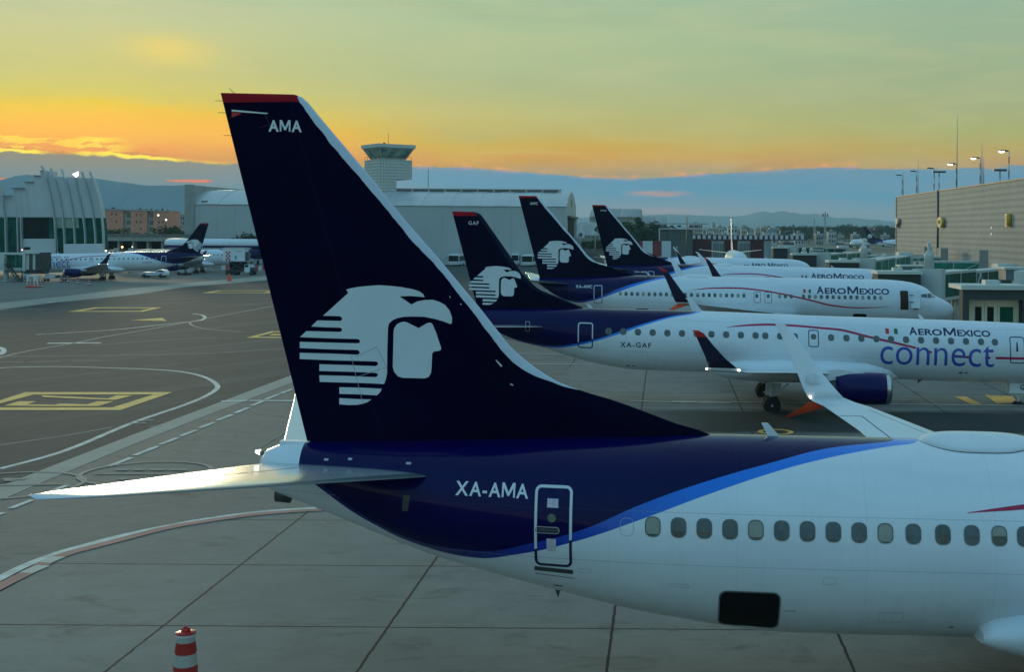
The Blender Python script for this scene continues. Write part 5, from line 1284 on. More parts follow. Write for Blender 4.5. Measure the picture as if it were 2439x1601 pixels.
# ---- perforated terminal on the right
def slits_mat():
    m = bpy.data.materials.new('perforated_terminal_wall'); m.use_nodes = True; t = NT(m.node_tree); b = t.n['Principled BSDF']
    co = t.add('ShaderNodeTexCoord').outputs['Object']; x, y, z = t.sep(co)
    n = t.noise(co, .15, 6, .65); n2 = t.noise(t.scalev(co, 1, .25, 1.5), .8, 4)
    base = t.ramp(n, [(.3, (.37, .365, .33, 1)), (.7, (.46, .45, .41, 1))])
    r = t.m('DIVIDE', z, 1.02); fz = t.m('FRACT', r); row = t.m('FLOOR', r)
    u = t.m('ADD', t.m('DIVIDE', y, .86), t.m('MULTIPLY', t.m('MODULO', row, 2.0), .5)); fu = t.m('FRACT', u)
    hit = t.m('MULTIPLY', t.m('LESS_THAN', t.m('ABSOLUTE', t.m('SUBTRACT', fz, .5)), .24), t.m('LESS_THAN', t.m('ABSOLUTE', t.m('SUBTRACT', fu, .5)), .26))
    seam = t.m('LESS_THAN', t.m('ABSOLUTE', t.m('SUBTRACT', fz, .04)), .03)
    base = t.mix(t.m('MULTIPLY', seam, .18), base, (.15, .15, .13, 1))
    base = t.mix(t.m('MULTIPLY', hit, t.m('ADD', .45, t.m('MULTIPLY', n2, .35))), base, (.11, .115, .10, 1))
    t.put(b.inputs['Base Color'], base); b.inputs['Roughness'].default_value = .8; return m
TX = at(2083, 500, 300).x
def terminal():
    R_ = empty('terminal', (TX, 200, 0)); tag(R_, 'long beige perforated terminal wall on the right with yellow letters', 'terminal')
    mb = MB(); mb.box(0, 60, -150, 100, 0, 17.75); mb.build('wall', slits_mat(), R_)
    mb = MB(); mb.box(-.12, 60, -150, 100.1, 17.75, 17.98); mb.build('coping', mat('dark_coping', (.11, .12, .12), .6), R_)
    mb = MB(); mb.tube([(-.12, 53.6, 3.6), (-.12, 53.6, 18.0)], .2, 8); mb.build('downpipe', m_dgrey, R_)
    mb = MB(); mb.box(-.15, .3, 99.4, 100.2, 0, 17.76); mb.build('corner_trim', m_conc, R_)
    for ch, px, py, hh, c1 in (('P', 2091, 519, 1.9, (.42, .38, .30)), ('O', 2192, 517.5, 1.75, (.52, .40, .06)), ('I', 2349, 512.5, 1.75, (.72, .42, .02))):
        Y = 3000*TX/(px-CX); z = at(px, py, Y).z
        def lm(off, dx, ex, m, nm, par):
            bm = text2d(ch, off, extrude=ex); xs = [v.co.x for v in bm.verts]; ys = [v.co.y for v in bm.verts]; cx_, cy_ = (min(xs)+max(xs))/2, (min(ys)+max(ys))/2
            for v in bm.verts: v.co = Vector((-dx-v.co.z, -(v.co.x-cx_)*hh*2.6, (v.co.y-cy_)*hh*1.35))
            return link(nm, finish(bm, m), par, (0, Y-200, z) if par is R_ else None)
        L_ = lm(.075, .42, .35, mat('yellow_letter_%s' % ch.lower(), c1, .5, 0, .08, 2), 'letter', R_)
        lm(.0, .80, .02, mat('letter_core', (.45, .05, .01) if ch == 'I' else (.08, .10, .02), .5, 0, .1, 2), 'letter_core', L_)
    mb = MB(); mb.bar((-.3, -26, 4.2), (-.3, -26, 5.6), .18); mb.bar((-.3, -26, 5.6), (-.6, -26.3, 6.4), .2); mb.build('camera_bracket', m_dgrey, R_)
    mb = MB(); mb.box(-.06, 0, 12, 12.6, 10.3, 10.7); mb.box(-.06, 0, 12, 12.6, 9.2, 9.7); mb.build('vent', m_emb, R_)
terminal()
def band_mat():
    m = bpy.data.materials.new('banded_pole_paint'); m.use_nodes = True; t = NT(m.node_tree); b = t.n['Principled BSDF']
    z = t.sep(t.add('ShaderNodeTexCoord').outputs['Object'])[2]
    f = t.m('GREATER_THAN', t.m('FRACT', t.m('DIVIDE', z, 2.2)), .5)
    t.put(b.inputs['Base Color'], t.mix(f, (.5, .5, .5, 1), (.05, .008, .012, 1))); b.inputs['Roughness'].default_value = .6; return m
m_band = band_mat()
def roof_pole(kx, ktop, style, lit, label, k=4):
    px, pyt = zp(k, kx, ktop); X = TX+2.2; Y = 3000*X/(px-CX); zt = at(px, pyt, Y).z; s = Y/3000
    R_ = empty('roof_light_pole' if style != 'mast' else 'antenna_mast', (X, Y, 17.7)); tag(R_, label, 'light pole' if style != 'mast' else 'antenna', 'light poles and antennas on the terminal roof')
    h = zt-17.7
    if style == 'mast':
        mb = MB(); mb.tube([(0, 0, 0), (0, 0, h*.72), (0, 0, h)], [.10, .07, .02], 6); mb.build('pole', m_grey, R_); return R_
    mb = MB(); mb.tube([(0, 0, 0), (0, 0, h)], .09, 8); mb.build('pole', m_band, R_)
    if style == 'panel':
        mb = MB(); mb.box(-1.5*s*10, 1.5*s*10, -.3, .3, h-.05, h+.3); mb.build('lamp_head', m_dgrey, R_)
    else:
        for d, L in ((-1, 1.0), (-1, .55)):
            mb = MB(); mb.box(d*L-.55, d*L+.45, -.35+(.5 if L < 1 else 0), .2+(.5 if L < 1 else 0), h-.05, h+.16, 0); mb.bar((0, 0, h), (d*L, 0, h+.06), .08)
            o = mb.build('lamp_head', m_dgrey, R_)
            if lit and L == 1.0: mb = MB(); mb.lathe([(h-.30, .02), (h-.25, .38), (h-.06, .5)], 'z', 12, c=(d*L-.25, -.1, 0)); mb.build('lamp', m_light, o)
    return R_
for a in ((1203, 697, 'head', 0, 'short roof pole nearest the corner of the perforated terminal, lamps unlit'), (1337, 660, 'head', 0, 'roof pole second from the terminal corner, unlit tilted lamp head'), (1500, 632, 'head', 0, 'roof pole with unlit twin heads beside a flat panel lamp'), (1546, 670, 'panel', 0, 'roof pole carrying a flat dark panel lamp, beside a twin-headed pole'), (1706, 590, 'head', 1, 'roof pole with a small lit lamp in front of the tallest mast'), (1928, 535, 'head', 1, 'roof pole with a lit lamp, second lit one from the right edge'), (2112, 655, 'panel', 0, 'short roof pole with a flat panel near the right edge'), (2195, 470, 'head', 1, 'tallest roof light pole near the right edge, brightly lit')): roof_pole(*a)
for a in ((1712, 112, 'mast', 0, 'tallest thin antenna mast rising from the terminal roof'), (1213, 635, 'mast', 0, 'thin aerial behind the first roof pole at the terminal corner'), (1350, 550, 'mast', 0, 'thin aerial beside the second roof pole'), (1943, 385, 'mast', 0, 'thin aerial beside the lit pole, tall and grey'), (1960, 520, 'mast', 0, 'hair-thin aerial right of the lit pole')): roof_pole(*a)
# ---- curved terminal on the left
def left_terminal():
    Y = 250.0; s = Y/3000; f = lambda x, y: at(*zp('L', x, y), Y)
    R_ = empty('curved_terminal', (f(900, 1100).x, Y, 0)); tag(R_, 'white terminal with leaning curved ribs over green glass at the left', 'terminal')
    o = Vector((R_.location.x, Y, 0)); V = lambda x, y, d=0: f(x, y)-o+Vector((0, d, 0))
    ribs = [[(497, 75), (545, 200), (590, 380), (625, 560), (648, 700), (662, 900), (664, 1120)], [(603, 108), (650, 230), (700, 420), (735, 600), (752, 760), (764, 930), (766, 1120)], [(728, 118), (775, 240), (822, 430), (856, 600), (872, 760), (884, 930), (888, 1120)], [(885, 215), (905, 330), (945, 500), (975, 640), (992, 760), (1005, 900), (1008, 1120)], [(962, 145), (1010, 290), (1055, 450), (1090, 620), (1110, 760), (1122, 900), (1126, 1120)], [(1058, 148), (1110, 300), (1155, 450), (1190, 620), (1205, 760), (1214, 900), (1218, 1120)]]
    def xr(r, y): return interp([(q[1], q[0]) for q in r], y, 1)
    tops = [190, 205, 210, 215, 220]
    for i in range(5):
        a, b = ribs[i], ribs[i+1]; n = 10; y0, ym = tops[i], 682
        for (ya, yb, m, nm, dd) in ((y0, ym, m_tw, 'wall', 0), (ym, 1115, m_gz, 'window', .35)):
            mb = MB(); n = 10
            for k in range(n):
                u0, u1 = ya+(yb-ya)*k/n, ya+(yb-ya)*(k+1)/n
                q = [V(xr(a, u0), u0, dd), V(xr(b, u0), u0, dd), V(xr(b, u1), u1, dd), V(xr(a, u1), u1, dd)]; mb.prism(q, (0, 1.0, 0))
            mb.build(nm, m, R_)
        if i < 3:
            mb = MB(); w = (1.0, .72, .3)[i]; q = [V(xr(a, 684)+4, 684, .2), V(xr(a, 684)+4+(xr(b, 684)-xr(a, 684)-8)*w, 684, .2), V(xr(a, 800)+4+(xr(b, 800)-xr(a, 800)-8)*w, 800, .2), V(xr(a, 800)+4, 800, .2)]
            mb.prism(q, (0, .1, 0)); mb.build('blind', mat('pale_blind', (.36, .44, .33), .6), R_)
    for r in ribs:
        mb = MB(); pts = catm([Vector(p+(0,)) for p in r], 4)
        for a, b in zip(pts, pts[1:]):
            q = [V(a.x-8, a.y, -.72), V(a.x+4, a.y, -.72), V(b.x+4, b.y, -.72), V(b.x-8, b.y, -.72)]; mb.prism(q, (0, .75, 0))
        mb.build('rib', m_rib, R_)
    steps = [(445, 500, 135), (370, 445, 190), (262, 370, 265), (150, 262, 337), (112, 150, 335), (0, 112, 425), (-400, 0, 430)]
    for k_, (x0, x1, yt) in enumerate(steps):
        mb = MB(); x1_ = x1+25 if x1 < 500 else 560; d_ = .8+.12*k_
        mb.prism([V(x0, yt, d_), V(x1_, yt, d_), V(x1_+30, 672, d_), V(x0+20, 672, d_)], (0, 3, 0)); mb.build('wall', m_tw, R_)
        mb = MB(); mb.prism([V(x0, yt-4, .6), V(x1, yt-4, .6), V(x1, yt+2, .6), V(x0, yt+2, .6)], (0, .5, 0)); mb.build('coping', m_dgrey, R_)
    mb = MB(); mb.prism([V(640, 672, .75), V(640, 430, .75), V(545, 200, .75), V(520, 140, .75), V(460, 400, .75), V(460, 672, .75)], (0, 3, 0)); mb.build('wall', m_tw, R_)
    mb = MB(); mb.prism([V(230, 925, .9), V(655, 925, .9), V(655, 1125, .9), V(230, 1125, .9)], (0, 8, 0)); mb.build('wall', m_tw2, R_)
    mb = MB(); mb.prism([V(236, 676, 1.0), V(640, 676, 1.0), V(640, 923, 1.0), V(236, 923, 1.0)], (0, 8, 0)); mb.build('window', m_dz, R_)
    mb = MB(); mb.prism([V(545, 680, .9), V(632, 680, .9), V(632, 920, .9), V(545, 920, .9)], (0, .1, 0)); mb.build('window', m_gz, R_)
    mb = MB(); mb.box(*[0, 0, 0, 0, 0, 0]) if False else None
    mb.prism([V(-400, 674, 1.1), V(236, 674, 1.1), V(236, 1300, 1.1), V(-400, 1300, 1.1)], (0, 8, 0)); mb.build('window', m_gz, R_)
    for x in (50, 190, 232, -120): mb = MB(); mb.prism([V(x-8, 672, .2), V(x+5, 672, .2), V(x+14, 1100, .2), V(x+2, 1100, .2)], (0, 1.1, 0)); mb.build('column', m_rib, R_)
    mb = MB(); mb.prism([V(-10, 300, .1), V(8, 300, .1), V(45, 680, .1), V(28, 680, .1)], (0, .9, 0)); mb.build('rib', m_rib, R_)
    for x in (150, 210, 290): mb = MB(); mb.bar(V(x, 345, .7), V(x+25, 670, .7), .08); mb.build('panel_joint', m_rib, R_)
    mb = MB(); mb.prism([V(803, 985, -2.2), V(1228, 980, -2.2), V(1230, 1300, -2.2), V(803, 1300, -2.2)], (0, 1.5, 0)); mb.build('annex', m_tw2, R_)
    mb = MB(); mb.box(0, .01, 0, .01, 0, .01); mb.bm.clear(); mb.prism([V(255, 1022, .82), V(325, 1022, .82), V(325, 1090, .82), V(255, 1090, .82)], (0, .05, 0)); mb.build('window', m_dz, R_)
    mb = MB(); mb.tube([V(860, 200, 1), V(862, 150, 1)], .1, 6); mb.build('lamp_post', m_dgrey, R_)
    mb = MB(); mb.prism([V(820, 172, .8), V(882, 142, .8), V(878, 192, .8), V(856, 205, .8)], (0, .3, 0)); mb.build('floodlight', m_light, R_)
m_tw = mat('white_terminal_panel', (.55, .57, .58), .5, 0, .07, .25); m_tw2 = mat('pale_terminal_wall', (.60, .63, .64), .55, 0, .05, .3); m_rib = mat('grey_rib_metal', (.44, .47, .47), .5, .1, .1, .5)
left_terminal()
# ---- orange housing block
def orange_block():
    Y = 500.0; f = lambda x, y: at(*zp('O', x, y), Y); o = f(560, 700); o = Vector((o.x, Y, 0))
    R_ = empty('apartment_block', o); tag(R_, 'orange and cream apartment block between the curved terminal and the hangar', 'apartment block')
    V = lambda x, y, d=0: f(x, y)-o+Vector((0, d, 0))
    mo = mat('orange_render', (.64, .26, .165), .8, 0, .12, .25); mc = mat('cream_render', (.42, .39, .33), .8, 0, .1, .3); mw = mat('brown_window', (.20, .07, .035), .5, 0, .2, 1); mgw = mat('grey_window', (.12, .14, .14), .3, 0, .3, .8)
    for a, b, m, d in ((120, 380, mo, 0), (380, 484, mc, 1.2), (484, 716, mo, 0), (716, 806, mc, 1.2), (806, 1022, mo, 0)):
        mb = MB(); mb.prism([V(a, 368, d), V(b, 374, d), V(b, 1000, d), V(a, 1000, d)], (0, 12, 0)); mb.build('wall', m, R_)
    mb = MB(); mb.prism([V(106, 340, -.3), V(1010, 372, -.3), V(1022, 385, -.3), V(106, 368, -.3)], (0, 13, 0)); mb.build('roof', mat('roof_parapet', (.33, .33, .31), .8), R_)
    rnd = random.Random(4)
    for i in range(34):
        x = 120+i*26; w = rnd.uniform(.3, 1.0); mb = MB(); p = V(x, 352+x*.022, 2); mb.box(p.x-w/2, p.x+w/2, 2, 3, p.z-.4, p.z+rnd.uniform(.2, 1.1)); mb.build('roof_tank', m_grey if i % 3 else m_dgrey, R_)
    for x0, y0 in ((205, 400), (270, 402), (270, 508), (555, 415), (615, 418), (555, 510), (612, 512), (615, 612), (878, 515), (930, 515), (930, 612), (878, 425)):
        mb = MB(); mb.prism([V(x0, y0, -.05), V(x0+22, y0, -.05), V(x0+22, y0+38, -.05), V(x0, y0+38, -.05)], (0, .1, 0)); mb.build('window', mw, R_)
    for x0 in (408, 735):
        for y0 in (408, 510, 612):
            mb = MB(); mb.prism([V(x0, y0, 1.1), V(x0+62, y0, 1.1), V(x0+62, y0+60, 1.1), V(x0, y0+60, 1.1)], (0, .15, 0)); mb.build('window', mgw, R_)
orange_block()
# ================================================================ MORE BUILDINGS, FAR BACKGROUND
def pxbox(name, mb_mats, x0, x1, y0, Y, depth, par, o, zb=0.0, dy=0.0, y1=None):
    """box whose front face spans display px x0..x1 at distance Y, top at py y0"""
    a, b = at(x0, y0, Y), at(x1, y0, Y); bot = at(x0, y1, Y).z if y1 else zb
    mb = MB(); mb.box(a.x-o.x, b.x-o.x, Y-o.y+dy, Y-o.y+dy+depth, bot-o.z, (a.z+b.z)/2-o.z); return mb.build(name, mb_mats, par)
# elevated roadway behind the left jets
def viaduct():
    Y = 330.0; o = Vector((at(340, 560, Y).x, Y, 0)); R_ = empty('viaduct', o); tag(R_, 'grey elevated concrete roadway below the orange apartment block', 'viaduct')
    pxbox('deck', m_conc, 225, 445, 548, Y, 6, R_, o, y1=560.5); pxbox('parapet', mat('dark_concrete', (.17, .18, .165), .85, 0, .25, .6), 225, 445, 545, Y, .3, R_, o, y1=548.5, dy=-.4)
    pxbox('shade_sheet', m_black, 225, 433, 561, Y, .4, R_, o, y1=579, dy=5)  # black sheet standing in for the shade in the gap below the deck
    for x in range(235, 440, 34): pxbox('pier', m_conc, x, x+5, 560, Y, 2, R_, o, dy=1)
viaduct()
def long_canopy():
    Y = 318.0; o = Vector((at(490, 560, Y).x, Y, 0)); R_ = empty('long_white_canopy', o); tag(R_, 'long low white rounded canopy with a navy stripe in front of the hangar', 'canopy')
    x0, x1 = at(382, 566, Y).x-o.x, at(640, 566, Y).x-o.x; z = at(500, 568, Y).z
    mb = MB(); mb.lathe([(x0, .05), (x0+.25, .7), (x0+.7, 1.05), (x0+1.6, 1.3), (x1, 1.3)], 'x', 24, c=(0, 0, z)); mb.build('roof', m_white, R_)
    mb = MB(); mb.box(x0+.6, x1, -1.36, 1.0, z-.9, z-.35); mb.build('navy_stripe', m_navy, R_)
    mb = MB(); mb.box(x0+6, x1, -1.30, 1.0, z-1.9, z-.95); mb.build('panel', m_grey, R_)
    for k in range(6): mb = MB(); mb.tube([(x0+2+k*5, .2, 0), (x0+2+k*5, .2, z-.5)], .15, 8); mb.build('post', m_grey, R_)
long_canopy()
o = Vector((at(360, 590, 300).x, 300, 0)); R_ = empty('service_building', o); tag(R_, 'low grey flat building behind the tail of the left regional jet', 'building')
pxbox('wall', m_hw, 313, 470, 583, 300, 6, R_, o); pxbox('roof', m_grey, 312, 471, 581.5, 300, 6.4, R_, o, y1=583.2, dy=-.2)
o = Vector((at(270, 590, 285).x, 285, 0)); R_ = empty('equipment_gantry', o); tag(R_, 'pale steel gantry beside the white annex of the curved terminal', 'gantry')
for a, b, y0, y1 in ((252, 260, 581, 620), (264, 272, 578, 620), (298, 306, 578, 620), (252, 318, 586, 589), (272, 300, 594, 596)):
    pxbox('beam', m_rib, a, b, y0, 285, .8, R_, o, y1=y1)
# lamps glowing around the left buildings
def point_lamp(px, py, Y, r, m, label):
    p = at(px, py, Y); R_ = empty('lamp_post', (p.x, Y, 0)); tag(R_, label, 'lamp')
    mb = MB(); mb.tube([(0, 0, 0), (0, 0, p.z)], .09, 6); mb.build('pole', m_dgrey, R_)
    mb = MB(); mb.lathe([(p.z-r, .01), (p.z-r*.7, r*.7), (p.z, r), (p.z+r*.7, r*.7), (p.z+r, .01)], 'z', 10); mb.build('lamp', m, R_)
point_lamp(*zp('O', 875, 437), 430, .32, m_warm, 'lit lamp against the upper right of the orange apartment block')
point_lamp(*zp('O', 985, 503), 430, .32, m_warm, 'lit lamp against the right edge of the orange apartment block, lower one')
point_lamp(*zp('O', 364, 888), 300, .2, mat('amber_lit_lamp', (1, 1, 1), .5, emit=((1, .6, .15), 7)), 'small amber lamp under the viaduct')
point_lamp(*zp('O', 505, 886), 299, .13, m_warm, 'small warm lamp at the corner of the low grey building')
point_lamp(*zp('O', 132, 943), 243, .17, m_light, 'white lamp at the foot of the white annex')
point_lamp(*zp('L', 258, 1056), 226, .13, mat('red_lit_lamp', (1, 1, 1), .5, emit=((1, .35, .35), 5)), 'small red lamp above the left boarding bridge')
# ---- far hangars
m_cor = mat('corrugated_roof', (.36, .38, .37), .6, .1, .25, .8, stretch=(1, .05, .05)); m_cw = mat('corrugated_wall', (.30, .31, .28), .7, 0, .15, .3)
def far_hangar(k, x0, x1, ytop, yeave, Y, rx, label, off=0):
    a = at((x0+x1)/2, 520, Y); R_ = empty('far_hangar', (a.x, Y, 0)); tag(R_, label, 'hangar', 'corrugated hangars beyond the row of fins')
    w = (x1-x0)/2*Y/3000; zt, ze = at((x0+x1)/2, ytop, Y).z, at((x0+x1)/2, yeave, Y).z; D = 34
    mb = MB(); mb.box(-w, w, 0, D, 0, ze); mb.build('wall', m_cw, R_)
    n = 26
    mb = MB()
    for i in range(n):
        xa, xb = -w+2*w*i/n, -w+2*w*(i+.82)/n
        for (ya, za), (yb, zb) in (((-.6, ze-.2), (9, ze+(zt-ze)*.72)), ((9, ze+(zt-ze)*.72), (17, zt)), ((17, zt), (D+.6, ze))):
            mb.prism([(xa, ya, za), (xa, yb, zb), (xa, yb, zb+.4), (xa, ya, za+.4)], (xb-xa, 0, 0))
            mb.prism([(xb, ya, za), (xb, yb, zb), (xb, yb, zb+.25), (xb, ya, za+.25)], (2*w/n*.18, 0, 0))
    mb.build('roof', m_cor, R_)
    for sgn in (-1, 1):
        mb = MB(); mb.prism([(sgn*w, 0, 0), (sgn*w, 0, ze), (sgn*w, 9, ze+(zt-ze)*.72), (sgn*w, 17, zt), (sgn*w, D, ze), (sgn*w, D, 0)], (sgn*.3, 0, 0)); mb.build('gable', m_cw, R_)
    mb = MB(); mb.box(-w*.85, -w*.1, -.05, 0, ze*.05, ze*.8); mb.build('hangar_door', mat('dull_door', (.20, .21, .20), .7, 0, .2, .3), R_)
    return R_
far_hangar(0, 1372, 1488, 486, 505, 520, 0, 'far hangar with the highest corrugated roof, behind the AMJ fin')
far_hangar(0, 1478, 1548, 504, 520, 540, 0, 'lower corrugated hangar right of the highest far one')
far_hangar(0, 1339, 1392, 519, 548, 470, 0, 'low corrugated hangar just right of the big hangar')
o = Vector((at(1383, 540, 455).x, 455, 0)); R_ = empty('notice_board', o); tag(R_, 'small white board on a post before the low corrugated hangar', 'sign')
pxbox('board', m_emb, *[zp('k', 510, 505)[0], zp('k', 645, 505)[0]], zp('k', 510, 505)[1], 440, .4, R_, o, y1=zp('k', 645, 610)[1])
pxbox('badge', m_dgrey, zp('k', 560, 530)[0], zp('k', 605, 530)[0], zp('k', 560, 530)[1], 439.8, .15, R_, o, y1=zp('k', 600, 590)[1])
pxbox('post', m_grey, zp('k', 570, 500)[0], zp('k', 580, 500)[0], zp('k', 560, 600)[1], 440.1, .3, R_, o)
for i, kx in enumerate((548, 824)):
    x_, y_ = zp('k', kx, 540); p = at(x_, y_, 380); mb = MB(); mb.tube([(0, 0, 0), (0, 0, p.z)], .16, 8); o_ = mb.build('fence_post', mat('buff_post', (.36, .36, .27), .7), None, (p.x, 380, 0)); tag(o_, ('tall buff post by the right end of the big hangar', 'tall buff post in front of the trees, just left of the AMJ fin')[i], 'post')
pw_ = Vector((at(1400, 600, 372).x, 372, 0)); R_ = empty('perimeter_wall', pw_); tag(R_, 'low stained wall between the big hangar and the AMJ fin', 'wall')
pxbox('wall', mat('stained_wall', (.24, .21, .18), .85, 0, .35, .35, c2=(.12, .10, .09)), 1337, 1420, zp('k', 620, 795)[1], 372, .5, R_, pw_)
# ---- grey block, red and white boards, maroon building
def block_building():
    Y = 360.0; o = Vector((at(1565, 560, Y).x, Y, 0)); R_ = empty('grey_block_building', o); tag(R_, 'windowless dark grey block with a pale frame left of the end-on airliner', 'building')
    md = mat('dark_grey_render', (.10, .115, .11), .8, 0, .15, .2); pxbox('wall', md, 1533, 1610, 533, Y, 12, R_, o)
    pxbox('frame', m_rib, 1531, 1650, 531.5, Y, .5, R_, o, y1=534, dy=-.6); pxbox('frame', m_rib, 1531, 1534, 534, Y, .4, R_, o, y1=562, dy=-.6)
    pxbox('bay', mat('darker_grey_render', (.07, .085, .08), .8), 1548, 1552, 536, Y, .1, R_, o, y1=600, dy=-.15)
    for k, (a, b) in enumerate(((1565, 1570), (1572, 1576))): pxbox('window', m_emb, a, a+3, 574, Y, .1, R_, o, y1=578, dy=-.12)
    pxbox('wall', mat('dark_maroon', (.10, .02, .03), .8, 0, .2, .3), 1610, 1652, 556, Y+5, 4, R_, o)
block_building()
R_ = thin_mast(1596, 505, 596, 340, 'pale pole with a cross arm in front of the grey block', .22); 
mb = MB(); mb.box(-8.5, 5.5, -.15, .15, at(1596, 521, 340).z-.2, at(1596, 521, 340).z+.2); mb.build('cross_arm', m_grey, R_)
for k in (-4, -2, 1, 2.5): mb = MB(); z_ = at(1596, 529, 340).z; mb.box(k-.5, k+.5, -.3, .3, z_, z_+.5); mb.build('lamp', m_dgrey, R_)
o = Vector((at(1535, 590, 300).x, 300, 0)); R_ = empty('blast_screen', o); tag(R_, 'tall red and white panelled screen above the AMJ tail', 'screen')
for i, (a, b, m) in enumerate(((1486, 1494, 'r'), (1494, 1517, 'w'), (1517, 1538, 'r'), (1538, 1560, 'w'))):
    pxbox('panel', {'r': mat('maroon_panel', (.22, .035, .045), .7, 0, .15, .4), 'w': mat('white_panel', (.55, .60, .62), .6, 0, .08, .4)}[m], a, b-.3, 561, 300, .4, R_, o)
def maroon_building():
    Y = 400.0; o = Vector((at(1740, 570, Y).x, Y, 0)); R_ = empty('maroon_white_building', o); tag(R_, 'long low building with maroon doors and a row of white roof panels', 'building')
    mr = mat('maroon_door', (.085, .012, .02), .8, 0, .25, .5); mp = mat('pinkish_wall', (.24, .19, .18), .85, 0, .2, .4); mwp = mat('white_roof_panel', (.55, .60, .62), .6, 0, .06, .5)
    zx = lambda x: zp('m', x, 500)[0]; zy = lambda y: zp('m', 900, y)[1]
    pxbox('wall', mp, zx(290), zx(1410), zy(545), Y, 14, R_, o); pxbox('fascia', mat('maroon_fascia', (.16, .05, .06), .8, 0, .2, .4), zx(290), zx(1870), zy(482), Y, 3, R_, o, y1=zy(545), dy=-.5)
    for i in range(22):
        x = 293+i*73; pxbox('roof_panel', mwp, zx(x), zx(x+40), zy(484), Y, .5, R_, o, y1=zy(540), dy=-1.1)
    for a, b in ((415, 562), (750, 930), (1115, 1302)): pxbox('door', mr, zx(a), zx(b), zy(562), Y, .3, R_, o, dy=-.25)
    mrb = mat('ribbed_pale_wall', (.34, .37, .36), .7, 0, .3, .8, stretch=(1, .1, .05))
    for a, b in ((566, 745), (935, 1110), (1306, 1410)): pxbox('pale_wall', mrb, zx(a), zx(b), zy(560), Y, .3, R_, o, dy=-.2)
    for x in range(590, 740, 24): pxbox('slot', m_dgrey, zx(x), zx(x+8), zy(600), Y, .1, R_, o, dy=-.3)
    for x in range(950, 1100, 24): pxbox('slot', m_dgrey, zx(x), zx(x+8), zy(600), Y, .1, R_, o, dy=-.3)
maroon_building()
o = Vector((at(1846, 582, 560).x, 560, 0)); R_ = empty('parked_container', o); tag(R_, 'dark and maroon container standing on the dry field', 'container')
pxbox('body', m_dgrey, *[zp('m', 1640, 0)[0], zp('m', 1735, 0)[0]], zp('m', 0, 588)[1], 560, 5, R_, o); pxbox('end', mat('dull_maroon', (.12, .03, .05), .8), zp('m', 1577, 0)[0], zp('m', 1640, 0)[0], zp('m', 0, 586)[1], 560, 5, R_, o)
# ---- trees
m_bark = mat('bark', (.05, .038, .028), .9, 0, .3, 2)
def leaf_mat(n, a, b):
    return mat(n, b, .8, 0, .3, .9, c2=a, spec=.2)
m_leaf = [leaf_mat('dark_foliage', (.016, .034, .016), (.045, .085, .038)), leaf_mat('olive_foliage', (.03, .045, .018), (.085, .105, .045)), leaf_mat('grey_green_foliage', (.035, .05, .035), (.095, .12, .08))]
def crown_mesh(seed, mi, tall=False):
    rnd = random.Random(seed); mb = MB(); bm = mb.bm; cl = []
    for i in range(13):
        a = rnd.uniform(0, 6.28); r = rnd.uniform(.0, .36); z = rnd.uniform(.34, .9)
        if tall: r *= .55; z = rnd.uniform(.2, .95)
        cl.append((Vector((math.cos(a)*r, math.sin(a)*r, z)), rnd.uniform(.10, .2)*(1.15-z*.5)))
    for c, R0 in cl:
        for k in range(75):
            d = Vector((rnd.gauss(0, 1), rnd.gauss(0, 1), rnd.gauss(0, .8))).normalized()*R0*rnd.uniform(.55, 1.12)
            p = c+d; s = rnd.uniform(.014, .034); u = Vector((rnd.gauss(0, 1), rnd.gauss(0, 1), rnd.gauss(0, 1))).normalized(); v = u.orthogonal().normalized(); w = u.cross(v)
            bm.faces.new([bm.verts.new(p+v*s), bm.verts.new(p+w*s*.7), bm.verts.new(p-v*s), bm.verts.new(p-w*s*.7)])
    me = bpy.data.meshes.new('crown'); bm.to_mesh(me); bm.free(); me.materials.append(m_leaf[mi]); return me
def trunk_mesh(seed):
    rnd = random.Random(seed); mb = MB(); mb.tube([(0, 0, 0), (.01, 0, .25), (.0, .01, .6)], [.028, .02, .008], 6)
    for k in range(5):
        a = rnd.uniform(0, 6.28); z = rnd.uniform(.22, .45); mb.tube([(0, 0, z), (math.cos(a)*.12, math.sin(a)*.12, z+.14), (math.cos(a)*.22, math.sin(a)*.22, z+.22)], [.012, .008, .003], 5)
    return mb.mesh(m_bark, 'trunk')
CR = [crown_mesh(i, i % 3) for i in range(6)]+[crown_mesh(9, 0, True)]; TR = [trunk_mesh(i) for i in range(3)]
def tree(px, Y, top, var, w, label, group, base=0):
    p = at(px, 500, Y); h = at(px, top, Y).z-base; R_ = empty('tree', (p.x, Y, base), (0, 0, random.uniform(0, 6)), label=label, cat='tree', group=group)
    R_.scale = (h*w, h*w, h); link('trunk', TR[var % 3], R_); link('crown', CR[var], R_); return R_
rt = random.Random(11)
GT = 'trees beyond the row of fins'
for i, (px, Y, top, v, w) in enumerate([(1440, 430, 517, 0, 1.5), (1462, 430, 513, 3, 1.3), (1482, 440, 505, 6, 1.2), (1500, 440, 516, 0, 1.5), (1520, 450, 512, 3, 1.3), (1535, 450, 522, 0, 1.2), (1418, 400, 540, 3, 1.6), (1388, 400, 556, 0, 1.8), (1402, 395, 560, 3, 1.8), (1360, 400, 560, 3, 1.6), (1450, 415, 530, 3, 1.5), (1475, 420, 528, 0, 1.6), (1510, 425, 530, 3, 1.6)]):
    tree(px, Y, top, v, w, 'bushy dark green tree between the AMJ fin and the grey block', GT)
GL = 'trees around the orange apartment block'
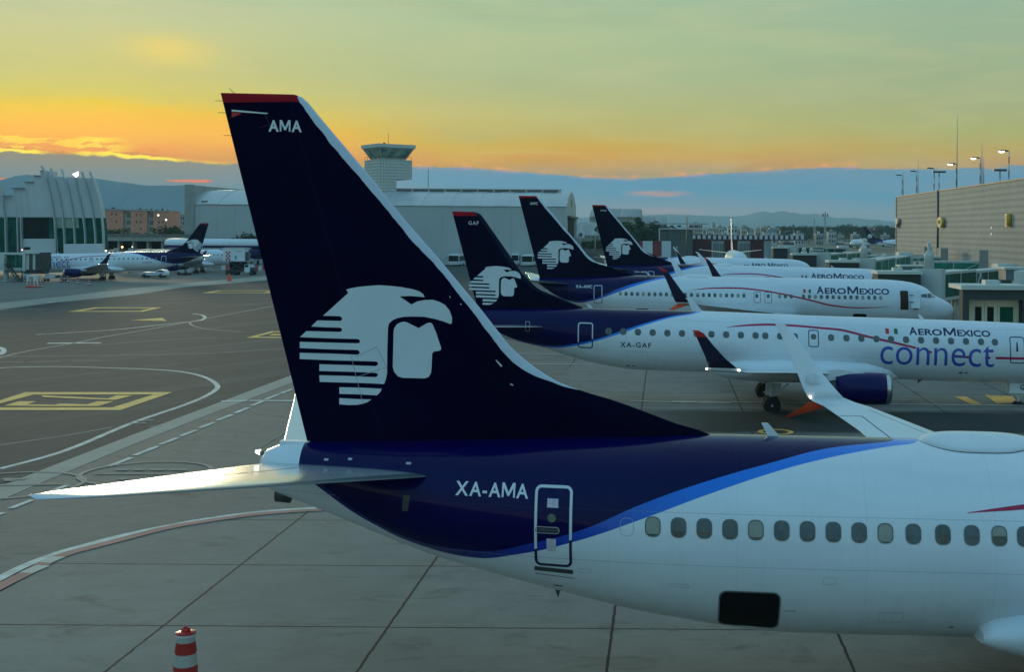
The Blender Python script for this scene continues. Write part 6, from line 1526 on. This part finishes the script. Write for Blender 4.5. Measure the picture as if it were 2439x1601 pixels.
for px, Y, top, v, w, b in ((252, 345, 535, 1, 1.9, 0), (262, 345, 528, 1, 1.6, 0), (272, 345, 540, 0, 1.5, 0), (350, 345, 539, 1, 2.0, 0), (362, 345, 541, 0, 1.8, 0), (340, 345, 543, 1, 1.6, 0), (398, 350, 520, 0, 1.0, 0), (405, 350, 531, 0, 1.3, 0), (420, 350, 536, 1, 1.4, 0)):
    tree(px, Y, top, v, w, 'leafy tree standing at the foot of the orange apartment block', GL, b)
for px, top in ((574, 548), (585, 545), (600, 538)): tree(px, 335, top, 0, 1.5, 'dark tree in front of the hangar wall beside the nearest fin', 'dark trees in front of the hangar')
# long belt of trees beyond the field, one by one, and a far wood behind it
TB = 'belt of trees beyond the dry field'
for i in range(64):
    px = 1800+i*5.2+rt.uniform(-3, 3); dark = i % 2 == 0
    if px > 2084+20: break
    Y = rt.uniform(950, 1250); top = rt.uniform(523, 534) if dark else rt.uniform(534, 543)
    if 1955 < px < 1975 and dark: top = 519
    if 2040 < px: top -= 3
    tree(px, Y, top, (0 if dark else 2), rt.uniform(.9, 1.5), ('dark tree in the belt beyond the dry field' if dark else 'paler low tree in the belt beyond the dry field'), TB+(', dark ones' if dark else ', pale ones'))
for i in range(70):
    px = 1590+i*5.0+rt.uniform(-4, 4); Y = rt.uniform(1250, 1600); tree(px, Y, rt.uniform(529, 540), 5 if i % 2 else 2, rt.uniform(.9, 1.4), 'grey-green tree among the far pale houses', 'trees among the far houses')
def wood(name, x0, x1, Y, top, n, mi, seed):
    rnd = random.Random(seed); mb = MB(); bm = mb.bm
    for i in range(n):
        px = rnd.uniform(x0, x1); p = at(px, top, Y+rnd.uniform(0, 120)); h = p.z*rnd.uniform(.4, 1.1)*(1+.25*math.sin(px*.11)); c = Vector((p.x, p.y, rnd.uniform(.1, 1)*h)); s = rnd.uniform(1.0, 3.0)
        u = Vector((rnd.gauss(0, 1), rnd.gauss(0, 1), rnd.gauss(0, 1))).normalized(); v = u.orthogonal().normalized(); w = u.cross(v)
        bm.faces.new([bm.verts.new(c+v*s), bm.verts.new(c+w*s), bm.verts.new(c-v*s), bm.verts.new(c-w*s)])
    me = bpy.data.meshes.new('wood'); bm.to_mesh(me); bm.free(); me.materials.append(m_leaf[mi]); o = link('far_wood', me); tag(o, kind='stuff'); return o
wood('far_wood', 1560, 2300, 1750, 532, 9000, 2, 1); wood('far_wood', -400, 700, 1500, 532, 5000, 0, 2)
# ---- far city houses, each its own
m_hs = [mat('pale_house_%s' % n, c, .8, 0, .15, .3) for n, c in (('white', (.46, .48, .47)), ('cream', (.40, .38, .33)), ('grey', (.26, .28, .28)), ('buff', (.33, .29, .24)))]
HS = lib('hwin', lambda: MB().box(-.5, .5, -.06, 0, -.5, .5).mesh(m_dz, 'window'))
def house(px, Y, top, wpx, mi, label, floors=2, cols=3, name='house', grp='pale houses of the far town'):
    p = at(px, top, Y); w = wpx*Y/3000; R_ = empty(name, (p.x, Y, 0), label=label, cat='house', group=grp)
    mb = MB(); mb.box(-w/2, w/2, 0, 12, 0, p.z); mb.build('wall', m_hs[mi], R_)
    mb = MB(); mb.box(-w/2-.3, w/2+.3, -.3, 12.3, p.z, p.z+.6); mb.box(-w*.2, w*.12, 3, 7, p.z+.6, p.z+2.2); mb.build('roof', m_hs[(mi+2) % 4], R_)
    for r in range(floors):
        for c in range(cols):
            o = link('window', HS, R_, (-w/2+w*(c+.5)/cols, -.02, p.z-2.6-r*3.6)); o.scale = (w/cols*.5, 1, 1.7)
    return R_
hs = [(1650, 900, 537, 16, 0), (1668, 880, 540, 18, 1), (1703, 900, 529, 22, 0), (1688, 950, 543, 16, 2), (1730, 980, 533, 14, 1), (1748, 920, 540, 20, 0), (1762, 900, 536, 12, 1), (1790, 880, 541, 30, 0), (1800, 1000, 532, 22, 2), (1822, 1100, 537, 16, 1), (1840, 1100, 535, 12, 0), (1640, 1000, 532, 12, 2), (1675, 1050, 530, 18, 0), (1720, 1100, 534, 18, 2), (1778, 1050, 530, 18, 3), (1858, 930, 544, 20, 0), (1905, 930, 546, 16, 2), (1935, 935, 541, 18, 0), (1955, 930, 548, 14, 1), (1990, 930, 547, 16, 2), (2030, 1300, 532, 30, 1), (2060, 930, 549, 14, 2), (2000, 1400, 532, 20, 0)]
for i, (px, Y, top, w, mi) in enumerate(hs):
    house(px, Y, top, w, mi, 'small pale flat-roofed house of the far town, one of many in the same row', 2, 3)
R_ = house(1618, 1200, 521, 30, 3, 'broad brown block on the skyline above the grey block building', 3, 6, 'tower_block', None)
R_ = house(1659, 1500, 521, 8, 0, 'narrow pale high-rise on the skyline right of the brown block', 5, 2, 'tower_block', None)
R_ = house(422, 900, 499, 14, 2, 'far grey high-rise beside the hangar parapet', 6, 3, 'tower_block', None); R_ = house(408, 800, 527, 30, 3, 'brown low house below the far grey high-rise', 2, 4, 'house', None)
R_ = house(425, 780, 533, 26, 1, 'pale low house left of the hangar parapet', 1, 4, 'house', None)
# water tower style mast and tall pylon on the belt
def pylon(px, top, Y, head, label):
    p = at(px, top, Y); R_ = empty('radio_mast', (p.x, Y, 0)); tag(R_, label, 'radio mast'); mb = MB()
    for a, b in ((-.8, -.8), (.8, -.8), (.8, .8), (-.8, .8)): mb.bar((a, b, 0), (a*.3, b*.3, p.z), .28)
    n = 8
    for k in range(n): z0, z1 = p.z*k/n, p.z*(k+1)/n; q0, q1 = .8*(1-.7*k/n), .8*(1-.7*(k+1)/n); mb.bar((-q0, -q0, z0), (q1, -q1, z1), .16); mb.bar((q0, -q0, z0), (-q1, -q1, z1), .16)
    mb.build('lattice', m_grey, R_)
    if head: 
        for a in (-1, 1): mb = MB(); mb.box(a*1.6-.5, a*1.6+.5, -.4, .4, p.z-3.4, p.z-1.4); mb.bar((0, 0, p.z-2.4), (a*1.6, 0, p.z-2.4), .2); mb.build('aerial', m_dgrey, R_)
pylon(1918, 493, 900, True, 'lattice radio mast with aerials above the tree belt'); pylon(1893, 508, 950, False, 'smaller lattice mast left of the taller one above the tree belt')
# ================================================================ BOARDING BRIDGES ON THE RIGHT
m_br = mat('bridge_paint', (.52, .56, .52), .5, 0, .1, .6); m_bel = mat('bellows_rubber', (.045, .055, .055), .8, 0, .3, 1.5, stretch=(.3, 1, 6)); m_cabw = mat('cream_cab_wall', (.78, .74, .56), .6, 0, .08, .6)
def bframe(a, b):
    a, b = Vector(a), Vector(b); d = (b-a); L = d.length; q = d.to_track_quat('X', 'Z').to_matrix().to_4x4(); q.translation = a; return q, L
def bridge(label, cab, cw, ch, a, b, th=2.7, tw=2.6, sect=((0, .5), (.5, 1)), column=True, legs=True, cabdetail=False, turret=False, pale=False):
    """cab: centre of the cab roof front edge (x, y, z top); tunnel from a to b (top centre line)"""
    cab, a, b = Vector(cab), Vector(a), Vector(b); o = Vector((cab.x, cab.y, 0)); R_ = empty('boarding_bridge', o); tag(R_, label, 'boarding bridge', 'boarding bridges in front of the perforated terminal')
    c = cab-o; D = 3.2
    mb = MB(); mb.box(-cw/2-.15, cw/2+.15, -.3, D+.2, c.z-.28, c.z); mb.box(-cw*.1, cw*.12, 1, 2, c.z, c.z+.3); mb.build('cab_roof', m_br, R_)
    if cabdetail:
        mb = MB(); mb.box(-cw/2, -cw/2+.42, -.1, .9, c.z-ch, c.z-.28); mb.box(cw/2-.42, cw/2, -.1, .9, c.z-ch, c.z-.28); mb.box(-cw/2+.42, cw/2-.42, -.1, .6, c.z-.95, c.z-.28); mb.build('bellows', m_bel, R_)
        mb = MB(); mb.box(-cw/2+.05, cw/2-.05, .95, 1.1, c.z-ch, c.z-.3); mb.build('cab_wall', m_cabw, R_)
        for u, w, nm in ((-.9, .42, 0), (-.1, .42, 0), (.95, .85, 1)):
            u *= 1.0; mb = MB(); mb.box(u-w/2, u+w/2, .90, .945, c.z-2.45, c.z-1.45); mb.build('window', m_dz if nm == 0 else m_gz, R_)
        for u in (-.5, .35): mb = MB(); mb.box(u-.02, u+.02, .92, .97, c.z-ch, c.z-1.1); mb.build('door_edge', m_grey, R_)
    else:
        mb = MB(); mb.box(-cw/2, cw/2, 0, D, c.z-ch, c.z-.28); 
        for k in range(7): z0 = c.z-.45-k*(ch-.5)/7; mb.box(-cw/2-.04, cw/2+.04, -.10, .05, z0-.10, z0)
        mb.build('bellows', m_bel, R_)
    mb = MB(); mb.box(-cw/2, cw/2, .2, D, c.z-ch-.5, c.z-ch); mb.build('cab_floor', m_grey, R_)
    q, L = bframe(a-o, b-o)
    # pale tower between the cab and the tunnel
    mb = MB(); mb.box(-1.3, -.02, -tw/2-.15, tw/2+.15, -th-.4, .3, 0, q); mb.build('end_frame', m_br, R_)
    if turret: mb = MB(); p = q @ Vector((-.6, 0, .3)); mb.lathe([(0, .55), (1.1, .45), (1.25, .5), (1.4, .45), (1.9, .12), (2.3, .2), (2.5, .18), (2.7, .02)], 'z', 12, c=p); mb.build('turret', m_br, R_)
    for i, (t0, t1) in enumerate(sect):
        k = i*.16; x0, x1 = L*t0, L*t1; hw = tw/2-k
        mb = MB(); mb.box(x0, x1, -hw, hw, -.24-k, -k, 0, q); mb.box(x0, x1, -hw, hw, -th+k, -th+.3+k, 0, q); t_ = mb.build('tunnel_section', m_br, R_)
        n = max(2, int((x1-x0)/5.5))
        for sd in (-1, 1):
            for j in range(n):
                u0, u1 = x0+(x1-x0)*j/n, x0+(x1-x0)*(j+1)/n
                mb = MB(); y0, y1 = sorted((sd*(hw-.09), sd*(hw-.04))); mb.box(u0+.06, u1-.06, y0, y1, -th+.3+k, -.24-k, 0, q); mb.build('glass_panel', m_gz2 if pale else m_gz, t_)
            mb = MB()
            for j in range(n+1):
                u = x0+(x1-x0)*j/n; mb.box(u-.05, u+.05, sd*hw-.05, sd*hw+.05, -th+.3+k, -.24-k, 0, q)
            mb.build('posts', m_br, t_)
            if i: mb = MB(); mb.bar(q @ Vector((x0+.4, sd*(hw+.05), -th+.3+k)), q @ Vector((x0+2.2, sd*(hw+.05), -.24-k)), .14); mb.bar(q @ Vector((x0+2.2, sd*(hw+.05), -.24-k)), q @ Vector((x0+3.4, sd*(hw+.05), -th+.3+k)), .14); mb.build('brace', m_br, t_)
    if legs:
        for t in (.3, .34): p = q @ Vector((L*t, 0, -th)); mb = MB(); mb.tube([(p.x, p.y-.8, 0), (p.x, p.y-.8, p.z)], .18, 8); mb.tube([(p.x, p.y+.8, 0), (p.x, p.y+.8, p.z)], .18, 8); mb.build('support_leg', m_br, R_)
    if column:
        p = q @ Vector((L+.9, 0, 0)); mb = MB(); mb.box(p.x-1.1, p.x+1.1, p.y-1.5, p.y+1.5, 0, p.z+.3); mb.build('rotunda', m_br, R_)
        mb = MB(); mb.box(p.x-.3, p.x+.3, p.y-1.56, p.y-1.51, p.z-2.4, p.z-.6); mb.build('window', m_dz, R_)
    return R_
def atz(px, py, Y): return at(px, py, Y)
X0_ = at(2237, 662, 84); X1_ = at(2392, 662, 84)
bridge('nearest boarding bridge, its open cab showing cream doors behind the regional jet nose', ((X0_.x+X1_.x)/2, 84, X0_.z-.05), X1_.x-X0_.x, 3.2, at(2420, 640, 88), (at(2560, 620, 100)), cabdetail=True)
a, b = at(2041, 631, 121), at(2140, 631, 121)
bridge('boarding bridge at the AMC airliner nose, green glass tunnel and knobbed turret', ((a.x+b.x)/2, 121, a.z), b.x-a.x, 2.5, at(2163, 633, 124), at(2330, 620, 150), 2.75, sect=((0, .42), (.42, 1)), turret=True)
a, b = at(1928, 606, 166), at(1997, 606, 166)
bridge('boarding bridge at the AMJ airliner nose, third from the right', ((a.x+b.x)/2, 166, a.z), b.x-a.x, 2.6, at(2010, 606, 170), at(2100, 592, 205), 2.7, turret=True, pale=True)
a, b = at(1843, 590, 214), at(1898, 590, 214)
bridge('boarding bridge with the longest green tunnel, fourth from the right', ((a.x+b.x)/2, 214, a.z), b.x-a.x, 2.9, at(1912, 591, 218), at(2010, 583, 262), 2.8, sect=((0, .35), (.35, 1)), pale=True)
a, b = at(1798, 575, 250), at(1830, 575, 250)
bridge('farthest boarding bridge, beside the maroon and white building', ((a.x+b.x)/2, 250, a.z), b.x-a.x, 2.8, at(1840, 574, 252), at(1955, 575, 275), 2.8, sect=((0, .5), (.5, 1)))
# fixed tunnels running from the terminal wall
def fixed_tunnel(label, x0, x1, y0, y1, Y, col=True):
    a, b = at(x0, y0, Y), at(x1, y0, Y); o = Vector((a.x, Y, 0)); R_ = empty('fixed_walkway', o); tag(R_, label, 'walkway', 'fixed glass walkways along the perforated terminal')
    w = b.x-a.x; zt, zb = a.z, at(x0, y1, Y).z; n = max(2, int(w/3)); 
    mb = MB(); mb.box(0, w, 0, 3, zt-.3, zt); mb.box(0, w, 0, 3, zb, zb+.3); mb.build('frame', m_br, R_)
    for j in range(n):
        mb = MB(); mb.box(w*j/n+.06, w*(j+1)/n-.06, .05, .1, zb+.3, zt-.3); mb.build('glass_panel', m_gz2, R_)
        if j % 2: mb = MB(); mb.bar((w*j/n, .02, zb+.3), (w*(j+1)/n, .02, zt-.3), .1); mb.build('brace', m_br, R_)
    if col: mb = MB(); mb.box(w, w+1.3, -.3, 3.2, 0, zt+1.6); mb.build('column', m_conc, R_)
    for k in (1, n-1): mb = MB(); mb.box(w*k/n-.2, w*k/n+.2, 1.2, 1.6, 0, zb); mb.build('support_leg', m_br, R_)
fixed_tunnel('bright green glass walkway joining the terminal behind the turret', 2158, 2275, 607, 645, 186)
fixed_tunnel('thin green walkway second from the terminal corner', 2035, 2186, 597, 610, 235)
fixed_tunnel('far pale walkway touching the terminal corner', 1990, 2148, 592, 600, 262)
# rotundas, plant boxes and stacks between the bridges
def plant_box(label, x0, x1, y0, y1, Y, awn=True):
    a, b = at(x0, y0, Y), at(x1, y0, Y); o = Vector(((a.x+b.x)/2, Y, 0)); w = (b.x-a.x)/2; R_ = empty('equipment_cabin', o); tag(R_, label, 'cabin', 'equipment cabins on the boarding bridges')
    zt, zb = a.z, at(x0, y1, Y).z
    mb = MB(); mb.box(-w, w, 0, 2.5, zb, zt-.2); mb.build('body', mat('blue_grey_cabin', (.16, .20, .22), .5, 0, .15, 1), R_)
    mb = MB(); mb.box(-w-.2, w+.2, -.3, 2.7, zt-.2, zt); mb.build('roof', m_br, R_)
    if awn: mb = MB(); mb.box(-w*.5, w*.45, -.45, 0, (zt+zb)/2, (zt+zb)/2+.12); mb.build('awning', m_br, R_)
    mb = MB(); mb.box(-.5, .5, .6, 1.6, 0, zb); mb.build('leg', m_br, R_)
plant_box('blue-grey cabin with an awning at the right edge above the nearest bridge', 2338, 2420, 622, 652, 112)
plant_box('blue-grey cabin in front of the bright green walkway', 2094, 2164, 617, 645, 158)
plant_box('small dark cabin between the third and fourth bridges', 2016, 2040, 594, 613, 200, False)
plant_box('teal cabin above the longest green tunnel', 1888, 1912, 581, 592, 240, False)
plant_box('cabin under the two thin walkways by the terminal corner', 1966, 1994, 586, 597, 250, False)
def stack(label, px, top, bot, Y):
    p = at(px, top, Y); b_ = at(px, bot, Y); o = tag(MB().lathe([(0, .28), (b_.z, .28), (b_.z+.2, .42), (p.z-.5, .34), (p.z-.3, .42), (p.z-.05, .25), (p.z, .02)], 'z', 10).build('vent_stack', m_br, None, (p.x, Y, 0)), label, 'vent', 'pale vent stacks between the bridges')
stack('slim vent stack left of the teal cabin', 1869, 576, 592, 232); stack('slim vent stack right of the first one', 1886, 577, 590, 236); stack('vent stack beside the small dark cabin', 2011, 590, 606, 195); stack('vent stack just right of the small dark cabin', 2055, 590, 610, 190)
# ================================================================ LEFT BRIDGE, VEHICLES, CONES
def left_bridge():
    Y = 224.0; f = lambda x, y: at(*zp('L', x, y), Y); o = Vector((f(250, 1200).x, Y, 0)); R_ = empty('boarding_bridge', o); tag(R_, 'boarding bridge with concertina cab at the nose of the left regional jet', 'boarding bridge')
    def B(nm, m, x0, x1, y0, y1, d0, d1): a, b = f(x0, y0)-o, f(x1, y1)-o; mb = MB(); mb.box(a.x, b.x, d0, d1, b.z, a.z); return mb.build(nm, m, R_)
    B('roof', m_br, -300, 280, 1086, 1112, 0, 3); B('floor', m_br, -300, 280, 1262, 1290, 0, 3); 
    for x in (80, 130, 180, 230): B('glass_panel', m_gz, x-2, x+44, 1114, 1262, .15, .2)
    B('column', m_br, -20, 62, 1095, 1300, -.3, 3.2); B('column', m_br, 270, 302, 1055, 1300, -.3, 3.3); B('cab_roof', m_br, 300, 470, 1082, 1100, -.4, 3.4)
    for i, x in enumerate(range(305, 415, 38)): B('cab_wall', m_br if i != 1 else m_dgrey, x, x+32, 1100, 1285, 0, 3.2)
    for i in range(6): B('bellows', m_bel if i % 2 else m_dgrey, 415+i*13, 427+i*13, 1082+i, 1300-i*2, -.1-i*.05, 3.2)
    B('undercarriage', m_dgrey, 270, 480, 1288, 1335, .4, 2.8)
    a = f(38, 1300)-o; mb = MB(); mb.tube([(a.x, 1, 0), (a.x, 1, a.z)], .42, 12); mb.lathe([(0, .95), (.15, .9), (.2, .5)], 'z', 12, c=(a.x, 1, 0)); mb.build('support_leg', m_br, R_)
    a, b = f(90, 1215)-o, f(250, 1440)-o; mb = MB()
    for k in range(14): t = k/13; mb.box(a.x+(b.x-a.x)*t-.25, a.x+(b.x-a.x)*t+.25, -1.1, -.1, a.z+(max(.1, b.z)-a.z)*t-.04, a.z+(max(.1, b.z)-a.z)*t)
    mb.bar((a.x, -1.1, a.z+1), (b.x, -1.1, 1.1), .06); mb.bar((a.x, -1.1, a.z), (b.x, -1.1, .1), .14); mb.bar((a.x, -.1, a.z), (b.x, -.1, .1), .14)
    for k in range(7): t = k/6; x = a.x+(b.x-a.x)*t; z = a.z+(.1-a.z)*t; mb.bar((x, -1.1, z), (x, -1.1, z+1), .05)
    mb.build('stairs', m_dgrey, R_)
left_bridge()
def stripes_mat(nm, c1, c2, p, axis=2, off=0.0):
    m = bpy.data.materials.new(nm); m.use_nodes = True; t = NT(m.node_tree); b = t.n['Principled BSDF']
    z = t.sep(t.add('ShaderNodeTexCoord').outputs['Object'])[axis]; f = t.m('GREATER_THAN', t.m('FRACT', t.m('ADD', t.m('DIVIDE', z, p), off)), .5)
    n = t.noise(None, 6.0, 4); t.put(b.inputs['Base Color'], t.mix(t.m('MULTIPLY', n, .25), t.mix(f, (*c1, 1), (*c2, 1)), (.2, .18, .16, 1))); b.inputs['Roughness'].default_value = .5; return m
m_cone = stripes_mat('red_white_bands', (.60, .018, .012), (.62, .64, .62), .34, 2, .1)
def delineator(x, y, h, label, group=None, big=False):
    R_ = empty('traffic_delineator', (x, y, 0)); tag(R_, label, 'traffic cone', group); s = h
    def body(): return MB().lathe([(.07, .23), (.12, .20), (.40, .165), (.41, .175), (.66, .145), (.67, .155), (.88, .125), (.89, .14), (.93, .14), (.94, .05)], 'z', 20).mesh(m_cone, 'body')
    def base(): return MB().lathe([(0, .30), (.05, .30), (.08, .24)], 'z', 8).mesh(m_rubber, 'base')
    def knob(): return MB().lathe([(.93, .145), (.945, .15), (.95, .06), (.965, .045), (.985, .06), (1.0, .05), (1.01, .01)], 'z', 14).mesh(m_red, 'cap')
    def hand():
        mb = MB(); mb.tube([(-.055, 0, .95), (-.05, 0, .99), (0, 0, 1.025), (.05, 0, .99), (.055, 0, .95)], .018, 8); return mb.mesh(m_red, 'handle')
    for n_, k, fn in (('body', 'dbody', body), ('base', 'dbase', base), ('cap', 'dcap', knob), ('handle', 'dhand', hand)): link(n_, lib(k, fn), R_)
    R_.scale = (s, s, s); return R_
# the large one in the foreground: its cap is at (432, 1466) px, foot below the frame
p = at(432, 1463, 26.6); delineator(p.x, 26.6, p.z-.0 if .9 < p.z < 1.6 else 1.15, 'red and white banded delineator at the bottom of the picture')
pc = p
for i, (x, y) in enumerate(((720, 1291), (628, 1280), (548, 1267), (495, 1266))):
    q = gnd(*zp(1, x, y)); delineator(q.x, q.y, 1.15, ('white and red delineator ahead of the wheels, nearest of four under the left jet', 'banded delineator below the engine of the left jet', 'banded delineator just left of the left jet engine', 'banded delineator farthest left of the four under the left jet')[i], 'delineators around the left regional jet')
for i, x in enumerate((230, 258, 287, 316, 344)):
    q = gnd(*zp(1, x, 1308)); delineator(q.x, q.y, 1.05, 'one of the five banded delineators clustered on a red base at the left', 'five delineators clustered at the left'); 
q0, q1 = gnd(*zp(1, 218, 1312)), gnd(*zp(1, 358, 1308)); o = tag(MB().box(q0.x, q1.x, q0.y-.35, q0.y-.05, 0, .28).build('red_kerb_block', m_red), 'low red block in front of the clustered delineators', 'block')
q = gnd(*zp(1, 228, 1300)); mb = MB(); mb.box(-.75, .75, 0, 1.0, 1.5, 1.75); mb.box(-.75, -.5, 0, 1.0, 0, 1.5); mb.box(.35, .6, 0, 1, 0, 1.5); o = mb.build('white_stand', m_white, None, (q.x, q.y+1, 0)); tag(o, 'white open stand behind the clustered delineators', 'stand')
q = gnd(*zp(1, 1855, 1258)); mb = MB(); mb.lathe([(0, .45), (.08, .45), (.1, .38), (1.0, .36), (1.02, .2), (1.35, .17)], 'z', 12); o = mb.build('orange_drum', mat('orange_drum', (.65, .10, .03), .6), None, (q.x, q.y, 0)); tag(o, 'lone orange drum in front of the catering truck', 'drum')
# water barriers
BW = 'red and white barriers behind the catering truck'
m_wbar = mat('white_barrier', (.52, .55, .55), .6, 0, .1, 1)
for i in range(15):
    q = gnd(*zp('O', 1545+i*58, 1232)); R_ = empty('water_barrier', (q.x, 296, 0)); tag(R_, ('white plastic barrier in the row behind the catering truck' if i % 2 == 0 else 'red plastic barrier in the row behind the catering truck'), 'barrier', BW+(', white ones' if i % 2 == 0 else ', red ones'))
    def bar(): return MB().prism([(-.46, -.3, 0), (-.46, .3, 0), (-.46, .22, .35), (-.46, .1, .9), (-.46, .1, 1.0), (-.46, -.1, 1.0), (-.46, -.1, .9), (-.46, -.22, .35)], (.92, 0, 0))
    link('body', lib('wb%d' % (i % 2), lambda: bar().mesh(m_wbar if i % 2 == 0 else m_red, 'body')), R_)
# catering truck with its raised box
def catering():
    Y = 262.0; f = lambda x, y: at(*zp('O', x, y), Y); o = Vector((f(1960, 1200).x, Y, 0)); R_ = empty('catering_truck', o); tag(R_, 'catering truck with its white box raised on scissor arms beside the nearest fin', 'truck')
    def B(nm, m, x0, x1, y0, y1, d0, d1, par=None): a, b = f(x0, y0)-o, f(x1, y1)-o; mb = MB(); mb.box(a.x, b.x, d0, d1, b.z, a.z); return mb.build(nm, m, par or R_)
    bx = B('box_body', m_white, 1790, 2100, 905, 1085, 0, 2.4); B('rim', m_grey, 1785, 2120, 897, 907, -.1, 2.5, bx); B('platform', m_grey, 1785, 2125, 1084, 1092, -.3, 2.6, bx); B('platform_rail', m_dgrey, 2100, 2122, 960, 1085, .3, 2.0, bx)
    for i in range(3):
        for j in range(5):
            if (i+j) % 2 == 0: B('checker', m_red, 1830+i*22, 1852+i*22, 950+j*26, 976+j*26, -.03, .0, bx)
    B('lettering', mat('teal_lettering', (.12, .25, .25), .6), 1975, 2075, 945, 952, -.03, 0, bx); B('lettering', mat('teal_lettering', (.12, .25, .25), .6), 1962, 1982, 1010, 1065, -.03, 0, bx)
    mb = MB()
    for d in (.3, 2.0):
        a, b, c, e = f(1870, 1215)-o, f(2080, 1095)-o, f(1870, 1095)-o, f(2080, 1215)-o
        for u, v in ((a, b), (c, e)): mb.bar((u.x, d, u.z), (v.x, d, v.z), .16)
    mb.build('scissor_arm', m_dgrey, R_)
    B('chassis', m_dgrey, 1820, 2240, 1215, 1245, .2, 2.2); B('under_box', m_black, 1870, 2090, 1100, 1218, .5, 1.9)
    B('cab', m_white, 2095, 2170, 1135, 1245, 0, 2.3); B('windscreen', m_dz, 2100, 2150, 1140, 1175, -.02, 0); B('grille', m_dgrey, 2175, 2235, 1180, 1250, .2, 2.1)
    for x in (1855, 1960, 2190):
        a = f(x, 1290)-o
        for d in (.2, 2.0): link('wheel', lib('trwh', lambda: wheel_mesh(.48, .3)), R_, (a.x, d, .48))
catering()
def low_vehicle(x0, x1, yb, ht, label, Yk='O', c=m_white, name='pushback_tractor', cat='tractor'):
    q0, q1 = gnd(*zp(Yk, x0, yb)), gnd(*zp(Yk, x1, yb)); Y = q0.y; w = q1.x-q0.x; R_ = empty(name, ((q0.x+q1.x)/2, Y, 0)); tag(R_, label, cat)
    mb = MB(); mb.prism([(-w/2, 0, .45), (-w/2, 0, .85), (-w*.36, 0, 1.05), (w*.1, 0, 1.1), (w*.2, 0, ht), (w*.42, 0, ht), (w/2, 0, .95), (w/2, 0, .45)], (0, 2.2, 0)); b_ = mb.build('body', c, R_)
    mb = MB(); mb.prism([(w*.215, -.02, ht-.15), (w*.405, -.02, ht-.15), (w*.44, -.02, 1.1), (w*.17, -.02, 1.15)], (0, .02, 0)); mb.build('cab_window', m_dz, R_)
    mb = MB(); mb.box(-w*.48, w*.48, .05, 2.15, .3, .5); mb.build('skirt', m_dgrey, R_)
    for x in (-w*.34, w*.32):
        for d in (.15, 2.05): link('wheel', lib('lvw', lambda: wheel_mesh(.42, .3)), R_, (x, d, .42))
    return R_
low_vehicle(615, 1000, 1322, 1.5, 'low white pushback tractor between the two left jets')
low_vehicle(1140, 1300, 1290, 1.0, 'small pale baggage loader beside the wheels of the second left jet', name='belt_loader', cat='loader', c=m_grey)
q = gnd(*zp(1, 440, 1262)); R_ = empty('baggage_cart', (q.x, q.y, 0)); tag(R_, 'low baggage cart under the nose of the left regional jet', 'baggage cart'); 
MB().box(-2.2, 1.8, 0, 1.4, .5, .65).build('bed', m_grey, R_); MB().box(-1.8, -.3, .2, 1.3, .65, 1.3).build('case', m_white, R_); MB().box(.1, 1.5, .2, 1.3, .65, 1.1).build('case', m_dgrey, R_)
for x in (-1.7, 1.4):
    for d in (.1, 1.3): link('wheel', lib('bcw', lambda: wheel_mesh(.25, .14)), R_, (x, d, .25))
# apron buses seen head on before the hangar wall
def bus(px0, px1, label, Y=336.0):
    a, b = at(px0, 600, Y), at(px1, 600, Y); w = (b.x-a.x)/2; R_ = empty('apron_bus', ((a.x+b.x)/2, Y, 0)); tag(R_, label, 'bus', 'apron buses in front of the hangar'); h = 3.1
    mb = MB(); mb.box(-w, w, 0, 11, .35, h); bmesh.ops.bevel(mb.bm, geom=mb.bm.edges[:], offset=.18, segments=2, affect='EDGES'); mb.build('body', m_white, R_)
    MB().box(-w+.15, w-.15, -.04, .02, 1.25, 2.75).build('windscreen', m_dz, R_); MB().box(w-.01, w+.03, .6, 10.4, 1.3, 2.6).build('side_window', m_dz, R_); MB().box(-w+.1, w-.1, -.05, .01, .75, .9).build('bumper', m_grey, R_)
    for sg in (-1, 1): MB().box(sg*(w-.35)-.15, sg*(w-.35)+.15, -.06, 0, .95, 1.1).build('headlight', m_emb, R_); MB().box(sg*(w+.2)-.08, sg*(w+.2)+.08, -.4, -.25, 1.9, 2.5).build('mirror', m_dgrey, R_)
    for y in (2.2, 8.6):
        for sg in (-1, 1): o = link('wheel', lib('busw', lambda: wheel_mesh(.48, .28)), R_, (sg*(w-.18), y, .48)); o.rotation_euler = (0, 0, rad(90))
bus(1041, 1067, 'apron bus left of the GAF fin'); bus(1212, 1238, 'apron bus seen head on just left of the AMC fin'); bus(1188, 1206, 'apron bus partly hidden behind the GAF fin', 348)
# ================================================================ HAZE
def haze():
    mb = MB(); mb.box(-14000, 14000, -400, 12500, -1, HAZE_TOP); m = bpy.data.materials.new('haze_air'); m.use_nodes = True; t = NT(m.node_tree); t.n.remove(t.n['Principled BSDF'])
    v = t.add('ShaderNodeVolumePrincipled'); v.inputs['Color'].default_value = (.62, .92, 1.0, 1); v.inputs['Density'].default_value = HAZE_D; v.inputs['Anisotropy'].default_value = 0.0
    t.l.new(v.outputs[0], t.n['Material Output'].inputs['Volume']); o = mb.build('haze', m); tag(o, kind='stuff')
haze()
SC.cycles.volume_bounces = 0
